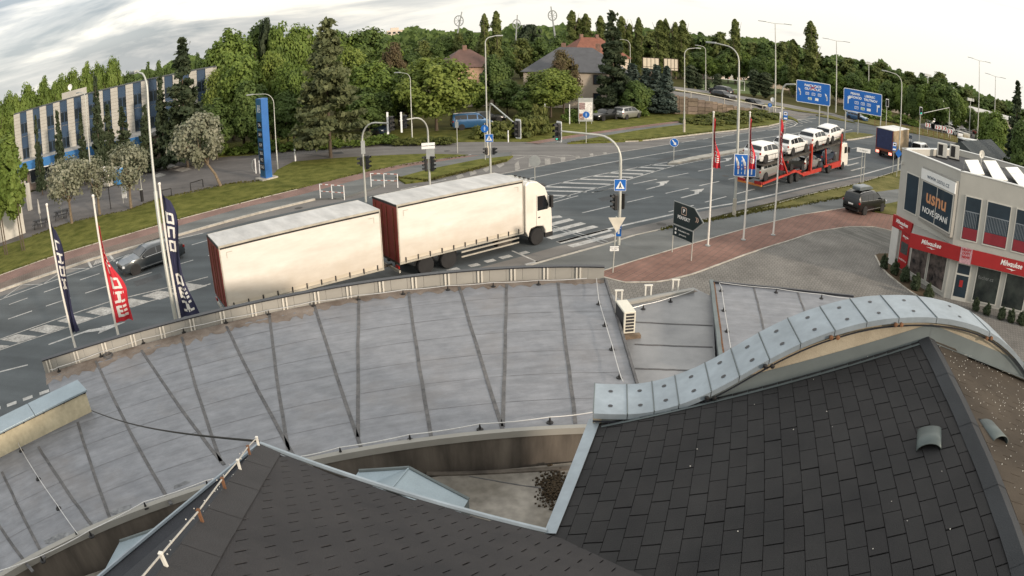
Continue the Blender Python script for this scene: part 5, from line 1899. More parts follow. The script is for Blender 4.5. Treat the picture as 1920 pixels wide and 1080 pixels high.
q.bx(-.15, .1, -1.2, 1.2, .42, .55)
q.build('rear_bumper', mat('orange_band', (0.40, 0.14, 0.03), rough=.5, coords='O'), carrier)
def on_deck(x, z, lab, kind, pt, pitch=0.0, rev=False, **kw):
    w = o3 + dd*x + Vector((0, 0, z))
    t = car('loaded_car', lab, 'car', kind, w, th + (math.pi if rev else 0), pt, group='cars on the transporter', **kw)
    t.rotation_euler = (0, R(-pitch)*(-1 if rev else 1), th + (math.pi if rev else 0))
on_deck(2.35, 2.26, 'white off-roader, rearmost on the upper deck of the transporter', 'suv', P_WHITE, 1.7, plate=False)
on_deck(7.6, 2.52, 'white off-roader, second from the rear on the upper deck of the transporter', 'suv', P_WHITE, 3.3, plate=False)
on_deck(13.0, 2.82, 'white off-roader, third from the rear on the upper deck of the transporter', 'suv', P_WHITE, 3, plate=False)
on_deck(17.1, 3.15, 'white car tilted over the cab, foremost on the upper deck of the transporter', 'suv', P_WHITE, 6, plate=False)
on_deck(2.5, .80, 'pale grey off-roader, rearmost on the lower deck of the transporter', 'suv', P_SILVER, 4, plate=False)
on_deck(7.4, .92, 'dark car tilted in the middle of the lower deck of the transporter', 'hatch', P_BLACK, -5, plate=False)
on_deck(11.3, .68, 'silver hatchback in the well of the lower deck of the transporter', 'hatch', P_SILVER, 2, plate=False)
on_deck(15.4, 1.02, 'dark blue car behind the cab on the lower deck of the transporter', 'hatch', P_DKBLUE, 3, plate=False)

# ---- lorry with blue rear, moving off on the right
br, bl = gp(1673, 300, 0), gp(1640, 292, 0)
hb = heading(gp(1668, 301), gp(1712, 290))
wb_ = 2.55
db = Vector((math.cos(hb), math.sin(hb), 0))
nb = Vector((-db.y, db.x, 0))
ob = gp(1672, 301, 0) + nb*(wb_/2)
box_l = thing('box_lorry', 'box lorry with dark blue rear curtain and brown side, driving away', 'lorry', (ob.x, ob.y, .004), hb)
q = MB()
q.bx(0.02, 7.4, -wb_/2, wb_/2, .95, 3.75)
q.build('box_body', mat('brown_curtain', (0.26, 0.20, 0.125), rough=.7, var=.15, scale=2, coords='O'), box_l)
q = MB()
q.bx(-.02, 7.45, -wb_/2-.02, wb_/2+.02, 3.755, 3.82)
q.build('roof', mat('white_tarp', (0.66, 0.66, 0.64), rough=.6, var=.06, coords='O'), box_l)
q = MB()
q.bx(-.02, .015, -wb_/2+.10, wb_/2-.10, 1.25, 3.72)
q.build('rear_curtain', mat('navy_curtain', (0.022, 0.030, 0.085), rough=.6, var=.2, coords='O'), box_l)
for sg in (1, -1):
    q = MB()
    q.bx(-.03, .02, sg*(wb_/2-.095), sg*(wb_/2+.01), .95, 3.75)
    q.build('rear_post', M_DOOR_R, box_l)
    q = MB()
    q.bx(-.06, .0, sg*.75, sg*1.2, .62, .92)
    q.build('tail_lamp', mat('lit_tail_lamp', (0.5, .03, .02), rough=.3, emit=(1, .25, .18, 2.2), coords='O'), box_l)
    for x in (1.6, 2.9, 8.6):
        add_wheel(box_l, x, sg*(wb_/2-.2), .48, .3, True)
q = MB()
q.bx(-.05, .02, -1.2, 1.2, .94, 1.24)
q.build('rear_sill', mat('rust_red_sill', (.16, .04, .02), rough=.6, coords='O'), box_l)
q = MB()
q.bx(.3, 9, -.5, .5, .55, .9)
q.build('chassis', M_CHASSIS, box_l)
q = MB()
q.ext([(7.7, .5), (7.7, 2.9), (8.0, 3.05), (9.3, 2.9), (9.6, 1.9), (9.7, .5)], 'y', -1.2, 1.2)
q.build('cab', P_DKBLUE, box_l, bevel=.06)
for sg in (1, -1):
    q = MB()
    q.bx(8.35, 9.2, sg*1.201, sg*1.21, 1.7, 2.4)
    q.build('side_window', M_CARGLASS, box_l)
q = MB()
q.bx(9.45, 9.5, -1.0, 1.0, 1.9, 2.7)
q.build('windscreen', M_CARGLASS, box_l)

# ---- smaller traffic and parked cars
def at(px, py, z=0.0):
    v = gp(px, py, z)
    return (v.x, v.y, z)
# elevated road: see the ramp below for its level
PARK = [
 ((1135, 221.5), (1115, 224), 'estate', P_BLACK, 'black_estate', 'black estate car parked nose to nose by the house hedge'),
 ((1176, 219), (1190, 217), 'mpv', P_SILVER, 'silver_mpv', 'silver car parked behind the black estate by the house hedge'),
 ((884, 238), (915, 236), 'van', P_BLUE, 'blue_van', 'blue and white van parked behind the lime tree'),
 ((912, 227), (935, 226), 'estate', P_BLACK, 'dark_parked_car', 'dark car parked behind the blue and white van'),
 ((704, 249), (735, 251), 'hatch', P_DKBLUE, 'dark_hatchback', 'dark blue hatchback parked under the trees left of the signals'),
 ((1606, 222), (1640, 230), 'estate', P_BLUE, 'blue_saloon', 'blue saloon waiting below the right-hand direction sign'),
]
for (px, py), (qx, qy), kd, pt, nm, lab in PARK:
    v = gp(px, py, .3)
    car(nm, lab, 'van' if kd == 'van' else 'car', kd, (v.x, v.y, .13 if nm != 'blue_saloon' else .005), heading(gp(px, py), gp(qx, qy)), pt)
LOT = [((1752, 229), 'hatch', P_WHITE, 'white hatchback nearest the signal pole in the far car park', .2), ((1762, 239), 'van', P_BLACK, 'black van in the middle row of the far car park', 2.5), ((1775, 237), 'hatch', P_WHITE, 'white hatchback between the black van and a white car in the far car park', 2.5), ((1774, 243), 'estate', P_WHITE, 'white estate at the front of the middle row in the far car park', 2.5), ((1786, 241), 'hatch', P_SILVER, 'silver hatchback at the right end of the middle row in the far car park', 2.5),
 ((1797, 252), 'hatch', P_WHITE, 'white hatchback, left of the front three in the far car park', 1.2), ((1806, 250), 'hatch', P_SILVER, 'silver hatchback, middle of the front three in the far car park', 1.2), ((1812, 248), 'estate', P_SILVER, 'silver estate, right of the front three in the far car park', 1.2),
 ((1797, 230), 'estate', P_BLACK, 'black car in the back row of the far car park', .6), ((1810, 232), 'estate', P_WHITE, 'white estate in the back row of the far car park', .6), ((1819, 231), 'hatch', P_CREAM, 'cream hatchback in the back row of the far car park', .6), ((1836, 250), 'hatch', P_RED, 'dark red hatchback on the right of the far car park', 1.8), ((1895, 256), 'estate', P_SILVER, 'silver estate half hidden by bushes at the far right', .5)]
for (px, py), kd, pt, lab, a in LOT:
    v = gp(px, py, .6)
    car('parked_car', lab, 'van' if kd == 'van' else 'car', kd, (v.x, v.y, .055), a, pt, group='cars in the far car park', plate=False)
# white pick-up behind the shop roof and a flatbed in the lot
v = gp(1726, 279, 1.0)
car('white_van', 'white van passing right behind the corner of the shop roof', 'van', 'van', (v.x, v.y, .005), hb, P_WHITE)
v = gp(1781, 226, 1.0)
car('white_minibus', 'white minibus at the back of the far car park', 'van', 'van', (v.x, v.y, .055), 2.0, P_WHITE, plate=False)

# ================================================================== buildings
M_SHOPW = mat('shop_render', (0.38, 0.375, 0.345), rough=0.9, var=0.07, scale=0.8, fine=0.08, bump=0.1, bscale=40)
M_SHOPW2 = mat('shop_panel_grey', (0.26, 0.255, 0.235), rough=0.85, var=0.07, scale=1.0)
M_SHOPGL = mat('shop_glass', (0.022, 0.036, 0.050), rough=0.06, var=0.25, scale=0.5, spec=0.5)
M_SIGNRED = mat('sign_red', (0.33, 0.018, 0.020), rough=0.45, var=0.06)
M_SIGNWH = mat('sign_white', (0.68, 0.69, 0.68), rough=0.5, var=0.04)
M_LETW = mat('letter_white', (0.78, 0.78, 0.76), rough=0.5, var=0.03)
M_LETDK = mat('letter_dark', (0.03, 0.04, 0.05), rough=0.5, var=0.05)
M_LETOR = mat('letter_orange', (0.50, 0.24, 0.12), rough=0.5, var=0.05)
M_FRAMEW = mat('window_frame', (0.50, 0.49, 0.45), rough=0.5, var=0.05)
M_ROOFDK = mat('dark_roof_felt', (0.05, 0.053, 0.058), rough=0.8, var=0.2)

shop = thing('shop_building', 'two-storey pale grey shop building with red sign band and large windows', 'building')
C0, C1 = Vector((23.23, 34.61, 0)), Vector((24.09, 29.00, 0))
D2 = Vector((0.858, -0.514, 0))
C2 = C1 + D2*16
BK = Vector((0.514, 0.858, 0))
ZT = 7.35
foot_ = [C0, C1, C2, C2 + BK*9, C0 + Vector((7.5, 3.2, 0))]
b = MB()
b.prism([p[:2] for p in foot_], 0.0, 6.9)
b.build('wall', M_SHOPW, shop)
b = MB()
for i in range(len(foot_)):
    p, q = foot_[i], foot_[(i+1) % len(foot_)]
    t = (q-p).normalized()
    n = Vector((-t.y, t.x, 0))
    b.prism([(p)[:2], (q)[:2], (q+n*0.28)[:2], (p+n*0.28)[:2]], 6.9, ZT)
b.build('parapet', M_SHOPW, shop)
b = MB()
for i in range(len(foot_)):
    p, q = foot_[i], foot_[(i+1) % len(foot_)]
    t = (q-p).normalized()
    n = Vector((-t.y, t.x, 0))
    b.prism([(p-n*0.03)[:2], (q-n*0.03)[:2], (q+n*0.31)[:2], (p+n*0.31)[:2]], ZT+.002, ZT+.05)
b.build('parapet_cap', mat('white_cap', (0.60, 0.61, 0.60), rough=.4, var=.05), shop)
b = MB()
b.prism([(foot_[i] + (Vector((27, 33, 0))-foot_[i])*0.03)[:2] for i in range(5)], 6.905, 6.95)
b.build('roof', M_ROOFDK, shop)
class Face:
    def __init__(s, o, x):
        s.o, s.x = Vector(o), Vector(x).normalized()
        s.n = Vector((s.x.y, -s.x.x, 0))
        if s.n.dot(s.o) > 0:
            s.n = -s.n
    def uv(s, px, py):
        d = ray(px, py)
        t = s.n.dot(s.o)/s.n.dot(d)
        p = d*t
        return (p - s.o).dot(s.x), p.z + CAM_H
    def rect(s, name, m, u0, u1, z0, z1, off0, off1, parent, bevel=0):
        q = MB()
        a, c = s.o + s.x*u0, s.o + s.x*u1
        q.prism([(a+s.n*off0)[:2], (c+s.n*off0)[:2], (c+s.n*off1)[:2], (a+s.n*off1)[:2]], z0, z1)
        return q.build(name, m, parent, bevel=bevel)
    def quad(s, name, m, pts, off0, off1, parent):
        """plate with the outline of surveyed corners"""
        P = [s.uv(*p) for p in pts]
        a = [s.o + s.x*u + s.n*off0 + Vector((0, 0, z)) for u, z in P]
        c = [s.o + s.x*u + s.n*off1 + Vector((0, 0, z)) for u, z in P]
        q = MB()
        k = len(P)
        q.add(a+c, [tuple(range(k)), tuple(range(2*k-1, k-1, -1))] + [(i, k+i, k+(i+1) % k, (i+1) % k) for i in range(k)])
        return q.build(name, m, parent)
    def M(s, u, z, off):
        p = s.o + s.x*u + s.n*off
        return frame_M((p.x, p.y, z), s.x)
F1 = Face(C0, C1-C0)
F2 = Face(C1, D2)
def window(F, u0, u1, z0, z1, parent, glass_m, mull=0, fr=0.07, name='window'):
    w = F.rect(name, M_FRAMEW, u0, u1, z0, z1, 0.003, 0.05, parent)
    n = mull+1
    for i in range(n):
        a = u0 + fr + (u1-u0-2*fr)*i/n + (0.03 if i else 0)
        c = u0 + fr + (u1-u0-2*fr)*(i+1)/n - (0.03 if i < n-1 else 0)
        F.rect('pane', glass_m, a, c, z0+fr, z1-fr, 0.03, 0.056, w)
    return w
# upper storey, left face
window(F1, .70, 2.02, 3.75, 6.12, shop, M_SHOPGL, 0)
# projecting bay, turned a little towards the road
bo = F1.o + F1.x*2.15
b = MB()
p0, p1 = F1.o + F1.x*2.25 + F1.n*0.05, F1.o + F1.x*5.62 + F1.n*0.30
b.prism([p0[:2], p1[:2], (F1.o+F1.x*5.62)[:2], (F1.o+F1.x*2.25)[:2]], 3.62, 6.80)
b.build('bay', M_SHOPW2, shop)
FB = Face(p0, p1-p0)
LBx = (p1-p0).length
window(FB, .10, LBx-.06, 3.80, 6.05, shop, M_SHOPGL, 1)
FB.rect('website_board', M_SIGNWH, -.02, LBx+.04, 6.08, 6.70, 0.01, .10, shop)
text('lettering', 'www.usnu.cz', .42, mat('letter_navy', (.03, .06, .10), rough=.5), shop, FB.M(LBx/2+.05, 6.38, .105))
text('lettering', 'usnu', 1.12, M_LETOR, shop, FB.M(LBx/2, 5.22, .062), bold=.022)
text('lettering', 'NOVÉ SPANÍ', .46, M_LETW, shop, FB.M(LBx/2, 4.38, .062), bold=.004)
# upper storey, right face
for u0, u1 in ((.45, 1.62), (1.95, 3.72), (4.05, 5.80), (6.2, 7.9), (8.3, 10.0), (10.4, 12.1)):
    w = window(F2, u0, u1, 3.62, 6.15, shop, M_SHOPGL, 0)
    F2.rect('red_window_film', mat('film_red', (.20, .02, .03), rough=.4), u0+.09, u1-.09, 3.72, 4.35, .057, .060, w)
    for k in range(int((u1-u0-.2)/.11)):
        F2.rect('railing_bar', mat('railing_grey', (.20, .23, .26), rough=.5), u0+.12+k*.11, u0+.145+k*.11, 4.38, 5.25, .057, .061, w)
    F2.rect('railing_top', MATS['railing_grey'], u0+.09, u1-.09, 5.255, 5.30, .057, .062, w)
# red band with white lettering
F1.rect('sign_band', M_SIGNRED, -.12, 1.85, 2.50, 3.24, .01, .16, shop)
W0 = Vector((21.95, 30.75, 0))
W1 = F2.o + F2.x*.5 + F2.n*.30
q = MB()
q.prism([W0[:2], W1[:2], (F2.o+F2.x*.5)[:2], C1[:2], (F1.o+F1.x*1.9)[:2]], 2.50, 3.22)
q.build('canopy_wedge', M_SHOPW2, shop)
FW = Face(W0, W1-W0)
LW = (W1-W0).length
FW.rect('sign_band', M_SIGNRED, -.02, LW+.05, 2.46, 3.28, .002, .08, shop)
F2.rect('sign_band', M_SIGNRED, .5, 14, 2.46, 3.28, .302, .38, shop)
F2.rect('band_box', M_SHOPW2, .51, 14, 2.50, 3.22, .0, .30, shop)
def brand(F, u, z, off, s):
    text('lettering', 'Milwaukee', s, M_LETW, shop, F.M(u, z, off), shear=.25, bold=s*.018, sx=.85)
    q = MB()
    w = s*1.75
    pts = [(-w*.48, -.62*s), (w*.20, -.56*s), (w*.10, -.70*s), (w*.52, -.60*s), (w*.04, -.86*s), (w*.12, -.72*s)]
    q.prism(pts, 0, .004)
    o = q.build('bolt_logo', M_LETW, shop)
    o.matrix_local = F.M(u, z, off)
brand(F1, .85, 2.95, .165, .34)
brand(FW, LW*.42, 2.98, .085, .36)
brand(F2, 4.2, 2.98, .385, .44)
text('lettering', 'Nothing but HEAVY DUTY', .24, M_LETW, shop, F2.M(6.9, 2.70, .385))
F2.rect('round_poster', mat('pink_poster', (.42, .25, .28), rough=.5, var=.3, scale=8), .55, 1.35, 2.40, 3.32, .382, .40, shop)
text('lettering', 'HEAVY\nDUTY\nNEWS', .20, M_SIGNRED, shop, F2.M(.95, 2.98, .402), bold=.01)
F1.rect('red_panel', M_SIGNRED, .90, 1.80, .25, 2.48, .01, .12, shop)
brand(F1, 1.35, 2.25, .125, .16)
F1.rect('grey_poster', mat('poster_dark', (.05, .06, .06), rough=.4, var=.4, scale=6), 1.0, 1.72, 1.2, 1.9, .122, .13, shop)
text('lettering', 'M-SERVIS.cz', .15, M_LETW, shop, F1.M(1.35, .80, .125))
F1.rect('corner_pillar', mat('white_pillar', (.52, .52, .50), rough=.7, var=.05), -.10, .62, .12, 2.48, .02, .16, shop)
# shop windows with posters behind, and the door
M_POSTER = mat('dark_posters', (.030, .030, .034), rough=.15, var=.5, scale=2.2, col2=(.16, .13, .12), detail=9, spec=.5)
for u0, u1 in ((2.0, 3.7), (3.8, 5.5)):
    window(F1, u0, u1, .35, 2.48, shop, M_POSTER, 0)
d = F2.rect('shop_door', M_FRAMEW, .50, 1.55, .12, 2.42, .003, .06, shop)
F2.rect('pane', M_SHOPGL,   .60, 1.45, .35, 1.62, .05, .066, d)
F2.rect('pane', M_SHOPGL, .60, 1.45, 1.72, 2.25, .05, .066, d)
F2.rect('door_sticker', M_SIGNRED, .88, 1.12, .95, 1.35, .067, .07, d)
for u0, u1 in ((1.92, 3.72), (4.05, 5.80), (6.1, 7.8), (8.2, 9.9)):
    window(F2, u0, u1, .30, 2.40, shop, mat('shopfront_glass', (.026, .032, .034), rough=.08, var=.4, scale=1.2, col2=(.05, .06, .055)), 0)
text('lettering', 'fischer.cz', .30, mat('letter_faint', (.14, .15, .15), rough=.6), shop, F2.M(2.65, 1.75, .062))
F1.rect('wall_lamp', M_FRAMEW, .10, .22, 6.45, 6.62, .0, .12, shop)
# shop plinth bed with gravel
kerb([(1641, 478), (1652, 500), (1668, 516), (1700, 541), (1735, 563)], court, .10, z1=.17, step=.8)
bedp = [(1641, 478), (1648, 475), (1672, 475), (1700, 520), (1740, 548), (1760, 572), (1735, 563), (1700, 541), (1668, 516), (1652, 500)]
sheet('planting_bed', bedp, .0, .14, M_SOIL)
# plant on the roof: skylight panels, air conditioners, small dish
for i, c4 in enumerate((((1808, 312), (1833, 311), (1846, 326), (1822, 326)), ((1843, 312), (1866, 312), (1890, 338), (1862, 334)), ((1884, 325), (1907, 324), (1935, 346), (1915, 352)))):
    s = thing('roof_panel', 'white tilted solar panel on the shop roof, ' + ('left of the three', 'middle of the three', 'right of the three')[i], 'solar panel', group='white panels on the shop roof')
    P = [gp(x, y, 7.15) for x, y in c4]
    P[0].z = P[1].z = 7.55
    b = MB()
    b.add(P + [p-Vector((0, 0, .05)) for p in P], [(0, 1, 2, 3), (7, 6, 5, 4), (0, 4, 5, 1), (1, 5, 6, 2), (2, 6, 7, 3), (3, 7, 4, 0)])
    b.build('panel', mat('white_panel', (.78, .78, .72), rough=.25, var=.03), s)
    for k in (1, 2):
        l0, l1 = P[0].lerp(P[3], k/3), P[1].lerp(P[2], k/3)
        q = MB()
        q.tube([l0+Vector((0, 0, .004)), l1+Vector((0, 0, .004))], .012, 4)
        q.build('panel_joint', M_FRAMEW, s)
    for k in (0, 1):
        q = MB()
        q.tube([P[k]-Vector((0, 0, .05)), Vector((P[k].x, P[k].y, 6.95))], .025, 5)
        q.build('support', M_FRAMEW, s)
for i, (x, y) in enumerate(((1766, 287), (1789, 290))):
    p = gp(x, y, 7.3)
    s = thing('roof_condenser', 'grey air conditioner cabinet on the shop roof, ' + ('left of the pair' if i == 0 else 'right of the pair'), 'air conditioner', (p.x, p.y, 6.95), R(-30), 'condensers on the shop roof')
    b = MB()
    b.bx(-.36, .36, -.18, .18, .1, 1.0)
    b.build('casing', M_FRAMEW, s, bevel=.02)
    b = MB()
    b.bx(-.30, .04, -.192, -.181, .2, .92)
    b.build('fan_grille', M_TRIM, s)
    b = MB()
    b.bx(-.45, .45, -.15, .15, 0, .1)
    b.build('feet', M_TRIM, s)
p = gp(1838, 322, 6.95)
s = thing('satellite_dish', 'small round white dish on a pole on the shop roof', 'dish', p)
b = MB()
b.tube([(0, 0, 0), (0, 0, 1.1)], .025, 6)
b.build('pole', M_FRAMEW, s)
b = MB()
b.lathe([(0, .05), (.15, .03), (.26, -.03), (.26, -.04), (.14, .015), (0, .03)], (0, 0, 1.12), 16, 'y')
b.build('reflector', M_FRAMEW, s, smooth=True)

# dark seamed roofs right behind the shop
shed = thing('dark_roofed_shed', 'low building with dark ribbed metal roof at the right edge', 'building')
A_, B_ = gp(1838, 303, 3.2), gp(1925, 286, 3.2)
dirs = (B_-A_).normalized()
nrs = Vector((-dirs.y, dirs.x, 0))
b = MB()
E_ = A_ + dirs*16
b.prism([A_[:2], E_[:2], (E_+nrs*6)[:2], (A_+nrs*6)[:2]], 0, 3.2)
b.build('wall', M_SHOPW2, shed)
b = MB()
r0, r1 = A_+nrs*3, E_+nrs*3
pts = [A_-nrs*.4-dirs*.3, E_-nrs*.4, E_+nrs*6.4, A_+nrs*6.4-dirs*.3]
for p in pts:
    p.z = 3.1
ra, rb = (A_+nrs*3-dirs*.3), (E_+nrs*3)
ra.z = rb.z = 4.9
b.add(pts+[ra, rb], [(0, 1, 5, 4), (2, 3, 4, 5), (0, 4, 3), (1, 2, 5)])
b.build('roof', mat('ribbed_metal', (.055, .065, .068), rough=.5, metal=.3, var=.15), shed)
for k in range(28):
    q = MB()
    a = pts[0].lerp(pts[1], k/27)+Vector((0, 0, .02))
    c = ra.lerp(rb, k/27)+Vector((0, 0, .02))
    q.tube([a, c], .03, 4)
    q.build('roof_rib', MATS['ribbed_metal'], shed)
kiosk = thing('bus_shelter', 'long dark shelter with pale flat roof edge beside the right-hand road', 'shelter')
a, c = gp(1808, 263, 2.6), gp(1862, 272, 2.6)
t = (c-a).normalized()
n = Vector((-t.y, t.x, 0))
b = MB()
b.prism([a[:2], c[:2], (c+n*2)[:2], (a+n*2)[:2]], 2.6, 2.8)
b.build('roof', M_SIGNWH, kiosk)
for k in range(6):
    q = MB()
    p = a.lerp(c, k/5)+n*.2
    q.box((p.x, p.y, 1.3), (.08, .08, 2.6))
    q.build('post', M_TRIM, kiosk)
q = MB()
q.prism([(a+n*1.7)[:2], (c+n*1.7)[:2], (c+n*1.76)[:2], (a+n*1.76)[:2]], .1, 2.6)
q.build('rear_panel', M_SHOPGL, kiosk)
tot = thing('fuel_totem', 'small red and yellow price column by the bus shelter', 'sign', gp(1810, 286, 0), R(-20))
q = MB()
q.bx(-.7, .7, -.25, .25, .3, 3.3)
q.build('column', mat('totem_yellow', (.45, .34, .12), rough=.5, var=.4, scale=1.2, col2=(.6, .6, .55)), tot)
q = MB()
q.bx(-.8, .8, -.3, .3, 0, .3)
q.build('base', M_SIGNRED, tot)

# ---- filling station and the blue office block on the left
M_OFFB = mat('office_blue', (0.028, 0.055, 0.100), rough=0.35, var=0.12, scale=0.5, spec=0.5)
M_OFFG = mat('office_glass', (0.020, 0.028, 0.036), rough=0.08, var=0.3, scale=0.5, spec=0.5)
M_OFFW = mat('office_white', (0.36, 0.35, 0.32), rough=0.8, var=0.08, scale=1)
office = thing('blue_office', 'long three-storey office block with blue panels between white ribbed pillars', 'building')
oa, oc = gd(30, 213, 98), gd(392, 122, 92)
ZO = 11.2
FO = Face((oa.x, oa.y, 0), Vector((oc.x-oa.x, oc.y-oa.y, 0)))
LO = math.hypot(oc.x-oa.x, oc.y-oa.y) + 1
q = MB()
p0, p1 = FO.o - FO.x*.3, FO.o + FO.x*LO
q.prism([p0[:2], p1[:2], (p1-FO.n*14)[:2], (p0-FO.n*14)[:2]], 0, ZO-.05)
q.build('wall', M_OFFW, office)
FO.rect('roof_edge', mat('dark_flashing', (.05, .06, .07), rough=.5), -.3, LO, ZO-.05, ZO+.12, -.3, .25, office)
npil = 14
for i in range(npil):
    u = .2 + i*(LO-1.2)/(npil-1)
    pl = FO.rect('pillar', M_OFFW, u-.55, u+.55, 0, ZO-.06, .0, .34, office)
    for k in range(22):
        FO.rect('pillar_groove', mat('groove_grey', (.24, .23, .20), rough=.9), u-.56, u+.56, .5+k*.48, .5+k*.48+.05, .30, .347, pl)
    if i < npil-1:
        u0, u1 = u+.56, u + (LO-1.2)/(npil-1) - .56
        for f in range(3):
            z0 = .6 + f*3.55
            FO.rect('blue_panel', M_OFFB, u0, u1, z0+1.9, z0+3.5, .02, .12, office)
            w = FO.rect('window', M_OFFB, u0, u1, z0, z0+1.86, .02, .08, office)
            for h in range(2):
                FO.rect('pane', M_OFFG, u0+.06+h*(u1-u0)/2, u0-.06+(h+1)*(u1-u0)/2, z0+.45, z0+1.8, .05, .10, w)
pv = FO.o + FO.x*9 - FO.n*5
q = MB()
q.box((pv.x, pv.y, ZO+.5), (3, 3, 1.0))
q.build('roof_hut', M_OFFW, office)
q = MB()
q.lathe([(0, .03), (.25, .01), (.45, -.08), (.45, -.1), (.2, -.01), (0, .0)], (pv.x, pv.y-1, ZO+1.6), 16, 'y')
q.tube([(pv.x, pv.y-1, ZO+1), (pv.x, pv.y-1, ZO+1.6)], .05, 6)
q.build('roof_dish', M_SIGNWH, office)

sta = thing('filling_station', 'low filling station kiosk with blue fascia below the office block', 'building')
sa, sc_ = gp(30, 325, 3.2), gp(280, 271, 3.2)
FS = Face((sa.x, sa.y, 0), Vector((sc_.x-sa.x, sc_.y-sa.y, 0)))
LS = (sc_-sa).length
q = MB()
p0, p1 = FS.o + FS.x*.5 - FS.n*2.5, FS.o + FS.x*(LS-.5) - FS.n*2.5
q.prism([p0[:2], p1[:2], (p1-FS.n*5)[:2], (p0-FS.n*5)[:2]], 0, 4.1)
q.build('wall', mat('station_wall', (.19, .15, .125), rough=.85, var=.2, scale=.6), sta)
q = MB()
p0, p1 = FS.o - FS.n*.25, FS.o + FS.x*LS - FS.n*.25
q.prism([p0[:2], p1[:2], (p1-FS.n*9)[:2], (p0-FS.n*9)[:2]], 3.9, 4.45)
q.build('canopy_roof', mat('station_roof', (.30, .30, .29), rough=.8, var=.15), sta)
FS.rect('blue_fascia', mat('station_blue', (.045, .17, .40), rough=.4, var=.06), -.1, LS+.1, 3.25, 4.42, -.24, .0, sta)
FS.rect('fascia_edge', M_SIGNWH, -.1, LS+.1, 3.12, 3.24, -.24, .02, sta)
FS2 = Face(FS.o - FS.n*2.5, FS.x)
for k in range(4):
    u = 1.2 + k*(LS-3)/4
    w = FS2.rect('window', M_FRAMEW, u, u+(LS-3)/4-.8, 1.0, 2.9, .01, .06, sta)
    FS2.rect('pane', M_OFFG, u+.1, u+(LS-3)/4-.9, 1.1, 2.8, .05, .075, w)
FS2.rect('door', mat('door_blue', (.05, .11, .20), rough=.4), 6.0, 7.0, .05, 2.3, .01, .07, sta)
wb = thing('white_outbuilding', 'white block-walled outbuilding behind the young trees at the left edge', 'building')
q = MB()
wp = [gp(48, 436, .1), gp(-60, 480, .1), gp(-140, 440, .1), gp(30, 405, .1)]
q.prism([p[:2] for p in wp], 0, 3.4)
q.build('wall', mat('white_block', (.46, .45, .41), rough=.85, var=.08, scale=.7), wb)
q = MB()
q.prism([(p + (p-(wp[0]+wp[2])/2)*.04)[:2] for p in wp], 3.41, 3.6)
q.build('roof', M_ROOFDK, wb)
q = MB()
p = gp(57, 395, 0)
q.box((p.x, p.y, 1.6), (.5, .5, 3.2))
q.build('pillar', MATS['white_block'], wb)
for i, (x, y, cb, wd) in enumerate(((222, 346, (.05, .20, .42), 1.6), (203, 350, (.50, .47, .40), 1.4), (188, 344, (.42, .40, .32), 2.2))):
    p = gp(x, y, 0.07)
    s = thing('display_stand', ('blue and yellow', 'pale', 'cream')[i] + ' goods stand outside the filling station behind the silvery trees', 'display', p, R(-20))
    q = MB()
    q.bx(-wd/2, wd/2, -.4, .4, .1, 1.9)
    q.build('cabinet', mat('stand_%d' % i, cb, rough=.6, var=.4, scale=2.5), s)
    q = MB()
    q.bx(-wd/2-.05, wd/2+.05, -.45, .45, 0, .1)
    q.build('base', M_TRIM, s)
    q = MB()
    q.bx(-wd/2-.05, wd/2+.05, -.45, .45, 1.9, 2.0)
    q.build('top', M_SIGNWH, s)

# ---- houses behind the trees
def house(name, label, c, rz, w, d, h, roof_h, wall_m, roof_m, win=(), chim=(), over=.5):
    t = thing(name, label, 'house', (c[0], c[1], 0), rz)
    q = MB()
    q.bx(-w/2, w/2, -d/2, d/2, 0, h)
    q.build('wall', wall_m, t)
    q = MB()
    o = over
    rl = max(.3, w/2-d/2*.85)
    q.add([(-w/2-o, -d/2-o, h), (w/2+o, -d/2-o, h), (w/2+o, d/2+o, h), (-w/2-o, d/2+o, h), (-rl, 0, h+roof_h), (rl, 0, h+roof_h)], [(0, 1, 5, 4), (1, 2, 5), (2, 3, 4, 5), (3, 0, 4), (3, 2, 1, 0)])
    r = q.build('roof', roof_m, t)
    for cx_, cy_ in chim:
        q = MB()
        q.bx(cx_-.35, cx_+.35, cy_-.3, cy_+.3, h+roof_h*.35, h+roof_h+.7)
        q.build('chimney', mat('chimney_brick', (.18, .11, .085), rough=.9, var=.2), r)
    for side, u, z in win:
        f = MB()
        if side == 'f':
            f.bx(u-.62, u+.62, -d/2-.06, -d/2, z-.08, z+1.48)
        else:
            f.bx(-w/2-.06, -w/2, u-.62, u+.62, z-.08, z+1.48)
        fo = f.build('window', mat('brown_frame', (.09, .055, .045), rough=.6), t)
        g = MB()
        if side == 'f':
            g.bx(u-.5, u+.5, -d/2-.075, -d/2-.055, z, z+1.4)
        else:
            g.bx(-w/2-.075, -w/2-.055, u-.5, u+.5, z, z+1.4)
        g.build('pane', M_OFFG, fo)
    return t
M_HW = mat('house_render', (.46, .40, .33), rough=.9, var=.08, scale=.7)
M_HR = mat('grey_slate_roof', (.075, .078, .086), rough=.75, var=.15, scale=1)
M_HR2 = mat('red_tile_roof', (.17, .068, .045), rough=.8, var=.2, scale=1.5)
M_HR3 = mat('brown_tile_roof', (.105, .062, .052), rough=.8, var=.15, scale=1.2)
hc = gd(1055, 180, 112)
house('grey_roofed_house', 'three-storey beige house with dark grey hipped roof behind the trees', (hc.x+2.2, hc.y), R(-8), 15.5, 12, 5.7, 3.8, M_HW, M_HR, [('f', 3.4, 1.0), ('f', 3.4, 3.9), ('f', 6.2, 1.0), ('f', 6.2, 3.9), ('f', -2.5, 3.9), ('f', -5, 3.9)], [(-2, .6), (3.5, .3)])
hc = gd(1108, 110, 150)
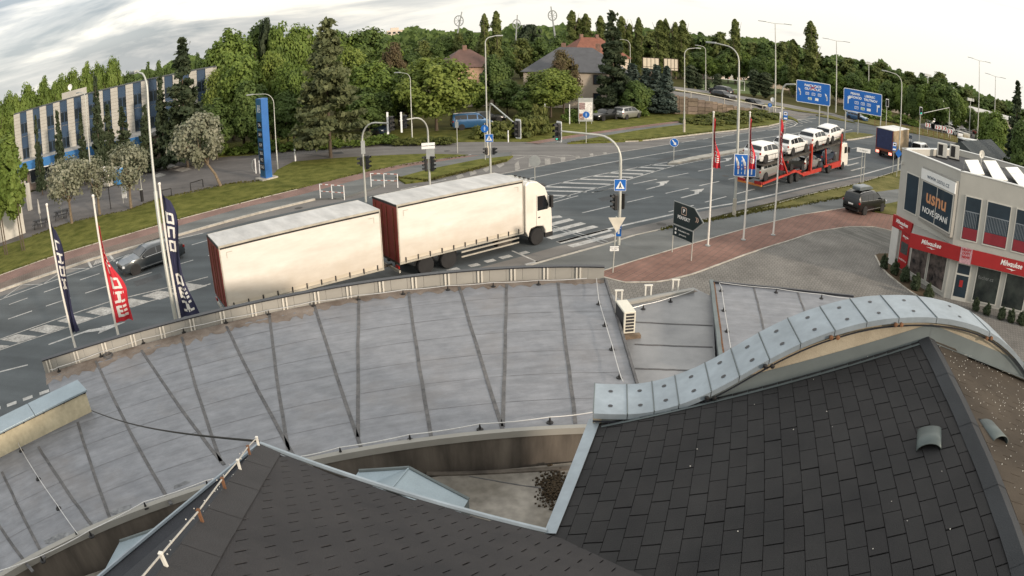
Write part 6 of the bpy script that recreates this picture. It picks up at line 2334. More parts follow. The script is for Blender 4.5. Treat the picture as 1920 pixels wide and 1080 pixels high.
house('red_roofed_house', 'house with orange-red tiled roof behind the grey-roofed house', (hc.x, hc.y), R(20), 13, 10, 6.4, 4.4, M_HW, M_HR2, [('f', 0, 3.5)], [(-2, .5), (1.5, 0)])
hc = gd(872, 150, 118)
house('brown_roofed_villa', 'small villa with brown hipped roof right of the lime tree', (hc.x, hc.y), R(15), 9.0, 8.5, 6.2, 3.0, mat('peach_render', (.40, .27, .19), rough=.9, var=.08), M_HR3, [('f', 2.2, 3.6), ('f', -1, 3.6)], [(0, 0)])
hc = gd(895, 175, 112)
house('grey_garage', 'low garage with a flat grey roof below the brown-roofed villa', (hc.x, hc.y), R(10), 6, 5, 2.6, .5, M_HW, M_HR, [], [])
tc_ = gd(740, 70, 520)
tower = thing('tower_block', 'distant pale apartment tower above the trees', 'building', (tc_.x, tc_.y, 0), R(12))
q = MB()
q.bx(-6, 9, -6, 6, 0, 16)
q.build('wall', mat('tower_panel', (.55, .47, .40), rough=.9, var=.1), tower)
q = MB()
q.bx(-14, -6.05, -5, 6, 0, 14)
q.build('wing', mat('tower_grey', (.36, .36, .36), rough=.9, var=.1), tower)
q = MB()
q.bx(-3, 3, -3, 3, 16, 18)
q.build('lift_house', MATS['tower_panel'], tower)
for k in range(4):
    for f in range(2):
        q = MB()
        q.bx(-5+k*3.5, -3+k*3.5, -6.1, -6, 10.5+f*2.8, 12+f*2.8)
        q.build('window', M_OFFG, tower)
    q = MB()
    q.bx(-13.5, -6.5, -5.1, -5, 4.5+k*2.6, 5.6+k*2.6)
    q.build('window_band', M_OFFG, tower)
hc = gd(1872, 196, 190)
house('far_long_hall', 'long pale hall with white roof edge beyond the car park', (hc.x, hc.y), R(-30), 46, 14, 4.6, .8, M_HW, mat('pale_roof', (.45, .44, .41), rough=.6), [], [])
hc = gd(1475, 145, 190)
house('sports_pavilion', 'small flat-roofed pavilion among the trees left of the direction signs', (hc.x, hc.y), R(-10), 12, 6, 3.6, .4, M_HW, M_HR, [('f', -2, 1.2), ('f', 2, 1.2)], [])
hc = gd(1640, 168, 175)
house('yellow_hall', 'low sandy-roofed building behind the right-hand direction sign', (hc.x, hc.y), R(-25), 22, 9, 3.2, 1.4, M_HW, mat('sandy_roof', (.42, .36, .26), rough=.8, var=.2, scale=.5), [], [])

# ---- raised road on the right with stone retaining wall, and the sports field beyond
near_e = [(1150, 165, 3.4), (1200, 171, 3.3), (1260, 178, 3.0), (1330, 190.5, 2.2), (1385, 201, 1.3), (1430, 208, .6), (1470, 213, .25), (1510, 216, .05)]
far_e = [(1150, 152, 3.4), (1200, 156, 3.3), (1270, 163, 3.0), (1350, 173, 2.2), (1430, 187, 1.3), (1490, 198, .6), (1530, 206, .25), (1570, 214, .05)]
NE = [gp(*p) for p in near_e]
FE = [gp(*p) for p in far_e]
q = MB()
k = len(NE)
q.add(NE+FE+[p-Vector((0, 0, p.z+.1)) for p in NE]+[p-Vector((0, 0, p.z+.1)) for p in FE], [(i, i+1, k+i+1, k+i) for i in range(k-1)] + [(2*k+i, 2*k+i+1, i+1, i) for i in range(k-1)] + [(k+i, k+i+1, 3*k+i+1, 3*k+i) for i in range(k-1)])
struct(q.build('raised_road', M_OLD))
med0 = [p.lerp(r, .42) for p, r in zip(NE, FE)]
med1 = [p.lerp(r, .62) for p, r in zip(NE, FE)]
q = MB()
q.add([p+Vector((0, 0, .12)) for p in med0]+[p+Vector((0, 0, .12)) for p in med1], [(i, i+1, k+i+1, k+i) for i in range(k-1)])
struct(q.build('raised_road_median', M_GRASS_DRY))
wall_ = thing('retaining_wall', 'low rubble stone retaining wall under the raised road', 'wall')
M_STONES = [mat('rubble_%d' % i, c, rough=.95, var=.2, scale=2, bump=.3) for i, c in enumerate(((.15, .12, .09), (.19, .15, .115), (.12, .095, .07), (.165, .13, .105)))]
q = MB()
for i in range(1, 5):
    a, c = NE[i], NE[i+1]
    t = (c-a).normalized()
    n = Vector((t.y, -t.x, 0))
    n = n if n.y < 0 else -n
    q.add([a+n*.02-Vector((0, 0, a.z)), c+n*.02-Vector((0, 0, c.z)), c+n*.02, a+n*.02], [(0, 1, 2, 3)])
q.build('mortar', mat('wall_mortar', (.12, .10, .08), rough=1), wall_)
sr = random.Random(3)
for i in range(1, 5):
    a, c = NE[i], NE[i+1]
    t = (c-a)
    Ls = t.length
    t = t.normalized()
    n = Vector((t.y, -t.x, 0))
    n = n if n.y < 0 else -n
    x = 0
    while x < Ls:
        w = sr.uniform(.9, 1.7)
        zt = a.z + (c.z-a.z)*x/Ls
        z = 0
        while z < zt-.2:
            h = min(zt-z, sr.uniform(.45, .8))
            p = a + t*(x+w/2)
            s = MB()
            s.box((p.x+n.x*.06, p.y+n.y*.06, z+h/2), (w-.08, .16+sr.uniform(0, .08), h-.07), math.atan2(t.y, t.x))
            s.build('rubble_stone', M_STONES[sr.randrange(4)], wall_)
            z += h
        x += w
rail = thing('guard_rail', 'grey steel guard rail along the raised road above the stone wall', 'guard rail')
for i in range(1, 6):
    a, c = NE[i], NE[i+1]
    q = MB()
    q.tube([a+Vector((0, 0, .95)), c+Vector((0, 0, .95))], .09, 5)
    q.build('beam', M_RAIL_A, rail)
    m = max(2, int((c-a).length/4))
    for k in range(m):
        p = a.lerp(c, k/m)
        q = MB()
        q.box((p.x, p.y, p.z+.45), (.1, .1, .95))
        q.build('post', M_RAIL_A, rail)
def on_raised(px, py, z, nm, lab, kind, pt, q0, q1):
    v = gp(px, py, z+.5)
    car(nm, lab, 'car', kind, (v.x, v.y, z+.02), heading(gp(*q0), gp(*q1)), pt)
on_raised(1356, 180.5, 1.9, 'green_estate', 'dark green estate car coming down the raised road', 'estate', P_BLACK, (1330, 186), (1400, 200))
on_raised(1416, 196, .75, 'black_hatchback', 'black hatchback at the foot of the raised road', 'hatch', P_BLACK, (1385, 193), (1440, 205))
on_raised(1352, 172.5, 2.2, 'dark_offroader', 'dark off-roader on the far lane of the raised road', 'suv', P_BLACK, (1400, 182), (1330, 170))
sheet('sports_field', [(1290, 150), (1440, 152), (1470, 172), (1430, 178), (1320, 170)], -.05, .08, mat('pitch_grass', (.075, .105, .03), rough=1, var=.15, scale=.2))
fb = thing('pitch_boards', 'pale advertising boards along the far side of the sports field', 'fence')
a, c = gp(1300, 148, .1), gp(1438, 151, .1)
for k in range(24):
    p, r = a.lerp(c, k/24), a.lerp(c, (k+.94)/24)
    t = (r-p).normalized()
    q = MB()
    q.prism([p[:2], r[:2], (r+Vector((0, .2, 0)))[:2], (p+Vector((0, .2, 0)))[:2]], .1, 1.6)
    q.build('board', mat('board_%d' % (k % 4), ((.42, .35, .30), (.5, .47, .43), (.40, .28, .24), (.33, .34, .32))[k % 4], rough=.7, var=.2), fb)
g1 = thing('goal_frame', 'white football goal frame on the sports field', 'goal', gp(1368, 168, .1), R(-20))
q = MB()
q.tube([(-3.6, 0, 0), (-3.6, 0, 2.4), (3.6, 0, 2.4), (3.6, 0, 0)], .07, 6)
q.build('posts', M_SIGNWH, g1)
q = MB()
q.tube([(-3.6, 0, 2.4), (-3.6, 1.8, 0), (3.6, 1.8, 0), (3.6, 0, 2.4)], .04, 5)
q.build('net_bars', M_SIGNWH, g1)

# ================================================================== street furniture
M_POLE = mat('galvanised_pole', (.42, .43, .40), rough=.5, metal=.3, var=.12, scale=1.5, stretch=(1, 1, .3))
M_POLEW = mat('weathered_pole', (.40, .37, .31), rough=.8, var=.25, scale=2)
M_FLAGP = mat('white_flagpole', (.66, .64, .60), rough=.4, var=.05)
M_SIG = mat('signal_black', (.012, .013, .014), rough=.5, var=.15)
M_SBLUE = mat('sign_blue', (.012, .115, .42), rough=.4, var=.05)
M_SWHITE = mat('sign_face_white', (.72, .73, .73), rough=.4, var=.04)
M_SBACK = mat('sign_back', (.30, .32, .32), rough=.5, metal=.3, var=.1)
M_LENSG = mat('green_lens', (.02, .20, .12), rough=.2, emit=(.10, .9, .55, .7))
M_LENSD = mat('dark_lens', (.03, .03, .03), rough=.2)
def lamp(base, h, arm, adir, label, r=0.074, joint=.25, sleeve=1.1, T=False, head=.75):
    """street lamp: tapered pole, curved or T arm, lamp head; adir: horizontal unit direction of the arm"""
    t = thing('street_lamp', label, 'street lamp', base, 0, 'street lamps')
    h = h - base[2]
    a = Vector(adir).normalized()
    q = MB()
    if T:
        q.tube([(0, 0, 0), (0, 0, h)], [r*1.2, r*.55], 10)
        q.build('pole', M_POLE, t, smooth=True)
        for s in (1, -1):
            q = MB()
            q.tube([(0, 0, h), tuple(a*s*arm*.55 + Vector((0, 0, h+.12)))], .05, 6)
            q.build('arm', M_POLE, t)
            q = MB()
            c = a*s*arm*.78 + Vector((0, 0, h+.16))
            q.box(c, (head*1.1, .32, .12), math.atan2(a.y*s, a.x*s))
            q.build('lamp_head', M_SBACK, t, bevel=.04)
        return t
    R0 = min(1.1, arm*.6)
    pts, rs = [(0, 0, 0), (0, 0, h*joint), (0, 0, h*joint+.03), (0, 0, h-R0)], [r*1.25, r*1.2, r*.85, r*.6]
    for k in range(1, 7):
        an = math.pi/2*k/6
        pts.append(tuple(a*(R0*(1-math.cos(an))) + Vector((0, 0, h-R0+R0*math.sin(an)))))
        rs.append(r*.55)
    pts.append(tuple(a*arm + Vector((0, 0, h+.10))))
    rs.append(r*.45)
    q.tube(pts, rs, 10)
    q.build('pole', M_POLE, t, smooth=True)
    if sleeve:
        q = MB()
        q.tube([(0, 0, 0), (0, 0, sleeve)], r*1.75, 10)
        q.build('base_sleeve', M_POLEW, t)
    q = MB()
    c = a*(arm+head*.42) + Vector((0, 0, h+.10))
    q.box(c, (head, .26, .13), math.atan2(a.y, a.x))
    q.build('lamp_head', M_SBACK, t, bevel=.04)
    return t
b1 = gd(308, 480, 26.5)
lamp((b1.x, b1.y, 0), 12.45, 1.3, (-.75, .6, 0), 'tall street lamp leaning over the navy flag in the left foreground', r=0.070, joint=.62, sleeve=0)
b = gp(178, 382, .1)
lamp(b, 11.8, 1.2, (-.8, .3, 0), 'slim street lamp behind the silvery trees by the filling station', r=0.074, sleeve=0, joint=.5)
lamp(gp(521, 317, .1), 7.9, 2.2, (-.98, -.1, 0), 'short street lamp right of the blue price column', r=0.061, sleeve=0)
lamp(gp(773, 263, .1), 7.9, 1.3, (-.9, .3, 0), 'short street lamp in front of the dark trees, left of the lime tree', r=0.061, sleeve=0)
lamp(gp(914, 291, .1), 11.8, 1.0, (.95, .2, 0), 'tall street lamp beside the pedestrian sign at the side street', r=0.090, sleeve=.9)
lamp(gp(1376, 405, .1), 12.0, 1.7, (-.75, .5, 0), 'tall street lamp beside the three-arrow lane sign', r=0.082, joint=.80, sleeve=1.25)
lamp(gp(1282.5, 248, .1), 10.8, 1.5, (.98, .1, 0), 'street lamp on the grass verge across the road', r=0.090, sleeve=1.6)
lamp(gp(1323, 171, 2.2), 10.6, 1.3, (-.95, 0, 0), 'street lamp beside the raised road near the sports field', r=0.098, sleeve=0)
lamp(gp(1683, 320, .1), 11.3, 2.0, (-.9, .25, 0), 'tall street lamp rising behind the corner of the shop', r=0.090, sleeve=0)
lamp(gd(1182, 160, 150), 10.5, 1.8, (-.95, 0, 0), 'street lamp behind the tall dark spruce by the house', r=0.098, sleeve=0)
lamp(gp(1453, 213, .1), 16.2, 3.0, (.95, -.3, 0), 'tall twin-arm lamp left of the direction signs', r=0.131, T=True, head=1.3)
lamp(gp(1567, 211, .1), 15.0, 3.0, (.95, -.3, 0), 'tall twin-arm lamp between the two direction signs', r=0.131, T=True, head=1.3)
lamp(gp(1832, 262, .1), 17.3, 3.0, (.9, -.4, 0), 'tall twin-arm lamp, left of the pair on the right', r=0.123, T=True, head=1.3)
lamp(gp(1862, 268, .1), 14.8, 2.8, (.9, -.4, 0), 'tall twin-arm lamp, right of the pair on the right', r=0.123, T=True, head=1.3)
for i, (x, yb, yt, D, lab) in enumerate(((1628, 190, 120, 190, 'floodlight mast among the trees above the right-hand direction sign'), (1737, 235, 142, 165, 'plain grey mast at the left edge of the far car park'), (1818, 232, 188, 150, 'floodlight mast behind the far car park'))):
    p = gd(x, yb, D)
    t = thing('floodlight_mast', lab, 'mast', (p.x, p.y, 0))
    zt = gd(x, yt, D).z
    q = MB()
    q.tube([(0, 0, 0), (0, 0, zt)], [.16, .09], 8)
    q.build('pole', M_POLE, t)
    q = MB()
    q.bx(-1.1, 1.1, -.15, .15, zt-.1, zt+.5)
    q.build('floodlight', M_SBACK, t)
# ring-topped masts on the skyline
for i, (x, y0, x1, y1, D, rr) in enumerate(((866, 22, 855, 60, 210, 10.5), (970, 28, 966, 75, 240, 9), (1033, 12, 1042, 62, 200, 10))):
    a, c = gd(x1, y1 + 18, D), gd(x, y0, D)
    t = thing('ring_mast', 'leaning mast with a wheel-like ring on the skyline, ' + ('leftmost of three', 'middle one of three', 'rightmost of three')[i], 'mast', (a.x, a.y, 0), 0, 'ring masts on the skyline')
    L0 = Vector((a.x, a.y, 0))
    q = MB()
    q.tube([Vector((0, 0, 0)), a-L0, c-L0], [.35, .3, .16], 6)
    q.build('pole', M_SBACK, t)
    ctr = gd((x*2+x1)/3 - (2 if i == 0 else 0), y0 + 17, D) - L0
    R1 = rr/1327*D
    q = MB()
    q.tube([ctr + Vector((R1*math.cos(k*math.pi/12)*.8, 0, R1*math.sin(k*math.pi/12))) for k in range(25)], .16, 6)
    q.build('ring', M_SBACK, t)
    for k in range(4):
        an = k*math.pi/4
        q = MB()
        v = Vector((R1*math.cos(an)*.8, 0, R1*math.sin(an)))
        q.tube([ctr+v, ctr-v], .06, 4)
        q.build('spoke', M_SBACK, t)

def plate_M(p, face):
    """matrix of a sign standing at p and facing the horizontal direction 'face' (x right, y up, z out)"""
    f = Vector(face).normalized()
    x = Vector((-f.y, f.x, 0))
    m = Matrix((x, Vector((0, 0, 1)), f)).transposed().to_4x4()
    m.translation = Vector(p)
    return m
def flat(name, pts, th, m, parent, M, zoff=0.0):
    q = MB()
    q.prism(pts, zoff, zoff+th)
    o = q.build(name, m, parent)
    o.matrix_local = M
    return o
def circle(r, n=24, c=(0, 0)):
    return [(c[0]+r*math.cos(2*math.pi*k/n), c[1]+r*math.sin(2*math.pi*k/n)) for k in range(n)]
def rr(w, h, r=.06):
    out = []
    for cx_, cy_, a0 in ((w/2-r, h/2-r, 0), (-w/2+r, h/2-r, 90), (-w/2+r, -h/2+r, 180), (w/2-r, -h/2+r, 270)):
        out += [(cx_+r*math.cos(R(a0+30*k)), cy_+r*math.sin(R(a0+30*k))) for k in range(4)]
    return out
def post(t, h, r=.035, off=(0, 0)):
    q = MB()
    q.tube([(off[0], off[1], 0), (off[0], off[1], h)], r, 8)
    return q.build('post', M_POLE, t)
def ped_plate(t, z, M, s=.62):
    """pedestrian crossing plate: blue square, white triangle, walking figure"""
    b = flat('crossing_plate', rr(s*1.06, s*1.06, .03), .015, M_SWHITE, t, M)
    flat('blue_field', rr(s, s, .02), .004, M_SBLUE, b, Matrix.Translation((0, 0, .0155)))
    flat('white_triangle', [(-s*.40, -s*.34), (s*.40, -s*.34), (0, s*.38)], .003, M_SWHITE, b, Matrix.Translation((0, 0, .020)))
    fig = [(-s*.13, -s*.26), (-s*.04, -s*.26), (0, -s*.10), (s*.06, -s*.26), (s*.14, -s*.26), (s*.05, 0), (s*.05, s*.12), (-s*.05, s*.12), (-s*.06, -s*.02)]
    flat('walking_figure', fig, .003, M_SIG, b, Matrix.Translation((0, 0, .0235)))
    flat('figure_head', circle(s*.045, 10, (0, s*.17)), .003, M_SIG, b, Matrix.Translation((0, 0, .0235)))
    return b
def head3(t, c, face, border=False, lit=None, n=3, s=1.0, name='signal_head'):
    M = plate_M(c, face)
    h = .34*n*s
    if border:
        bb = flat('back_board', rr(.52*s, h+.22*s, .07), .02, M_SWHITE, t, M @ Matrix.Translation((0, 0, -.10)))
    o = flat(name, rr(.36*s, h, .05), .16, M_SIG, t, M @ Matrix.Translation((0, 0, -.08)))
    for k in range(n):
        z = (h/2-.17*s) - k*.34*s
        flat('lens', circle(.125*s, 14, (0, z)), .012, M_LENSG if lit == k else M_LENSD, o, Matrix.Translation((0, 0, .162)))
        q = MB()
        N = 9
        vs = []
        for i in range(N):
            an = R(-10 + 200*i/(N-1))
            vs.append((.145*s*math.cos(an), z+.145*s*math.sin(an), .16))
        for i in range(N):
            an = R(-10 + 200*i/(N-1))
            vs.append((.145*s*math.cos(an), z+.145*s*math.sin(an), .16+.22*s))
        q.add(vs, [(i, i+1, N+i+1, N+i) for i in range(N-1)])
        v = q.build('visor', M_SIG, o)
    return o
def mast(label, base, h, tip, heads, r=.075, name='signal_mast'):
    """signal pole with bent arm; tip: world point of the arm's end"""
    t = thing(name, label, 'traffic light', base)
    b = Vector(base)
    tip = Vector(tip) - b
    hor = Vector((tip.x, tip.y, 0))
    L = hor.length
    a = hor.normalized() if L > .01 else Vector((1, 0, 0))
    R0 = min(1.3, L*.6)
    zc = h - R0
    pts = [(0, 0, 0), (0, 0, zc)]
    for k in range(1, 7):
        an = math.pi/2*k/6
        pts.append(tuple(a*(R0*(1-math.cos(an))) + Vector((0, 0, zc+R0*math.sin(an)))))
    pts.append(tuple(a*L + Vector((0, 0, tip.z))))
    q = MB()
    q.tube(pts, [r*1.2, r] + [r*.8]*6 + [r*.6], 10)
    q.build('pole', M_POLE, t, smooth=True)
    return t, a
# signals left of the side street
ba = gp(686, 379, .12)
t, a = mast('traffic light mast with right-bending arm beside the white railings', ba, 6.0, gp(727, 231, 6.1), None)
tipv = gp(729, 231, 6.1) - ba
head3(t, tipv + a*.25 + Vector((0, 0, 0)), (a.x*.9+.3, a.y-.8, 0), n=3)
flat('side_board', rr(.14, 1.6, .02), .02, M_SWHITE, t, plate_M(tipv - a*.1, (.1, -1, 0)))
head3(t, (.28, 0, 3.0), (.9, -.2, 0), n=3)
head3(t, (-.18, 0, 3.1), (-.9, -.2, 0), n=2)
flat('route_plate', rr(.30, 1.0, .02), .02, M_SBACK, t, plate_M((.05, -.12, 4.15), (.3, -1, 0)))
bb_ = gp(806, 347, .12)
t, a = mast('traffic light mast with left-bending arm and street name plates', bb_, 5.6, gp(749, 227, 5.7), None)
tipv = gp(750, 227, 5.7) - bb_
head3(t, tipv - a*.45 + Vector((0, 0, -.1)), (.8, -.5, 0), n=3)
flat('side_board', rr(.14, 1.6, .02), .02, M_SWHITE, t, plate_M(tipv - a*.15 + Vector((0, -.1, -.1)), (.1, -1, 0)))
for k in range(2):
    flat('street_name_plate', rr(1.05, .22, .02), .02, M_SWHITE, t, plate_M((0, -.12, 3.35-k*.27), (.15, -1, 0)))
flat('route_plate', rr(.66, .80, .03), .02, M_SBACK, t, plate_M((.15, -.10, 2.55), (.15, -1, 0)))
head3(t, (.26, -.05, 1.75), (.9, -.35, 0), n=4, s=.9)
head3(t, (-.26, .05, 1.75), (-.9, -.35, 0), n=4, s=.9)
bc_ = gp(920, 332, .12)
t, a = mast('traffic light mast with right-bending arm and pedestrian sign', bc_, 6.3, gp(966, 232, 6.3), None)
tipv = gp(969, 237, 6.3) - bc_
head3(t, tipv + a*.1 + Vector((0, 0, -.15)), (-.75, -.6, 0), border=True, n=3)
ped_plate(t, 2.6, plate_M((-.05, -.12, 3.3), (-.1, -1, 0)), .62)
head3(t, (-.30, -.05, 2.2), (-.9, -.35, 0), n=2, s=.85)
head3(t, (.30, -.05, 2.2), (.9, -.35, 0), n=2, s=.85)
bd_ = gp(1160, 459, .12)
t, a = mast('traffic light mast with long arm over the road beside the zebra', bd_, 6.3, gp(1052, 246, 6.5), None, r=.085)
tipv = gp(1046, 247, 6.4) - bd_
head3(t, tipv, (-.80, -.45, 0), border=True, n=3, lit=2)
ped_plate(t, 3.6, plate_M((-.02, -.12, 3.55), (.0, -1, 0)), .64)
head3(t, (-.27, -.06, 2.55), (-.9, -.25, 0), n=3, s=.9)
head3(t, (.14, .18, 2.55), (.4, .9, 0), n=3, s=.9)
q = flat('blue_cycle_plate', rr(.30, .80, .02), .02, M_SBLUE, t, plate_M((-.04, -.12, .95), (-.2, -1, 0)))
flat('white_arrow', [(-.05, -.25), (.05, -.25), (.05, .05), (.12, .05), (0, .28), (-.12, .05), (-.05, .05)], .003, M_SWHITE, q, Matrix.Translation((0, 0, .0205)))
# priority sign seen from behind, with a supplementary plate, on its own post
p = gp(1149, 511, .13)
t = thing('yield_sign', 'triangular yield sign seen from behind on a leaning post by the roof', 'road sign', p)
q = MB()
q.tube([(0, 0, 0), (.10, .05, 2.95)], .03, 8)
q.build('post', M_POLE, t)
flat('triangle', [(-.44, .38), (.44, .38), (0, -.42)], .02, mat('cream_sign_back', (.55, .52, .45), rough=.5), t, plate_M((.12, -.05, 2.55), (.05, -1, 0)))
flat('supplementary_plate', rr(.46, .25, .02), .02, M_SWHITE, t, plate_M((.03, -.05, 1.30), (.05, -1, 0)))
text('lettering', 'MIMO ZÁSOB.', .085, M_LETDK, t, plate_M((.03, -.05, 1.30), (.05, -1, 0)) @ Matrix.Translation((0, .04, .022)), ext=.001)
text('lettering', 'SLUŽBY', .085, M_LETDK, t, plate_M((.03, -.05, 1.30), (.05, -1, 0)) @ Matrix.Translation((0, -.05, .022)), ext=.001)
# grey round sign back seen over the lorry cab
p = gp(1003, 371, 0)
t = thing('round_sign', 'round sign seen from behind above the lorry cab', 'road sign', p)
post(t, 2.5)
flat('disc', circle(.42), .02, M_SBACK, t, plate_M((0, -.05, 2.75), (0, -1, 0)))
# keep-right sign on the island
p = gp(1263, 303, .16)
t = thing('keep_right_sign', 'round blue keep-right sign with white arrow on the tip of the traffic island', 'road sign', p)
post(t, 1.5)
q = flat('rim', circle(.42), .015, M_SWHITE, t, plate_M((0, -.05, 1.85), (-.25, -1, 0)))
flat('blue_field', circle(.39), .004, M_SBLUE, q, Matrix.Translation((0, 0, .0155)))
flat('white_arrow', [(-.22, .24), (-.15, .28), (.10, -.02), (.17, .06), (.20, -.24), (-.08, -.17), (0, -.10)], .003, M_SWHITE, q, Matrix.Translation((0, 0, .0205)))
# lane sign
p = gp(1380, 404, .12)
t = thing('lane_sign', 'blue lane sign with three white arrows fixed to the street lamp', 'road sign', p - Vector((0, .35, 0)))
M = plate_M((.35, 0, 3.65), (-.05, -1, 0))
q = flat('white_rim', rr(1.66, 1.56, .08), .02, M_SWHITE, t, M)
flat('blue_field', rr(1.58, 1.48, .06), .004, M_SBLUE, q, Matrix.Translation((0, 0, .0205)))
for k, (x, d) in enumerate(((-.50, -1), (0, -1), (.50, 1))):
    pts = [(x-.045, -.62), (x+.045, -.62), (x+.045, .15), (x+.045+d*.10, .36), (x+d*.22+.03, .30), (x+d*.24, .62), (x+d*.02-.12, .50), (x-.045+d*.02, .40), (x-.045, .2)]
    flat('white_arrow', pts, .003, M_SWHITE, q, Matrix.Translation((0, 0, .0250)))
for x in (-.25, .25):
    for k in range(5):
        flat('lane_dash', [(x-.02, -.62+k*.28), (x+.02, -.62+k*.28), (x+.02, -.46+k*.28), (x-.02, -.46+k*.28)], .003, M_SWHITE, q, Matrix.Translation((0, 0, .0250)))
for x in (-.50, .0):
    flat('red_ring', circle(.11, 16, (x, -.15)), .003, M_SIGNRED, q, Matrix.Translation((0, 0, .0285)))
    flat('ring_centre', circle(.065, 14, (x, -.15)), .003, M_SWHITE, q, Matrix.Translation((0, 0, .032)))
for x in (-.5, .4):
    qq = MB()
    qq.tube([(x*.9, -.1+x*.3, 0), (x*.9, -.1+x*.3, 2.9)], .03, 6)
# bus stop flags and small blue signs
def small_sign(px, py, lab, z, kind, face=(-.2, -1, 0), h=None, name='small_sign', D=None):
    p = gp(px, py, .12) if D is None else gd(px, py, D)
    p = Vector((p.x, p.y, .1))
    t = thing(name, lab, 'road sign', p)
    post(t, z+.5)
    M = plate_M((0, -.06, z), face)
    if kind == 'bus':
        q = flat('stop_plate', rr(.50, .95, .03), .02, M_SBLUE, t, M)
        flat('white_panel', rr(.40, .34, .02), .003, M_SWHITE, q, Matrix.Translation((0, .24, .0205)))
        flat('bus_symbol', rr(.28, .16, .02), .003, M_SIG, q, Matrix.Translation((0, .24, .024)))
        flat('white_panel', rr(.40, .16, .02), .003, M_SWHITE, q, Matrix.Translation((0, -.30, .0205)))
    elif kind == 'disc':
        q = flat('disc', circle(.36), .02, M_SBLUE, t, M)
        flat('cycle_symbol', [(-.05, -.2), (.05, -.2), (.08, .1), (0, .24), (-.08, .1)], .003, mat('pale_symbol', (.30, .42, .60), rough=.5), q, Matrix.Translation((0, 0, .0205)))
    elif kind == 'diamond':
        q = flat('blue_plate', [(0, .52), (.44, 0), (0, -.52), (-.44, 0)], .02, M_SBLUE, t, M)
    elif kind == 'white':
        flat('white_disc', circle(.40), .02, M_SWHITE, t, M)
    elif kind == 'grey':
        flat('grey_plate', rr(.34, .62, .02), .02, M_SBACK, t, M)
    return t
small_sign(1470, 282, 'bus stop sign on a thin post in front of the transporter cars', 4.1, 'bus', name='bus_stop_sign')
small_sign(1673, 326, 'bus stop sign with orange lower plate beside the box lorry', 3.1, 'bus', name='bus_stop_sign')
small_sign(1681, 331, 'blue diamond-shaped sign on a short post at the corner of the shop', 2.6, 'diamond', name='blue_sign')
small_sign(910, 300, 'round blue cycle path sign on the street lamp at the side street', 3.0, 'disc', name='cycle_path_sign')
small_sign(1099, 268, 'round blue cycle path sign in front of the colourful billboard', 3.1, 'disc', name='cycle_path_sign')
small_sign(858, 287, 'grey sign plate seen from behind at the tip of the station verge', 2.9, 'grey', name='grey_sign')
small_sign(1443, 214, 'small blue sign in front of the black hatchback', 1.6, 'disc', name='cycle_path_sign')
small_sign(1448, 212, 'white round sign at the foot of the raised road', 2.4, 'white', name='white_sign')
# street name on two posts
p, p2 = gp(1613, 342, .12), gp(1618, 344, .12)
t = thing('street_name_sign', 'white street name board on two thin posts on the grass', 'sign', p)
post(t, 3.2)
post(t, 3.2, off=((p2-p).x, (p2-p).y))
q = flat('name_board', rr(1.5, .42, .03), .03, M_SWHITE, t, plate_M((.1, -.06, 3.2), (-.35, -1, 0)))
text('lettering', 'K Vápence', .2, M_LETDK, q, Matrix.Translation((0, 0, .032)), ext=.001)
# company sign with an arrow point
pa_s, pb_s = gp(1260, 473, .13), gp(1296, 489, .13)
t = thing('direction_board', 'dark green arrow-shaped company sign on two posts at the red paving', 'sign', pa_s)
dv = pb_s - pa_s
post(t, 3.0, .03)
post(t, 1.95, .03, (dv.x, dv.y))
fx = Vector((dv.x, dv.y, 0)).normalized()
M = frame_M((0, 0, 0), fx)
M.translation = Vector((0, -.05, 0))
wS = dv.length
M_PERF = mat('board_green_black', (.010, .022, .026), rough=.35, var=.08)
q = flat('board_frame', [(-.03, 1.70), (wS*1.02, 1.70), (wS*1.50, 2.36), (wS*1.02, 3.02), (-.03, 3.02)], .03, M_SBACK, t, M)
flat('board', [(.01, 1.74), (wS*1.0, 1.74), (wS*1.44, 2.36), (wS*1.0, 2.98), (.01, 2.98)], .006, M_PERF, q, Matrix.Translation((0, 0, .031)))
flat('logo_frame', rr(.42, .44, .06), .004, mat('copper', (.55, .40, .32), rough=.4), q, Matrix.Translation((wS*.52, 2.62, .038)))
flat('logo_field', rr(.34, .36, .04), .003, M_PERF, q, Matrix.Translation((wS*.52, 2.62, .0425)))
text('lettering', 'P', .30, M_LETW, q, Matrix.Translation((wS*.52, 2.62, .047)), ext=.002, bold=.008)
text('lettering', 'PERFEKT', .27, M_LETW, q, Matrix.Translation((wS*.52, 2.20, .040)), ext=.002, bold=.004)
text('lettering', '»', .62, MATS['copper'], q, Matrix.Translation((wS*1.18, 2.44, .040)), ext=.002)
q2 = flat('lower_board_frame', [(-.03, 1.02), (wS*1.02, 1.02), (wS*1.02, 1.68), (-.03, 1.68)], .03, M_SBACK, t, M)
flat('lower_board', [(.01, 1.05), (wS*.99, 1.05), (wS*.99, 1.65), (.01, 1.65)], .006, M_PERF, q2, Matrix.Translation((0, 0, .031)))
text('lettering', 'bezkontaktní mytí', .13, M_LETW, q2, Matrix.Translation((wS*.55, 1.46, .040)), ext=.002)
text('lettering', 'garaz servis', .13, M_LETW, q2, Matrix.Translation((wS*.50, 1.24, .040)), ext=.002)
for z in (1.46, 1.24):
    flat('icon', rr(.13, .13, .02), .003, M_LETW, q2, Matrix.Translation((wS*.14, z, .038)))

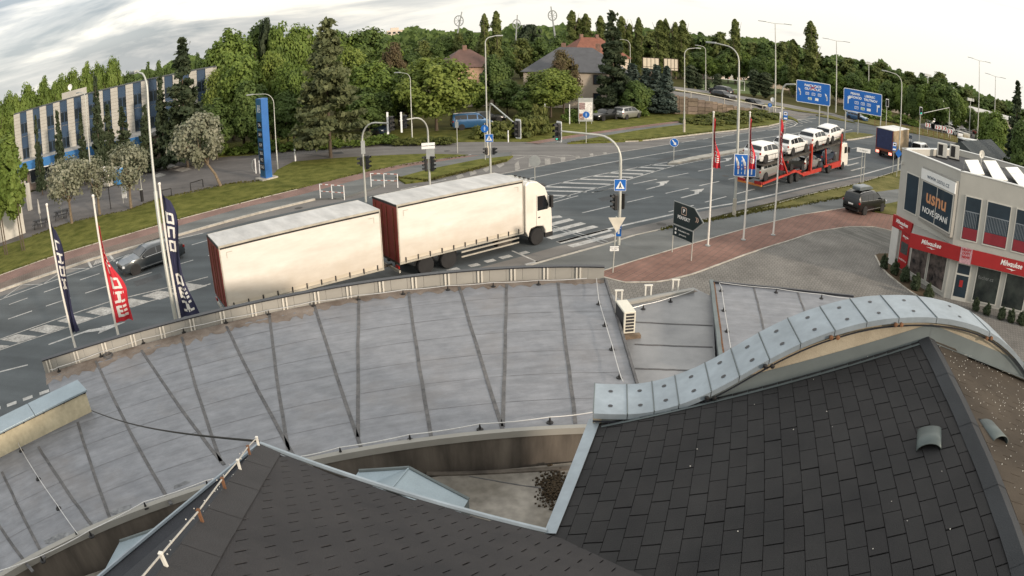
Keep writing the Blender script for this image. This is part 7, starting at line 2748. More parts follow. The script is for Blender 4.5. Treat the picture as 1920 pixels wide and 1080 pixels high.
# large direction signs
def dirsign(label, c4, D, lines, boxes, arrows, pole_px, seed=0):
    """big blue board measured at distance D; c4: tl, tr, br, bl"""
    P = [gd(x, y, D) for x, y in c4]
    ctr = sum(P, Vector((0, 0, 0)))/4
    xd = ((P[1]-P[0]) + (P[2]-P[3])).normalized()
    xd.z = 0
    xd.normalize()
    w = ((P[1]-P[0]).length + (P[2]-P[3]).length)/2
    h = ((P[3]-P[0]).length + (P[2]-P[1]).length)/2
    t = thing('direction_sign', label, 'road sign', (ctr.x, ctr.y, 0), 0, 'large blue direction signs')
    M = frame_M((0, 0, ctr.z), xd)
    b = flat('white_rim', rr(w, h, .18), .06, M_SWHITE, t, M)
    flat('blue_field', rr(w-.16, h-.16, .14), .01, M_SBLUE, b, Matrix.Translation((0, 0, .061)))
    for body, u, v, s in lines:
        text('lettering', body, s*h, M_LETW, b, Matrix.Translation((u*w, v*h, .074)), ext=.004, bold=.012)
    for body, u, v, m, mt in boxes:
        r_ = flat('route_box', rr(.10*w, .12*h, .05), .004, M_SWHITE, b, Matrix.Translation((u*w, v*h, .072)))
        flat('route_field', rr(.10*w-.10, .12*h-.10, .04), .003, m, r_, Matrix.Translation((0, 0, .0045)))
        if body:
            text('lettering', body, .10*h, mt, r_, Matrix.Translation((0, 0, .0085)), ext=.002)
    for u, v, d in arrows:
        pts = [(-.12, -.9), (.12, -.9), (.12, .1), (.12+d*.25, .45), (d*.55+.12, .36), (d*.62, 1.05), (d*.02-.30, .82), (-.05, .62), (-.12, .3)]
        s = h*.17
        o = flat('white_arrow', [(x*s, y*s) for x, y in pts], .004, M_SWHITE, b, Matrix.Translation((u*w, v*h, .072)))
    for x, y0 in pole_px:
        q = MB()
        pp = gd(x, y0, D) - Vector((ctr.x, ctr.y, 0))
        q.tube([(pp.x, pp.y + .15, -.1 + .1), (pp.x, pp.y + .15, ctr.z + h*.4)], .09, 8)
        q.build('post', M_POLE, t)
    return t, b, w, h
M_EG = mat('route_green', (.02, .22, .08), rough=.4)
t, b_, w_, h_ = dirsign('blue direction sign to two cities with red crosses, left of the pair', ((1493, 149), (1557, 158), (1557, 200), (1493, 190)), 92,
  [('PARDUBICE', -.02, .30, .15), ('OLOMOUC', -.02, .15, .15)],
  [('35', -.18, -.06, M_SBLUE, M_LETW), ('11', .0, -.06, M_SBLUE, M_LETW), ('37', .18, -.06, M_SBLUE, M_LETW), ('E442', -.10, -.28, M_EG, M_LETW), ('', .10, -.28, M_SWHITE, M_LETW)],
  [(-.38, -.02, -1), (.40, -.12, -1)], ((1537, 215), (1553, 215)))
for s in (1, -1):
    flat('red_cross', [(-.55, -.05), (.55, -.05), (.55, .05), (-.55, .05)], .004, M_SIGNRED, b_, Matrix.Translation((-.02*w_, .22*h_, .085 + .005*s)) @ Matrix.Rotation(R(35*s), 4, 'Z'))
t, b_, w_, h_ = dirsign('blue direction sign to four cities, right of the pair above the blue saloon', ((1582, 164), (1654, 177), (1653, 219), (1581, 206)), 92,
  [('PRAHA', -.20, .30, .14), ('NÁCHOD', -.20, .14, .14), ('LIBEREC', .18, .28, .14), ('TRUTNOV', .20, .12, .14)],
  [('31', -.16, -.08, M_SBLUE, M_LETW), ('35', .0, -.08, M_SBLUE, M_LETW), ('33', .16, -.08, M_SBLUE, M_LETW), ('37', -.16, -.30, M_SBLUE, M_LETW), ('E67', .0, -.30, M_EG, M_LETW), ('', .16, -.30, M_SWHITE, M_LETW)],
  [(-.38, -.02, 1), (.38, -.18, 1)], ((1586, 224), (1652, 232)))
p = gp(1463, 284, .1)
t = thing('sign_gantry', 'bent grey pole reaching towards the left direction sign', 'pole', p)
q = MB()
tip = gd(1491, 158, 77) - p
q.tube([(0, 0, 0), (0, 0, tip.z-1.3), (tip.x*.08, tip.y*.08, tip.z-.6), (tip.x*.3, tip.y*.3, tip.z-.2), tuple(tip)], .10, 8)
q.build('pole', M_POLE, t)
t = thing('signal_pole', 'pale signal pole with arm behind the box lorry', 'traffic light', gp(1608, 252, .1))
q = MB()
q.tube([(0, 0, 0), (0, 0, 3.4)], .06, 8)
q.build('pole', M_POLE, t)
head3(t, (0, -.1, 2.9), (-.3, -1, 0), n=3)
for i, (x, y, z, lab) in enumerate(((1664, 193, 5.5, 'traffic light with white border beside the right direction sign'), (1727, 208, 5.5, 'traffic light with white border left of the far car park arm'))):
    p = gd(x, y, 105)
    t = thing('far_signal', lab, 'traffic light', (p.x, p.y, 0))
    q = MB()
    q.tube([(0, .2, 0), (0, .2, p.z)], .06, 6)
    q.build('pole', M_POLE, t)
    head3(t, (0, 0, p.z), (-.4, -1, 0), border=True, n=3, lit=2 if i else None)
p = gp(1778, 258, .1)
t, a = mast('signal arm curving over the road in front of the far car park', p, 6.0, gp(1732, 212, 6.1), None)
# chevron markers along the bend
for i, (x, y, n) in enumerate(((1739, 250, 2), (1757, 254, 2), (1766, 255, 3), (1780, 262, 2), (1782, 261, 1))):
    p = gp(x, y, .2)
    t = thing('chevron_board', 'red and white chevron board along the far bend, ' + ORD[i] + ' from the left', 'road sign', p, 0, 'chevron boards on the bend')
    post(t, 1.9)
    w = .62*n
    b = flat('white_board', rr(w, .8, .04), .02, M_SWHITE, t, plate_M((0, -.05, 1.6), (-.6, -1, 0)))
    for k in range(n):
        u = -w/2+.31+k*.62
        flat('red_chevron', [(u-.20, .34), (u+.02, .34), (u+.22, 0), (u+.02, -.34), (u-.20, -.34), (u+.0, 0)], .004, mat('chevron_red', (.45, .04, .03), rough=.4), b, Matrix.Translation((0, 0, .0205)))
fr = thing('road_fence', 'brown wire fence along the far bend', 'fence')
pts = [gp(x, y, .2) for x, y in ((1640, 236), (1680, 243), (1720, 251), (1760, 259), (1800, 267), (1830, 275))]
for i in range(5):
    for k in range(4):
        p = pts[i].lerp(pts[i+1], k/4)
        q = MB()
        q.box((p.x, p.y, .75), (.07, .07, 1.3))
        q.build('post', M_RUST, fr)
    for z in (.5, .85, 1.2):
        q = MB()
        q.tube([(pts[i].x, pts[i].y, z), (pts[i+1].x, pts[i+1].y, z)], .025, 4)
        q.build('rail', M_RUST, fr)

# billboards
p = gd(1098, 222, 88)
t = thing('poster_board', 'colourful advertising billboard on the lawn beside the parked black estate', 'billboard', (p.x, p.y, 0), R(8))
q = MB()
q.bx(-.95, .95, -.08, .08, .45, 3.5)
q.build('panel', M_SBACK, t)
for x0, x1, z0, z1, c in ((-.85, .85, .7, 3.0, (.55, .55, .54)), (-.85, -.2, .7, 1.5, (.50, .16, .08)), (.25, .85, .8, 1.9, (.55, .38, .05)), (-.3, .3, .7, 1.3, (.10, .22, .45)), (-.85, -.1, 2.0, 2.9, (.50, .30, .30)), (.3, .8, 2.0, 2.9, (.30, .33, .45))):
    q = MB()
    q.bx(x0, x1, -.09-.004*abs(x0), -.081-.004*abs(x0), z0, z1)
    q.build('poster_patch', mat('poster_%d%d%d' % tuple(int(v*100) for v in c), c, rough=.5, var=.35, scale=5), t)
for x in (-.8, .8):
    q = MB()
    q.tube([(x, .1, 0), (x, .1, 3.4)], .05, 6)
    q.build('post', M_POLE, t)
for i, (c4, D) in enumerate(((((1205, 108), (1235, 110), (1235, 130), (1207, 128)), 150), (((1245, 110), (1271, 112), (1271, 132), (1245, 131)), 150))):
    P = [gd(x, y, D) for x, y in c4]
    ctr = sum(P, Vector())/4
    xd = Vector((P[1].x-P[0].x, P[1].y-P[0].y, 0)).normalized()
    w, h = (P[1]-P[0]).length, abs(P[0].z-P[3].z)
    t = thing('blank_billboard', 'pale blank billboard back among the trees, ' + ('left' if i == 0 else 'right') + ' of the pair', 'billboard', (ctr.x, ctr.y, 0), 0, 'blank billboards above the trees')
    M = frame_M((0, 0, ctr.z), xd)
    M_BBD = mat('billboard_dark', (.05, .035, .025), rough=.7)
    flat('frame', rr(w+.3, h+.3, .05), .10, M_BBD, t, M @ Matrix.Translation((0, 0, -.11)))
    for k in range(4):
        u0 = -w/2 + w*k/4
        flat('panel', [(u0+.06, -h/2+.5), (u0+w/4-.06, -h/2+.5), (u0+w/4-.06, h/2), (u0+.06, h/2)], .04, mat('cream_panel', (.66, .58, .46), rough=.6, var=.05), t, M)
        flat('panel_foot', [(u0+.06, -h/2), (u0+w/4-.06, -h/2), (u0+w/4-.06, -h/2+.4), (u0+.06, -h/2+.4)], .04, MATS['cream_panel'], t, M)
    q = MB()
    q.tube([(0, .4, 0), (0, .4, ctr.z)], .35, 8)
    q.build('column', M_BBD, t)

# blue price column of the filling station
p = gp(500, 335, .12)
t = thing('price_column', 'tall blue filling station price column on a concrete foot', 'sign', p, R(45))
q = MB()
q.bx(-.85, .85, -.85, .85, 0, .16)
q.build('concrete_foot', M_KERB, t)
q = MB()
q.bx(-.36, .36, -.62, .62, .16, 7.7)
q.build('column', mat('column_blue', (.025, .115, .34), rough=.35, var=.06), t)
M_DKB = mat('display_black', (.008, .012, .022), rough=.3)
def fplate(name, x0, x1, z0, z1, m, y=-.285):
    qq = MB()
    qq.bx(x0, x1, y-.012, y+.004, z0, z1)
    return qq.build(name, m, t)
# the printed face looks left towards the road, the plain side towards us
def splate(name, u0, u1, z0, z1, m, o=.0):
    qq = MB()
    qq.bx(-.372-o, -.358-o, u0*2.2, u1*2.2, z0, z1)
    return qq.build(name, m, t)
qq = MB()
qq.bx(-.366, -.361, -.58, .58, .3, 7.6)
qq.build('printed_face', mat('face_teal', (.02, .10, .20), rough=.4), t)
qq = MB()
MS = Matrix.Translation((-.613, 0, 0)) @ frame_M((0, 0, 0), (0, -1, 0))
for k, (z, s) in enumerate(((6.9, .34), (6.55, .34))):
    text('lettering', ('EU', 'RO')[k], s*1.6, M_LETW, t, Matrix.Translation((-.372, 0, z)) @ frame_M((0, 0, 0), (0, -1, 0)), ext=.002)
for k, z in enumerate((5.2, 4.3, 3.3, 2.5, 1.9, 1.2)):
    splate('price_display', -.22, .22, z-.32, z+.32, M_DKB)
    text('lettering', ('OIL', '36.9', '35.9', '38.5', '18.2', 'CNG')[k], .40, M_LETW, t, Matrix.Translation((-.375, 0, z)) @ frame_M((0, 0, 0), (0, -1, 0)), ext=.002)
# white-red railings
for i, (x0, y0, x1, y1) in enumerate(((601, 371, 646, 375), (696, 350, 746, 352))):
    a, c = gp(x0, y0, .12), gp(x1, y1, .12)
    t = thing('pedestrian_railing', 'white pedestrian railing with red bands, ' + ('left one by the kerb end' if i == 0 else 'right one beside the signal mast'), 'railing', a, 0, 'white railings at the crossing')
    d = c-a
    for k in range(3):
        q = MB()
        p = d*(k/2)
        q.tube([(p.x, p.y, 0), (p.x, p.y, 1.12)], .035, 6)
        q.build('post', M_SWHITE, t)
    for z in (1.1, .55):
        for k in range(8):
            q = MB()
            u, v = d*(k/8), d*((k+1)/8)
            q.tube([(u.x, u.y, z), (v.x, v.y, z)], .032, 6)
            q.build('rail', M_SWHITE if k % 2 == 0 else mat('faded_red', (.42, .17, .13), rough=.5), t)
# bollards, hoops and station bits
for i, (x, y, lab) in enumerate(((554, 302, 'white bollard on the verge left of the big conifer'), (488, 325, 'white bollard left of the price column foot'), (1022, 232, 'white post in front of the maple by the house'), (953, 267, 'small yellow and white marker post by the side street'), (1068, 233, 'thin white post left of the colourful billboard'))):
    t = thing('bollard', lab, 'bollard', gp(x, y, .12))
    q = MB()
    q.tube([(0, 0, 0), (0, 0, 1.3 if i < 2 or i == 3 else 2.6)], .09 if i < 2 else .06, 8)
    q.build('post', M_SWHITE, t)
    q = MB()
    q.tube([(0, 0, 1.0), (0, 0, 1.06)], .095 if i < 2 else .065, 8)
    q.build('band', M_SBACK, t)
for i, (x0, y0, x1, y1, lab) in enumerate(((305, 371, 322, 367, 'low black hoop barrier behind the red flag'), (358, 357, 381, 350, 'low black hoop barrier left of the leaning silvery tree'))):
    a, c = gp(x0, y0, .12), gp(x1, y1, .12)
    t = thing('hoop_barrier', lab, 'barrier', a)
    d = c-a
    q = MB()
    q.tube([(0, 0, 0), (0, 0, .72), (d.x, d.y, .72), (d.x, d.y, 0)], .06, 6)
    q.build('hoop', M_TRIM, t)
for i, (x, y) in enumerate(((78, 425), (117, 408))):
    t = thing('picnic_table', 'black picnic table with folded parasol, ' + ('left' if i == 0 else 'right') + ' one by the filling station', 'table', gp(x, y, .08), R(25), 'picnic tables at the filling station')
    q = MB()
    q.bx(-.9, .9, -.35, .35, .70, .75)
    q.build('tabletop', M_TRIM, t)
    for s in (1, -1):
        q = MB()
        q.bx(-.9, .9, s*.62, s*.86, .42, .46)
        q.build('bench', M_TRIM, t)
        q = MB()
        q.tube([(s*.65, -.8, 0), (s*.65, -.2, .72)], .035, 5)
        q.tube([(s*.65, .8, 0), (s*.65, .2, .72)], .035, 5)
        q.tube([(s*.65, -.8, .44), (s*.65, .8, .44)], .03, 5)
        q.build('leg_frame', M_TRIM, t)
    q = MB()
    q.tube([(0, 0, 0), (0, 0, 2.7)], .03, 6)
    q.build('parasol_pole', M_POLE, t)
    q = MB()
    q.lathe([(.03, 1.25), (.14, 1.35), (.11, 2.0), (.03, 2.75)], (0, 0, 0), 8)
    q.build('folded_parasol', mat('pale_canvas', (.42, .42, .40), rough=.9, var=.15), t)
for i, (x, y, h, w_, m, lab) in enumerate(((208, 392, 2.2, .10, M_TRIM, 'dark post between the silvery trees'), (235, 381, 1.6, .75, M_SIGNWH, 'white notice board under the silvery tree'), (267, 377, 1.1, .34, M_TRIM, 'black litter bin right of the silvery tree'), (268, 376, 4.4, .08, M_POLE, 'thin pole above the litter bin'))):
    t = thing(('dark_post', 'notice_board', 'litter_bin', 'thin_pole')[i], lab, ('post', 'board', 'bin', 'pole')[i], gp(x, y, .1), R(-15))
    q = MB()
    if i == 1:
        q.bx(-w_/2, w_/2, -.03, .03, .5, h)
    else:
        q.tube([(0, 0, 0), (0, 0, h)], w_/2, 10)
    q.build('body', m, t, bevel=.01)
    q = MB()
    if i == 1:
        q.bx(-w_/2+.05, -w_/2+.1, -.02, .02, 0, .5)
    else:
        q.tube([(0, 0, h), (0, 0, h+.05)], w_/2+.02, 10)
    q.build('support' if i == 1 else 'cap', M_POLE, t)
t = thing('air_pump', 'hose stand with looped hoses left of the price column', 'air pump', gp(474, 326, .1), R(10))
q = MB()
q.tube([(.35, 0, 0), (.35, 0, 1.5)], .06, 6)
q.build('post', M_SWHITE, t)
for k in range(3):
    q = MB()
    q.tube([(.3-.3*math.sin(a*math.pi/10)*(1+.2*k), k*.06, .8+.65*math.cos(a*math.pi/10)) for a in range(11)], .025, 5)
    q.build('hose', M_SBACK, t)

# ---- flags
def flag(label, top_px, zt, base, side, W_, z0, z1, m_cloth, letters, m_let, fold=.10, seed=0, name='flag'):
    """pole with a limp banner hanging along it; side: horizontal direction the cloth hangs to"""
    b = Vector(base)
    t = thing('flagpole', label, 'flag', b)
    q = MB()
    q.tube([(0, 0, 0), (0, 0, zt)], [.065, .045], 10)
    q.build('pole', M_FLAGP, t, smooth=True)
    q = MB()
    q.lathe([(.0, .07), (.055, .05), (.07, .0), (.055, -.05), (0, -.05)], (0, 0, zt), 10)
    q.build('finial', M_FLAGP, t)
    q = MB()
    q.lathe([(.16, 0), (.16, .05), (.07, .07)], (0, 0, 0), 10)
    q.build('foot', M_SBACK, t)
    s = Vector(side).normalized()
    n = Vector((-s.y, s.x, 0))
    rg = random.Random(seed)
    ph = rg.uniform(0, 6)
    NV, NU = 40, 12
    vs = []
    def cloth(u, f):
        """u 0..1 across, f 0 top..1 bottom"""
        wid = 1.75*W_*(0.18 + .82*min(1, f*1.5))*(1 + .18*math.sin(f*9+ph))
        z = z1 + (z0-z1)*f - .35*u*(1-f)
        w = wid*u*(.42+.25*math.sin(f*5+ph))
        d = fold*math.sin(u*7 + f*6 + ph)*(.25+u) + fold*.6*math.sin(u*13+f*11)
        return s*(.06 + w) + n*d + Vector((0, 0, z))
    for j in range(NV+1):
        for i in range(NU+1):
            vs.append(cloth(i/NU, j/NV))
    q = MB()
    q.add(vs, [(j*(NU+1)+i, j*(NU+1)+i+1, (j+1)*(NU+1)+i+1, (j+1)*(NU+1)+i) for j in range(NV) for i in range(NU)])
    c = q.build('cloth', m_cloth, t, smooth=True)
    # lettering as strips of cloth a hair off the banner
    for f0, f1, u0, u1 in letters:
        vs = []
        for j in range(5):
            for i in range(5):
                p = cloth(u0+(u1-u0)*i/4, f0+(f1-f0)*j/4)
                off = -p
                v = (Vector((0, 0, 0)) - b - p)
                v = Vector((v.x, v.y, 0)).normalized()*.012
                vs.append(p + v)
        q = MB()
        q.add(vs, [(j*5+i, j*5+i+1, (j+1)*5+i+1, (j+1)*5+i) for j in range(4) for i in range(4)])
        q.build('printed_mark', m_let, c, smooth=True)
    return t
M_NAVY = mat('navy_cloth', (.022, .024, .060), rough=.8, var=.15, scale=2)
M_REDC = mat('red_cloth', (.46, .022, .035), rough=.75, var=.10, scale=2)
M_CLW = mat('printed_white', (.62, .62, .60), rough=.8, var=.05)
def glyph(f, h, u0, u1, kind):
    """letter strokes turned along the banner: 'O','T','E','N','L','A'"""
    w = h*.22
    if kind == 'O':
        return [(f, f+w, u0, u1), (f+h-w, f+h, u0, u1), (f, f+h, u0, u0+.16), (f, f+h, u1-.16, u1)]
    if kind == 'E':
        return [(f, f+w, u0, u1), (f+h/2-w/2, f+h/2+w/2, u0, u1), (f+h-w, f+h, u0, u1), (f, f+h, u0, u0+.16)]
    if kind == 'L':
        return [(f, f+w, u0, u1), (f, f+h, u0, u0+.16)]
    if kind == 'T':
        return [(f+h/2-w/2, f+h/2+w/2, u0, u1), (f, f+h, u1-.16, u1)]
    if kind == 'C':
        return [(f, f+w, u0, u1), (f, f+h, u0, u0+.16), (f, f+h, u1-.16, u1)]
    return [(f, f+w, u0, u1), (f+h-w, f+h, u0, u1), (f+w, f+h-w, (u0+u1)/2-.1, (u0+u1)/2+.1)]
def word(w, f0, f1, u0, u1):
    out = []
    h = (f1-f0)/len(w)
    for i, ch in enumerate(w):
        out += glyph(f0+i*h+h*.08, h*.8, u0, u1, ch)
    return out
f1 = gp(87.5, 384, 8)
f2 = gp(174.3, 367.5, 8)
f3 = gp(298.7, 345, 8)
flag('navy banner with white lettering on the leftmost flagpole', None, 8.0, (f1.x, f1.y, 0), (.75, .45, 0), .75, 2.3, 7.2, M_NAVY, word('LAOA', .12, .60, .15, .75), M_CLW, seed=1)
flag('red and white banner on the second flagpole from the left', None, 8.0, (f2.x, f2.y, 0), (.8, .4, 0), .80, 2.6, 6.9, M_REDC, word('ALOAE', .22, .97, .2, .8), M_CLW, seed=5)
flag('navy banner with large white letters in front of the lorry trailer', None, 8.0, (f3.x, f3.y, 0), (.86, .40, 0), 1.25, 2.5, 7.6, M_NAVY, word('OCO', .12, .46, .1, .7) + word('OEN', .62, .97, .25, .85), M_CLW, seed=3)
for i, (bp_, lab, wd, sd) in enumerate((((1327, 461), 'red banner on the right-hand flagpoles, nearest the company sign', 'COLNE', 11), ((1393.7, 450), 'red banner in front of the blue lane sign, middle of the right-hand flags', 'LANEO', 12), ((1449.5, 441), 'red banner in front of the transporter, rightmost of the right-hand flags', 'AELON', 13))):
    p = gp(*bp_, .13)
    flag(lab, None, 7.95, p, (.9, -.45, 0) if i != 1 else (.8, -.5, 0), (.46, .42, .50)[i], (4.7, 4.5, 4.3)[i], 7.75, M_REDC, word(wd, .25, .90, .25, .8), M_CLW, seed=sd)

# ================================================================== trees and shrubs
def leaf_mat(name, c1, c2, c3, scale=.35, trans=.38):
    if name in MATS:
        return MATS[name]
    m = bpy.data.materials.new(name)
    m.use_nodes = True
    nt = m.node_tree
    b = nt.nodes['Principled BSDF']
    b.inputs['Roughness'].default_value = .65
    b.inputs['Specular IOR Level'].default_value = .25
    g = nt.nodes.new('ShaderNodeNewGeometry')
    nz = nt.nodes.new('ShaderNodeTexNoise')
    nz.inputs['Scale'].default_value = scale
    nz.inputs['Detail'].default_value = 3
    nt.links.new(g.outputs['Position'], nz.inputs['Vector'])
    mx = nt.nodes.new('ShaderNodeMath')
    mx.operation = 'MULTIPLY_ADD'
    mx.inputs[1].default_value = .32
    nt.links.new(g.outputs['Random Per Island'], mx.inputs[0])
    sb = nt.nodes.new('ShaderNodeMath')
    sb.operation = 'MULTIPLY_ADD'
    sb.inputs[1].default_value = 1.3
    sb.inputs[2].default_value = -.31
    nt.links.new(nz.outputs[0], sb.inputs[0])
    nt.links.new(sb.outputs[0], mx.inputs[2])
    rp = nt.nodes.new('ShaderNodeValToRGB')
    rp.color_ramp.elements[0].position = .08
    rp.color_ramp.elements[0].color = (*c1, 1)
    rp.color_ramp.elements[1].position = .92
    rp.color_ramp.elements[1].color = (*c3, 1)
    e = rp.color_ramp.elements.new(.5)
    e.color = (*c2, 1)
    nt.links.new(mx.outputs[0], rp.inputs[0])
    nt.links.new(rp.outputs[0], b.inputs['Base Color'])
    tr = nt.nodes.new('ShaderNodeBsdfTranslucent')
    nt.links.new(rp.outputs[0], tr.inputs['Color'])
    ms = nt.nodes.new('ShaderNodeMixShader')
    ms.inputs[0].default_value = trans
    out = nt.nodes['Material Output']
    nt.links.new(b.outputs[0], ms.inputs[1])
    nt.links.new(tr.outputs[0], ms.inputs[2])
    nt.links.new(ms.outputs[0], out.inputs['Surface'])
    MATS[name] = m
    return m
L_GREEN = leaf_mat('leaf_green', (0.071, 0.111, 0.025), (0.137, 0.200, 0.041), (0.220, 0.286, 0.071))
L_DARK = leaf_mat('leaf_dark', (0.050, 0.083, 0.025), (0.091, 0.140, 0.038), (0.152, 0.205, 0.058))
L_FRESH = leaf_mat('leaf_fresh', (0.092, 0.135, 0.030), (0.166, 0.215, 0.044), (0.253, 0.299, 0.076))
L_BROWN = leaf_mat('leaf_bronze', (.070, .047, .031), (.117, .091, .047), (.171, .156, .063))
L_SPRUCE = leaf_mat('needle_dark', (.029, .045, .024), (.055, .077, .040), (.092, .112, .059))
L_LARCH = leaf_mat('needle_olive', (.065, .081, .039), (.132, .152, .070), (.210, .225, .109))
L_BLUES = leaf_mat('needle_blue', (.046, .073, .059), (.090, .125, .106), (.139, .172, .139))
L_SILV = leaf_mat('leaf_silver', (.120, .135, .085), (.235, .245, .170), (.390, .385, .300))
L_POP = leaf_mat('leaf_poplar', (0.062, 0.083, 0.023), (0.121, 0.149, 0.043), (0.195, 0.213, 0.069))
L_JUN = leaf_mat('juniper', (.059, .079, .021), (.119, .139, .037), (.198, .198, .059))
M_BARK = mat('bark', (.085, .066, .048), rough=.95, var=.3, scale=6, bump=.6, bscale=20, coords='O')
M_BARKL = mat('bark_pale', (.16, .125, .085), rough=.95, var=.3, scale=6, bump=.5, bscale=20, coords='O')

ASPECT = [1.0]
def leaf_cloud(pos, nrm, size, asp, rg):
    """quads at pos facing nrm; ASPECT is the tree's width over height, so leaves keep their shape"""
    pos = pos*np.array([ASPECT[0], ASPECT[0], 1.0])
    n = len(pos)
    rv = rg.normal(size=(n, 3))
    t = np.cross(nrm, rv)
    t /= np.linalg.norm(t, axis=1, keepdims=True) + 1e-9
    bt = np.cross(nrm, t)
    s = size*rg.uniform(.6, 1.35, (n, 1))
    a = t*s*.5*asp
    b = bt*s*.5
    bend = nrm*s*.12
    v = np.stack([pos-a-b*.55, pos+a*.15-b-bend, pos+a+b*.45, pos-a*.2+b-bend], 1).reshape(-1, 3)
    return v
def cloud_mesh(name, v, m):
    n = len(v)//4
    me = bpy.data.meshes.new(name)
    me.vertices.add(len(v))
    me.vertices.foreach_set('co', v.astype(np.float32).ravel())
    me.loops.add(4*n)
    me.loops.foreach_set('vertex_index', np.arange(4*n, dtype=np.int32))
    me.polygons.add(n)
    me.polygons.foreach_set('loop_start', np.arange(n, dtype=np.int32)*4)
    me.polygons.foreach_set('loop_total', np.full(n, 4, dtype=np.int32))
    me.materials.append(m)
    me.update(calc_edges=True)
    return me
def unit(v):
    return v/(np.linalg.norm(v, axis=-1, keepdims=True)+1e-9)
def crown_broad(seed, n=6500, nclump=75, leaf=.045, low=.10, top_bias=0.0, droop=0.0, hole=.0):
    """crown in a unit box: x,y in +-0.5, z 0..1 (base of tree at 0)"""
    rg = np.random.default_rng(seed)
    d = unit(rg.normal(size=(nclump, 3)))
    rad = rg.uniform(.52, 1.0, nclump)**.5
    lob = 1 + .22*np.sin(3*np.arctan2(d[:, 1], d[:, 0])+seed) + .14*np.sin(5*np.arctan2(d[:, 1], d[:, 0])*1.0+2*seed+4*d[:, 2])
    cz = low + (1-low)/2
    c = np.stack([d[:, 0]*.40*rad*lob, d[:, 1]*.40*rad*lob, cz + d[:, 2]*(1-low)*.43*rad*(1+.10*np.sin(seed+7*d[:, 0]))], 1)
    # egg shape: narrower on top
    f = np.clip((c[:, 2]-cz)/((1-low)/2), -1, 1)
    sh = np.where(f > 0, 1-.38*f**2, 1-.22*f**2)
    c[:, :2] *= sh[:, None]
    rc = rg.uniform(.055, .15, nclump)
    k = rg.integers(0, nclump, n)
    ld = unit(rg.normal(size=(n, 3)) + np.array([0, 0, .35]))
    rr_ = rc[k][:, None]*rg.uniform(.35, 1.15, (n, 1))
    pos = c[k] + ld*rr_*np.array([1.15, 1.15, .75])
    pos[:, 2] -= droop*np.abs(rg.normal(size=n))*.04
    nr = unit(ld*.8 + unit(c[k]-np.array([0, 0, cz]))*.5 + rg.normal(size=(n, 3))*.45 + np.array([0, 0, .3]))
    pos[:, 2] = np.clip(pos[:, 2], low*.6, 1.0)
    return leaf_cloud(pos, nr, leaf, 1.0, rg), c
def crown_spruce(seed, n=7000, leaf=.030, low=.08, sparse=0.0, width=1.0):
    rg = np.random.default_rng(seed)
    nb = 150
    z = low + (1-low)*np.sort(rg.uniform(0, 1, nb))**1.0
    az = rg.uniform(0, 2*np.pi, nb)
    ln = (.50*(1-(z-low)/(1-low))**.85 + .015)*rg.uniform(.62, 1.06, nb)
    k = rg.choice(nb, n, p=(ln+.03)/(ln+.03).sum())
    t = rg.uniform(.08, 1, n)**.75
    sp = rg.normal(size=n)*.035*(.4+t)
    r = ln[k]*t
    dz = -.10*ln[k]*t + .10*ln[k]*t**2.5
    pos = np.stack([np.cos(az[k])*r - np.sin(az[k])*sp, np.sin(az[k])*r + np.cos(az[k])*sp, z[k] + dz - np.abs(rg.normal(size=n))*.012], 1)
    nr = unit(np.stack([np.cos(az[k])*.5, np.sin(az[k])*.5, np.ones(n)*.6], 1) + rg.normal(size=(n, 3))*.5)
    return leaf_cloud(pos, nr, leaf, 1.5, rg), None
def crown_poplar(seed, n=3600, leaf=.026, low=.04):
    rg = np.random.default_rng(seed)
    z = low + (1-low)*rg.uniform(0, 1, n)
    f = (z-low)/(1-low)
    r = .5*np.minimum(1, (f*3.2)**.6)*np.clip(1-f**10, 0, 1)**.6
    az = rg.uniform(0, 2*np.pi, n)
    lob = 1 + .25*np.sin(z*31+az*2+seed) + .18*np.sin(z*57+az*3)
    rr_ = r*lob*rg.uniform(.25, 1, n)**.5
    pos = np.stack([np.cos(az)*rr_, np.sin(az)*rr_, z], 1)
    nr = unit(np.stack([np.cos(az), np.sin(az), np.full(n, .5)], 1) + rg.normal(size=(n, 3))*.5)
    return leaf_cloud(pos, nr*np.array([1, 1, 1]), leaf, 1.0, rg), None
def crown_bush(seed, n=2600, leaf=.075, flat_=1.0):
    rg = np.random.default_rng(seed)
    nc = 34
    d = unit(np.abs(rg.normal(size=(nc, 3)))*np.array([1, 1, 1])*np.where(rg.uniform(size=(nc, 3)) > .5, 1, -1))
    c = np.stack([d[:, 0]*.38, d[:, 1]*.38, .15 + np.abs(d[:, 2])*.62], 1)*rg.uniform(.55, 1.05, (nc, 1))
    k = rg.integers(0, nc, n)
    ld = unit(rg.normal(size=(n, 3))+np.array([0, 0, .4]))
    pos = c[k] + ld*rg.uniform(.06, .17, (n, 1))
    pos[:, 2] = np.clip(pos[:, 2], .0, 1)
    nr = unit(ld + rg.normal(size=(n, 3))*.4 + np.array([0, 0, .4]))
    return leaf_cloud(pos, nr, leaf, 1.0, rg), None
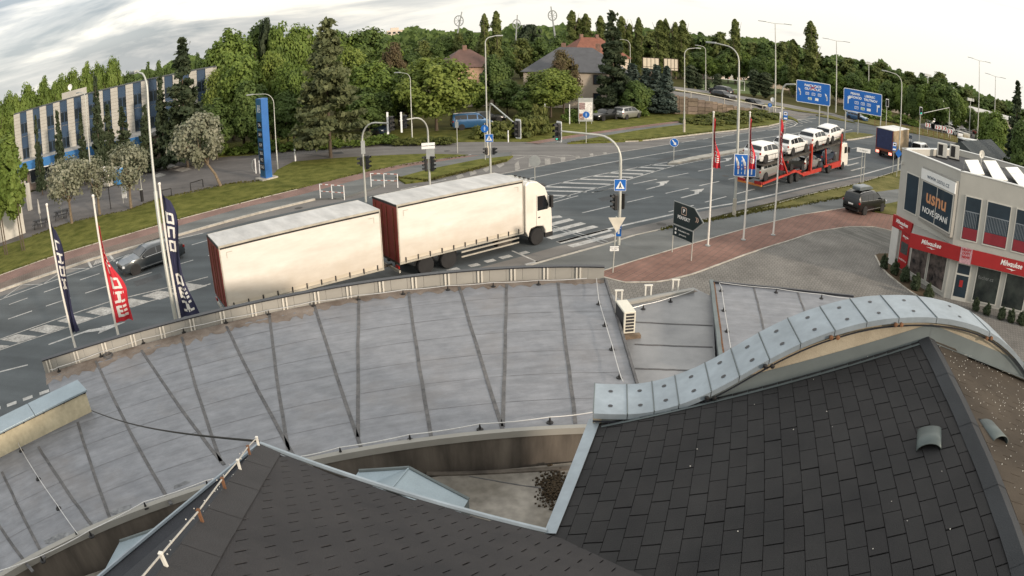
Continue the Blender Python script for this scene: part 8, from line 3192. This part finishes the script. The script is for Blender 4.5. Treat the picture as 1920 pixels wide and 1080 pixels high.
def trunk_mesh(name, h, r, forks, m, lean=0.0, seed=0):
    """unit tree: tapered trunk with limbs reaching into the crown; h in units of tree height"""
    rg = random.Random(seed)
    b = MB()
    pts = [(0, 0, 0), (lean*.3, 0, h*.35), (lean*.8, .005, h*.7), (lean, 0, h), (lean*.9, .01, min(.9, h+.3))]
    b.tube(pts, [r*1.25, r, r*.8, r*.6, r*.15], 8)
    for i in range(forks):
        a = 2*math.pi*(i+rg.uniform(-.2, .2))/max(1, forks)
        z0 = h*rg.uniform(.55, 1.0)
        L = rg.uniform(.20, .36)
        p0 = Vector((lean*.85, 0, z0))
        p1 = p0 + Vector((math.cos(a)*L*.45, math.sin(a)*L*.45, L*.6))
        p2 = p1 + Vector((math.cos(a)*L*.5, math.sin(a)*L*.5, L*.7))
        b.tube([p0, p1, p2], [r*.55, r*.35, r*.08], 6)
    o = b.build(name, m, smooth=True)
    me = o.data
    bpy.data.objects.remove(o)
    return me
CR, TK = {}, {}
ASP = {'green': .72, 'dark': .65, 'fresh': .85, 'brown': .8, 'poplar': .13, 'spruce': .42, 'blue': .42, 'larch': .62, 'far': .75, 'farg': .75, 'bush': 1.6, 'jun': 2.6, 'cyp': .24, 'pine': .7, 'topiary': .85}
def variant(key, fn, leafm, trunk, **kw):
    ASPECT[0] = ASP[key.rstrip('0123456789')]
    v, c = fn(**kw)
    ASPECT[0] = 1.0
    CR[key] = cloud_mesh('crown', v, leafm)
    TK[key] = trunk
tk_b = [trunk_mesh('trunk', .38, .020, 5, M_BARK, .01*i, i) for i in range(3)]
tk_s = trunk_mesh('trunk', .70, .014, 0, M_BARK, 0, 9)
tk_p = trunk_mesh('trunk', .60, .030, 3, M_BARK, 0, 4)
for i in range(3):
    variant('green%d' % i, crown_broad, L_GREEN, tk_b[i], seed=11+i, n=12500, nclump=110, leaf=.036, low=.14)
    variant('dark%d' % i, crown_broad, L_DARK, tk_b[i], seed=21+i, n=11500, nclump=100, leaf=.038, low=.12)
    variant('poplar%d' % i, crown_poplar, L_POP, tk_p, seed=31+i)
for i in range(2):
    variant('fresh%d' % i, crown_broad, L_FRESH, tk_b[i], seed=41+i, n=14000, nclump=120, leaf=.032, low=.16)
    variant('spruce%d' % i, crown_spruce, L_SPRUCE, tk_s, seed=51+i)
    variant('blue%d' % i, crown_spruce, L_BLUES, tk_s, seed=61+i, n=5000, leaf=.038)
    variant('far%d' % i, crown_broad, L_DARK, tk_b[i], seed=71+i, n=4200, nclump=60, leaf=.062, low=.05)
    variant('farg%d' % i, crown_broad, L_POP, tk_b[i], seed=76+i, n=4200, nclump=60, leaf=.062, low=.05)
    variant('bush%d' % i, crown_bush, L_GREEN, None, seed=81+i, leaf=.11)
    variant('jun%d' % i, crown_bush, L_JUN, None, seed=86+i, n=2600, leaf=.17)
    variant('cyp%d' % i, crown_poplar, L_SPRUCE, tk_p, seed=91+i, n=1800, leaf=.05)
variant('larch0', crown_spruce, L_LARCH, tk_s, seed=95, n=12000, leaf=.026, low=.14)
variant('brown0', crown_broad, L_BROWN, tk_b[0], seed=97, n=10000, nclump=90, leaf=.036, low=.15)
variant('pine0', crown_broad, L_SPRUCE, tk_b[1], seed=98, n=3500, nclump=26, leaf=.042, low=.55)
variant('topiary0', crown_bush, L_SPRUCE, None, seed=99, n=2600, leaf=.085)
tree_i = [0]
def tree(kind, px, ytop, D, wpx, label, group=None, name=None, base_z=0.0, hmin=None, cat='tree', var=None):
    """tree whose foot is D metres off along the sight line px; ytop: sight line of its top; wpx: crown width"""
    p = gd(px, ytop, D)
    h = p.z - base_z
    if hmin:
        h = max(h, hmin)
    w = wpx/1290.0*D
    ks = [k for k in CR if k.rstrip('0123456789') == kind]
    tree_i[0] += 1
    k = ks[tree_i[0] % len(ks)] if var is None else kind+str(var)
    t = thing(name or 'tree', label, cat, (p.x, p.y, base_z), 0, group)
    rz = rnd.uniform(0, 6.28)
    a_ = ASP[kind]
    inst('crown', CR[k], t, (0, 0, 0), (0, 0, rz), (w/a_, w/a_, h))
    if TK[k] is not None:
        s = (w*.5+h*.5)*.9
        inst('trunk', TK[k], t, (0, 0, 0), (0, 0, rz), (s, s, h))
    return t
# row behind the office block
for i, (x, y, w) in enumerate(((-10, 176, 60), (22, 163, 58), (52, 152, 56), (80, 143, 54), (108, 134, 56), (136, 126, 52), (160, 116, 50), (184, 108, 46), (210, 103, 44))):
    tree('green', x, y, 122, w, 'full broadleaf tree in the row behind the office block, %s from the left' % ORD[i], 'row behind the office block', 'broadleaf_tree')
for i, (x, y, w) in enumerate(((240, 131, 50), (276, 117, 26), (296, 113, 30), (314, 120, 26), (352, 118, 40), (371, 98, 26))):
    tree('dark', x, y, 128, w, 'darker tree further along behind the office block, %s from the left' % ORD[i], 'darker trees behind the office block', 'broadleaf_tree')
for i, (x, y, w, D) in enumerate(((66, 216, 22, 88), (106, 206, 30, 86), (150, 212, 26, 86), (178, 140, 34, 84), (200, 196, 40, 84), (300, 140, 44, 82), (228, 200, 46, 84), (270, 196, 40, 83))):
    tree('spruce', x, y, D, w*1.25, 'slim dark conifer growing against the office front, %s from the left' % ORD[i], 'conifers at the office front', 'conifer')
tree('spruce', 340, 71, 80, 112, 'tall pointed spruce at the right end of the office block', name='spruce_tree', var=0)
# tall mixed wood in the centre
WOOD = [('dark', 392, 100, 104, 80), ('green', 430, 52, 98, 120), ('dark', 487, 36, 104, 90), ('green', 520, 40, 100, 80), ('green', 560, 42, 104, 90), ('dark', 625, 52, 112, 90), ('green', 655, 58, 112, 90), ('dark', 690, 48, 112, 100), ('green', 715, 62, 112, 80), ('brown', 735, 80, 104, 66), ('fresh', 408, 130, 88, 80), ('green', 450, 98, 86, 110), ('fresh', 505, 92, 88, 90), ('green', 545, 108, 84, 80), ('fresh', 652, 84, 92, 100), ('green', 700, 112, 88, 110), ('dark', 745, 128, 92, 90), ('dark', 470, 150, 82, 90), ('dark', 400, 185, 82, 80), ('dark', 535, 165, 82, 90), ('dark', 690, 165, 84, 90), ('brown', 770, 150, 92, 60)]
WOOD.sort(key=lambda t: t[1])
for i, (k, x, y, D, w) in enumerate(WOOD):
    tree(k, x, y, D, w, {'green': 'mid-green', 'dark': 'dark green', 'fresh': 'fresh green', 'brown': 'bronze-leaved'}[k] + ' broadleaf tree in the central wood, %s from the left' % ORD[i], 'central wood', 'broadleaf_tree')
tree('pine', 498, 34, 100, 34, 'flat-topped dark pine rising out of the central wood', name='pine_tree')
tree('larch', 611, 30, 71.6, 168, 'large drooping conifer with bare trunk on the verge beside the service road', name='large_conifer')
tree('fresh', 815, 103, 84, 170, 'wide fresh green lime tree in the middle of the picture', name='lime_tree', var=0)
FARC = [('dark', 765, 92, 160, 60), ('farg', 795, 76, 170, 60), ('dark', 830, 66, 170, 56), ('farg', 858, 62, 170, 40), ('dark', 880, 58, 175, 50), ('farg', 905, 72, 165, 50), ('dark', 940, 78, 165, 60), ('farg', 975, 72, 170, 60), ('dark', 1010, 70, 175, 60), ('pine', 992, 46, 185, 50), ('dark', 1050, 66, 180, 60)]
FARC.sort(key=lambda t: t[1])
for i, (k, x, y, D, w) in enumerate(FARC):
    tree(k, x, y, D, w, 'distant tree on the skyline right of the tower block, %s from the left' % ORD[i], 'distant trees right of the tower', 'distant_tree')
for i, (x, y, w, D) in enumerate(((908, 26, 16, 160), (930, 21, 18, 160))):
    tree('poplar', x, y, D, w, 'dark slender poplar above the tall street lamp, %s of the two' % ('left', 'right')[i], 'poplar pair', 'poplar_tree')
HS = [('dark', 925, 102, 104, 64, 'dark tree between the villa and the grey-roofed house'), ('dark', 950, 148, 98, 60, 'bushy tree at the left corner of the grey-roofed house'), ('green', 893, 160, 100, 50, 'small tree hiding the garage'), ('fresh', 1032, 126, 95, 116, 'round spreading maple in front of the grey-roofed house'), ('brown', 1056, 94, 100, 66, 'bronze copper beech in front of the grey-roofed house'), ('dark', 985, 165, 94, 60, 'dark shrub tree left of the maple'), ('dark', 1190, 150, 98, 66, 'dark bushy tree behind the silver car')]
for k, x, y, D, w, lab in HS:
    tree(k, x, y, D, w, lab, name='garden_tree')
tree('spruce', 1148, 19, 100, 84, 'very tall dark spruce beside the grey-roofed house', name='spruce_tree', var=1)
for i, (x, y, w) in enumerate(((1186, 116, 60), (1212, 128, 52), (1232, 118, 50), (1250, 124, 44))):
    tree('blue', x, y, 103, w*1.2, 'blue-grey spruce right of the tall spruce, %s from the left' % ORD[i], 'blue spruces', 'blue_spruce')
# skyline poplars
for i, (x, y, w) in enumerate(((1072, 20, 16), (1086, 34, 13), (1098, 26, 18), (1126, 30, 16), (1165, 31, 17), (1180, 44, 12), (1197, 33, 13), (1238, 38, 18), (1248, 35, 12), (1266, 42, 14), (1280, 38, 16), (1378, 36, 16), (1487, 74, 18), (1520, 40, 22))):
    tree('poplar', x, y, 185 if i < 12 else 165, w*1.15, 'slender poplar on the skyline, %s from the left' % ORD[i], 'skyline poplars', 'poplar_tree')
BELT = [(1090, 66), (1120, 62), (1150, 64), (1185, 60), (1220, 58), (1250, 60), (1285, 60), (1320, 56), (1350, 60), (1382, 64), (1412, 80), (1440, 72), (1468, 78), (1500, 84), (1530, 96), (1558, 102), (1590, 108), (1620, 108), (1650, 116), (1680, 124), (1705, 134), (1735, 134), (1765, 136), (1790, 150), (1815, 168), (1845, 178), (1875, 188), (1905, 195)]
for i, (x, y) in enumerate(BELT):
    tree('far' if i % 2 else 'farg', x, y, 235, 62, 'tree in the long belt on the right-hand skyline, %s from the left' % ORD[i], 'belt on the right skyline', 'belt_tree')
MID = [(1275, 92, 190, 60), (1312, 96, 195, 60), (1335, 104, 185, 44), (1365, 90, 185, 50), (1395, 96, 190, 50), (1425, 104, 185, 54), (1455, 110, 180, 50), (1480, 120, 175, 50), (1505, 126, 170, 50), (1535, 130, 165, 50), (1570, 134, 165, 54), (1605, 132, 165, 56), (1640, 146, 160, 50), (1665, 150, 150, 50), (1690, 152, 150, 46), (1712, 160, 145, 46), (1738, 156, 145, 60), (1768, 148, 145, 76), (1795, 172, 150, 50), (1818, 200, 155, 44), (1845, 205, 150, 40)]
for i, (x, y, D, w) in enumerate(MID):
    tree('dark' if i % 2 else 'green', x, y, D, w, 'tree in the nearer row left and right of the direction signs, %s from the left' % ORD[i], 'nearer right-hand trees', 'roadside_tree')
for i, (x, y, D, w) in enumerate(((1296, 122, 150, 22), (1311, 138, 150, 14), (1326, 150, 150, 10), (1346, 138, 150, 16), (1414, 130, 150, 22), (1436, 136, 150, 26))):
    tree('cyp', x, y, D, w, 'column-shaped conifer beside the sports field, %s from the left' % ORD[i], 'columns by the sports field', 'column_conifer')
tree('green', 1870, 206, 110, 70, 'round willow-like tree behind the dark shed', name='round_tree')
tree('spruce', 1908, 152, 92, 66, 'dark spruce at the right edge of the picture', name='spruce_tree', var=0)
tree('dark', 1925, 215, 85, 70, 'dark tree at the right edge below the spruce', name='edge_tree')
# silvery trees on the station verge
def silver(px, pyb, ytop, wpx, lean, label, seed, low=.22, nl=5200):
    p = gp(px, pyb, .14)
    D = math.hypot(p.x, p.y)
    h = zat(p, px, ytop) - .14
    w = wpx/1290.0*D
    t = thing('silverberry_tree', label, 'tree', p, 0, 'silvery trees on the station verge')
    ASPECT[0] = w/h
    v, c = crown_broad(seed, n=nl, nclump=64, leaf=.036, low=low, droop=1.0)
    ASPECT[0] = 1.0
    me = cloud_mesh('crown', v, L_SILV)
    sx = lean
    inst('crown', me, t, (sx, 0, 0), (0, 0, 0), (h, h, h))
    b = MB()
    b.tube([(0, 0, 0), (sx*.25, 0, h*.16), (sx*.75, 0, h*.34), (sx, .05, h*.55)], [.17, .13, .11, .05], 8)
    for a in (0.3, 1.9, 3.5, 5.1):
        b.tube([(sx*.6, 0, h*.30), (sx + math.cos(a)*w*.16, math.sin(a)*w*.16, h*.48), (sx + math.cos(a)*w*.30, math.sin(a)*w*.30, h*.66)], [.085, .06, .02], 6)
    b.build('trunk', M_BARKL, t, smooth=True)
silver(135, 419, 280, 128, .05, 'silvery-leaved tree beside the picnic tables', 201, .30, 2900)
silver(187, 402, 285, 60, .1, 'thin silvery tree between the picnic tables and the notice board', 202, .3, 1400)
silver(246, 391, 258, 110, .15, 'silvery-leaved tree above the notice board', 203, .3, 2700)
silver(414, 349, 198, 122, -2.0, 'leaning silvery tree with a rounded crown near the hoop barriers', 204, .26)
# young trees with thin stems at the left edge
for i, (x, yb, yt, w) in enumerate(((10, 478, 250, 90), (42, 470, 240, 70), (-25, 490, 258, 90))):
    p = gp(x, yb, .14)
    D = math.hypot(p.x, p.y)
    h = zat(p, x, yt)
    t = thing('young_tree', 'young green tree with thin stems at the left edge, ' + ('middle of three', 'right of three', 'left of three')[i], 'tree', p, 0, 'young trees at the left edge')
    ASPECT[0] = w/1290*D/h
    v, c = crown_broad(300+i, n=6500, nclump=70, leaf=.034, low=.26)
    ASPECT[0] = 1.0
    inst('crown', cloud_mesh('crown', v, L_GREEN), t, (0, 0, 0), (0, 0, 0), (h, h, h))
    for k in range(2):
        b = MB()
        b.tube([(k*.35, 0, 0), (k*.3+.1, 0, h*.4), (.1, 0, h*.75)], [.07, .055, .02], 6)
        b.build('trunk', M_BARK, t)
# hedge beds and shrubs
def shrub(kind, px, py, wpx, hm, label, group, name='shrub', z=.12, sy=1.0):
    p = gp(px, py, z)
    w = wpx/1290*math.hypot(p.x, p.y)
    k = kind + str(tree_i[0] % len([q for q in CR if q.rstrip('0123456789') == kind]))
    tree_i[0] += 1
    t = thing(name, label, 'shrub', p, 0, group)
    inst('foliage', CR[k], t, (0, 0, 0), (0, 0, rnd.uniform(0, 6.28)), (w/ASP[kind], w/ASP[kind], hm))
for i in range(19):
    x = 300 + i*24
    shrub('bush', x, 299 - i*1.6 if x < 480 else 287 - (x-480)*.072, 40, rnd.uniform(1.1, 1.9), 'green hedge shrub along the service road, %s from the left' % ORD[i], 'hedge along the service road', 'hedge_shrub')
for i in range(9):
    x = 745 + i*12
    shrub('jun', x, 271 - i*.2, 28, rnd.uniform(.7, 1.0), 'low spreading shrub under the lime tree, %s from the left' % ORD[i], 'low shrubs under the lime tree', 'low_shrub')
for i, (x, y, w, h) in enumerate(((905, 258, 60, 1.6), (940, 256, 70, 2.1), (975, 255, 70, 2.4), (1003, 252, 60, 2.6), (1010, 243, 44, 3.6), (985, 240, 50, 2.6))):
    shrub('jun', x, y, w, h, 'yellow-green juniper at the corner of the side street, %s from the left' % ORD[i], 'junipers at the side street', 'juniper')
for i, (x, y, w, h) in enumerate(((1290, 230, 44, .8), (1312, 232, 50, .9), (1338, 233, 56, 1.0), (1360, 231, 50, 1.1), (1385, 229, 54, 1.2), (1410, 227, 54, 1.2), (1436, 222, 54, 1.1), (1455, 220, 44, .9), (1352, 222, 60, 1.1), (1385, 218, 60, 1.2), (1418, 214, 60, 1.1), (1325, 224, 50, .9))):
    shrub('jun', x, y, w, h, 'spreading juniper on the verge left of the transporter, %s in the bed' % ORD[i], 'junipers on the far verge', 'juniper')
for i, (x, y, w, h) in enumerate(((1120, 226, 40, 1.4), (1150, 224, 50, 1.5), (1190, 220, 60, 3.0), (1215, 210, 60, 4.0), (1238, 205, 50, 3.6), (1070, 232, 40, 2.0), (1005, 236, 60, 2.4))):
    shrub('bush', x, y - 3, w, h, 'garden hedge bush behind the parked cars, %s from the left' % ORD[i], 'garden hedge', 'garden_bush')
for i, (x, y, w, h) in enumerate(((1657, 503, 22, 1.0), (1676, 514, 24, 1.05), (1695, 528, 26, 1.1), (1716, 543, 28, 1.1), (1740, 560, 26, 1.0), (1828, 582, 22, .85), (1849, 590, 22, .8), (1876, 598, 24, .8), (1895, 603, 24, .85), (1914, 608, 26, .85))):
    p = gp(x, y, .14)
    t = thing('box_topiary', 'small clipped evergreen in the bed at the foot of the shop, %s from the left' % ORD[i], 'shrub', p, 0, 'clipped evergreens along the shop')
    w = w/1290*math.hypot(p.x, p.y)
    inst('foliage', CR['topiary0'], t, (0, 0, 0), (0, 0, i*1.3), (w/.85, w/.85, h))
for i, (x, y, w, h) in enumerate(((1830, 318, 60, 1.6), (1812, 312, 50, 1.4), (1795, 303, 44, 1.2))):
    shrub('jun', x, y, w, h, 'yellow-green bush behind the shop roof, %s from the left' % ('third', 'second', 'first')[i], 'bushes behind the shop', 'bush')
for i, (x, y, w, h) in enumerate(((1630, 222, 40, 2.4), (1660, 226, 44, 2.6), (1690, 231, 44, 2.4), (1712, 236, 36, 1.6), (1840, 262, 40, 2.4), (1880, 272, 50, 3.4), (1905, 275, 50, 3.6))):
    shrub('bush', x, y, w, h, 'roadside bush by the far car park, %s from the left' % ORD[i], 'roadside bushes on the right', 'roadside_bush')
# grass tufts breaking the edges of the verges
def tufts(name, runs, n, label, hm=.16):
    rg = np.random.default_rng(len(name))
    P = []
    for pts in runs:
        W_ = [gp(x, y, .14) for x, y in pts]
        for k in range(n):
            i = rnd.randrange(len(W_)-1)
            p = W_[i].lerp(W_[i+1], rnd.random())
            P.append((p.x+rnd.gauss(0, .12), p.y+rnd.gauss(0, .12), p.z+rnd.uniform(-.04, hm*.4)))
    P = np.array(P)
    nr = unit(rg.normal(size=P.shape)*np.array([1, 1, .25]))
    tag(bpy_obj(name, cloud_mesh(name, leaf_cloud(P, nr, hm, .7, rg), leaf_mat('grass_blade', (.05, .055, .012), (.09, .088, .022), (.15, .135, .05)))), label, 'grass', kind='stuff')
def bpy_obj(name, me):
    o = bpy.data.objects.new(name, me)
    COL.objects.link(o)
    return o
tufts('verge_tufts', [[(1240, 430), (1300, 418), (1375, 403), (1440, 388), (1512, 367), (1611, 345), (1692, 320)], [(1300, 419), (1375, 405), (1440, 393), (1500, 385), (1580, 370), (1640, 361)], [(0, 515), (107, 477), (230, 441), (326, 413), (452, 380), (557, 354), (690, 321), (880, 291)], [(60, 443), (130, 418), (245, 393), (300, 372), (430, 345), (505, 336)], [(1066, 267), (1200, 262), (1330, 247), (1440, 235)], [(745, 333), (800, 338), (880, 319), (950, 300)]], 900, 'uneven grass tufts along the edges of the verges')

# far-off wood closing the horizon: reads as one mass
rg = np.random.default_rng(5)
N = 26000
az = rg.uniform(-.98, .98, N)
Dd = rg.uniform(330, 420, N)
fall = np.clip((np.degrees(az)-20)/22, 0, 1)
fall = fall**2*(3-2*fall)
hh = 12.6 - 1.5*fall + 1.6*np.sin(az*37) + 1.1*np.sin(az*91+1) + .8*np.sin(az*173)
zz_ = hh*rg.uniform(0, 1, N)**.6
P = np.stack([np.sin(az)*Dd, np.cos(az)*Dd, zz_ - fall*np.maximum(0, Dd-240)*.05], 1)
nr = unit(np.stack([-np.sin(az), -np.cos(az), np.full(N, .6)], 1) + rg.normal(size=(N, 3))*.5)
tag(bpy_obj('distant_wood', cloud_mesh('distant_wood', leaf_cloud(P, nr, 2.6, 1.0, rg), L_DARK)), 'distant dark wood closing the horizon', 'wood', kind='stuff')

# ------------------------------------------------------------------ lettering becomes plain mesh
_dg = bpy.context.evaluated_depsgraph_get()
for _o in [o for o in list(bpy.data.objects) if o.type == 'FONT']:
    _me = bpy.data.meshes.new_from_object(_o.evaluated_get(_dg))
    _nm, _pa, _ml = _o.name, _o.parent, _o.matrix_local.copy()
    bpy.data.objects.remove(_o)
    _me.name = 'lettering'
    _q = bpy.data.objects.new('lettering', _me)
    COL.objects.link(_q)
    _q.parent = _pa
    _q.matrix_local = _ml
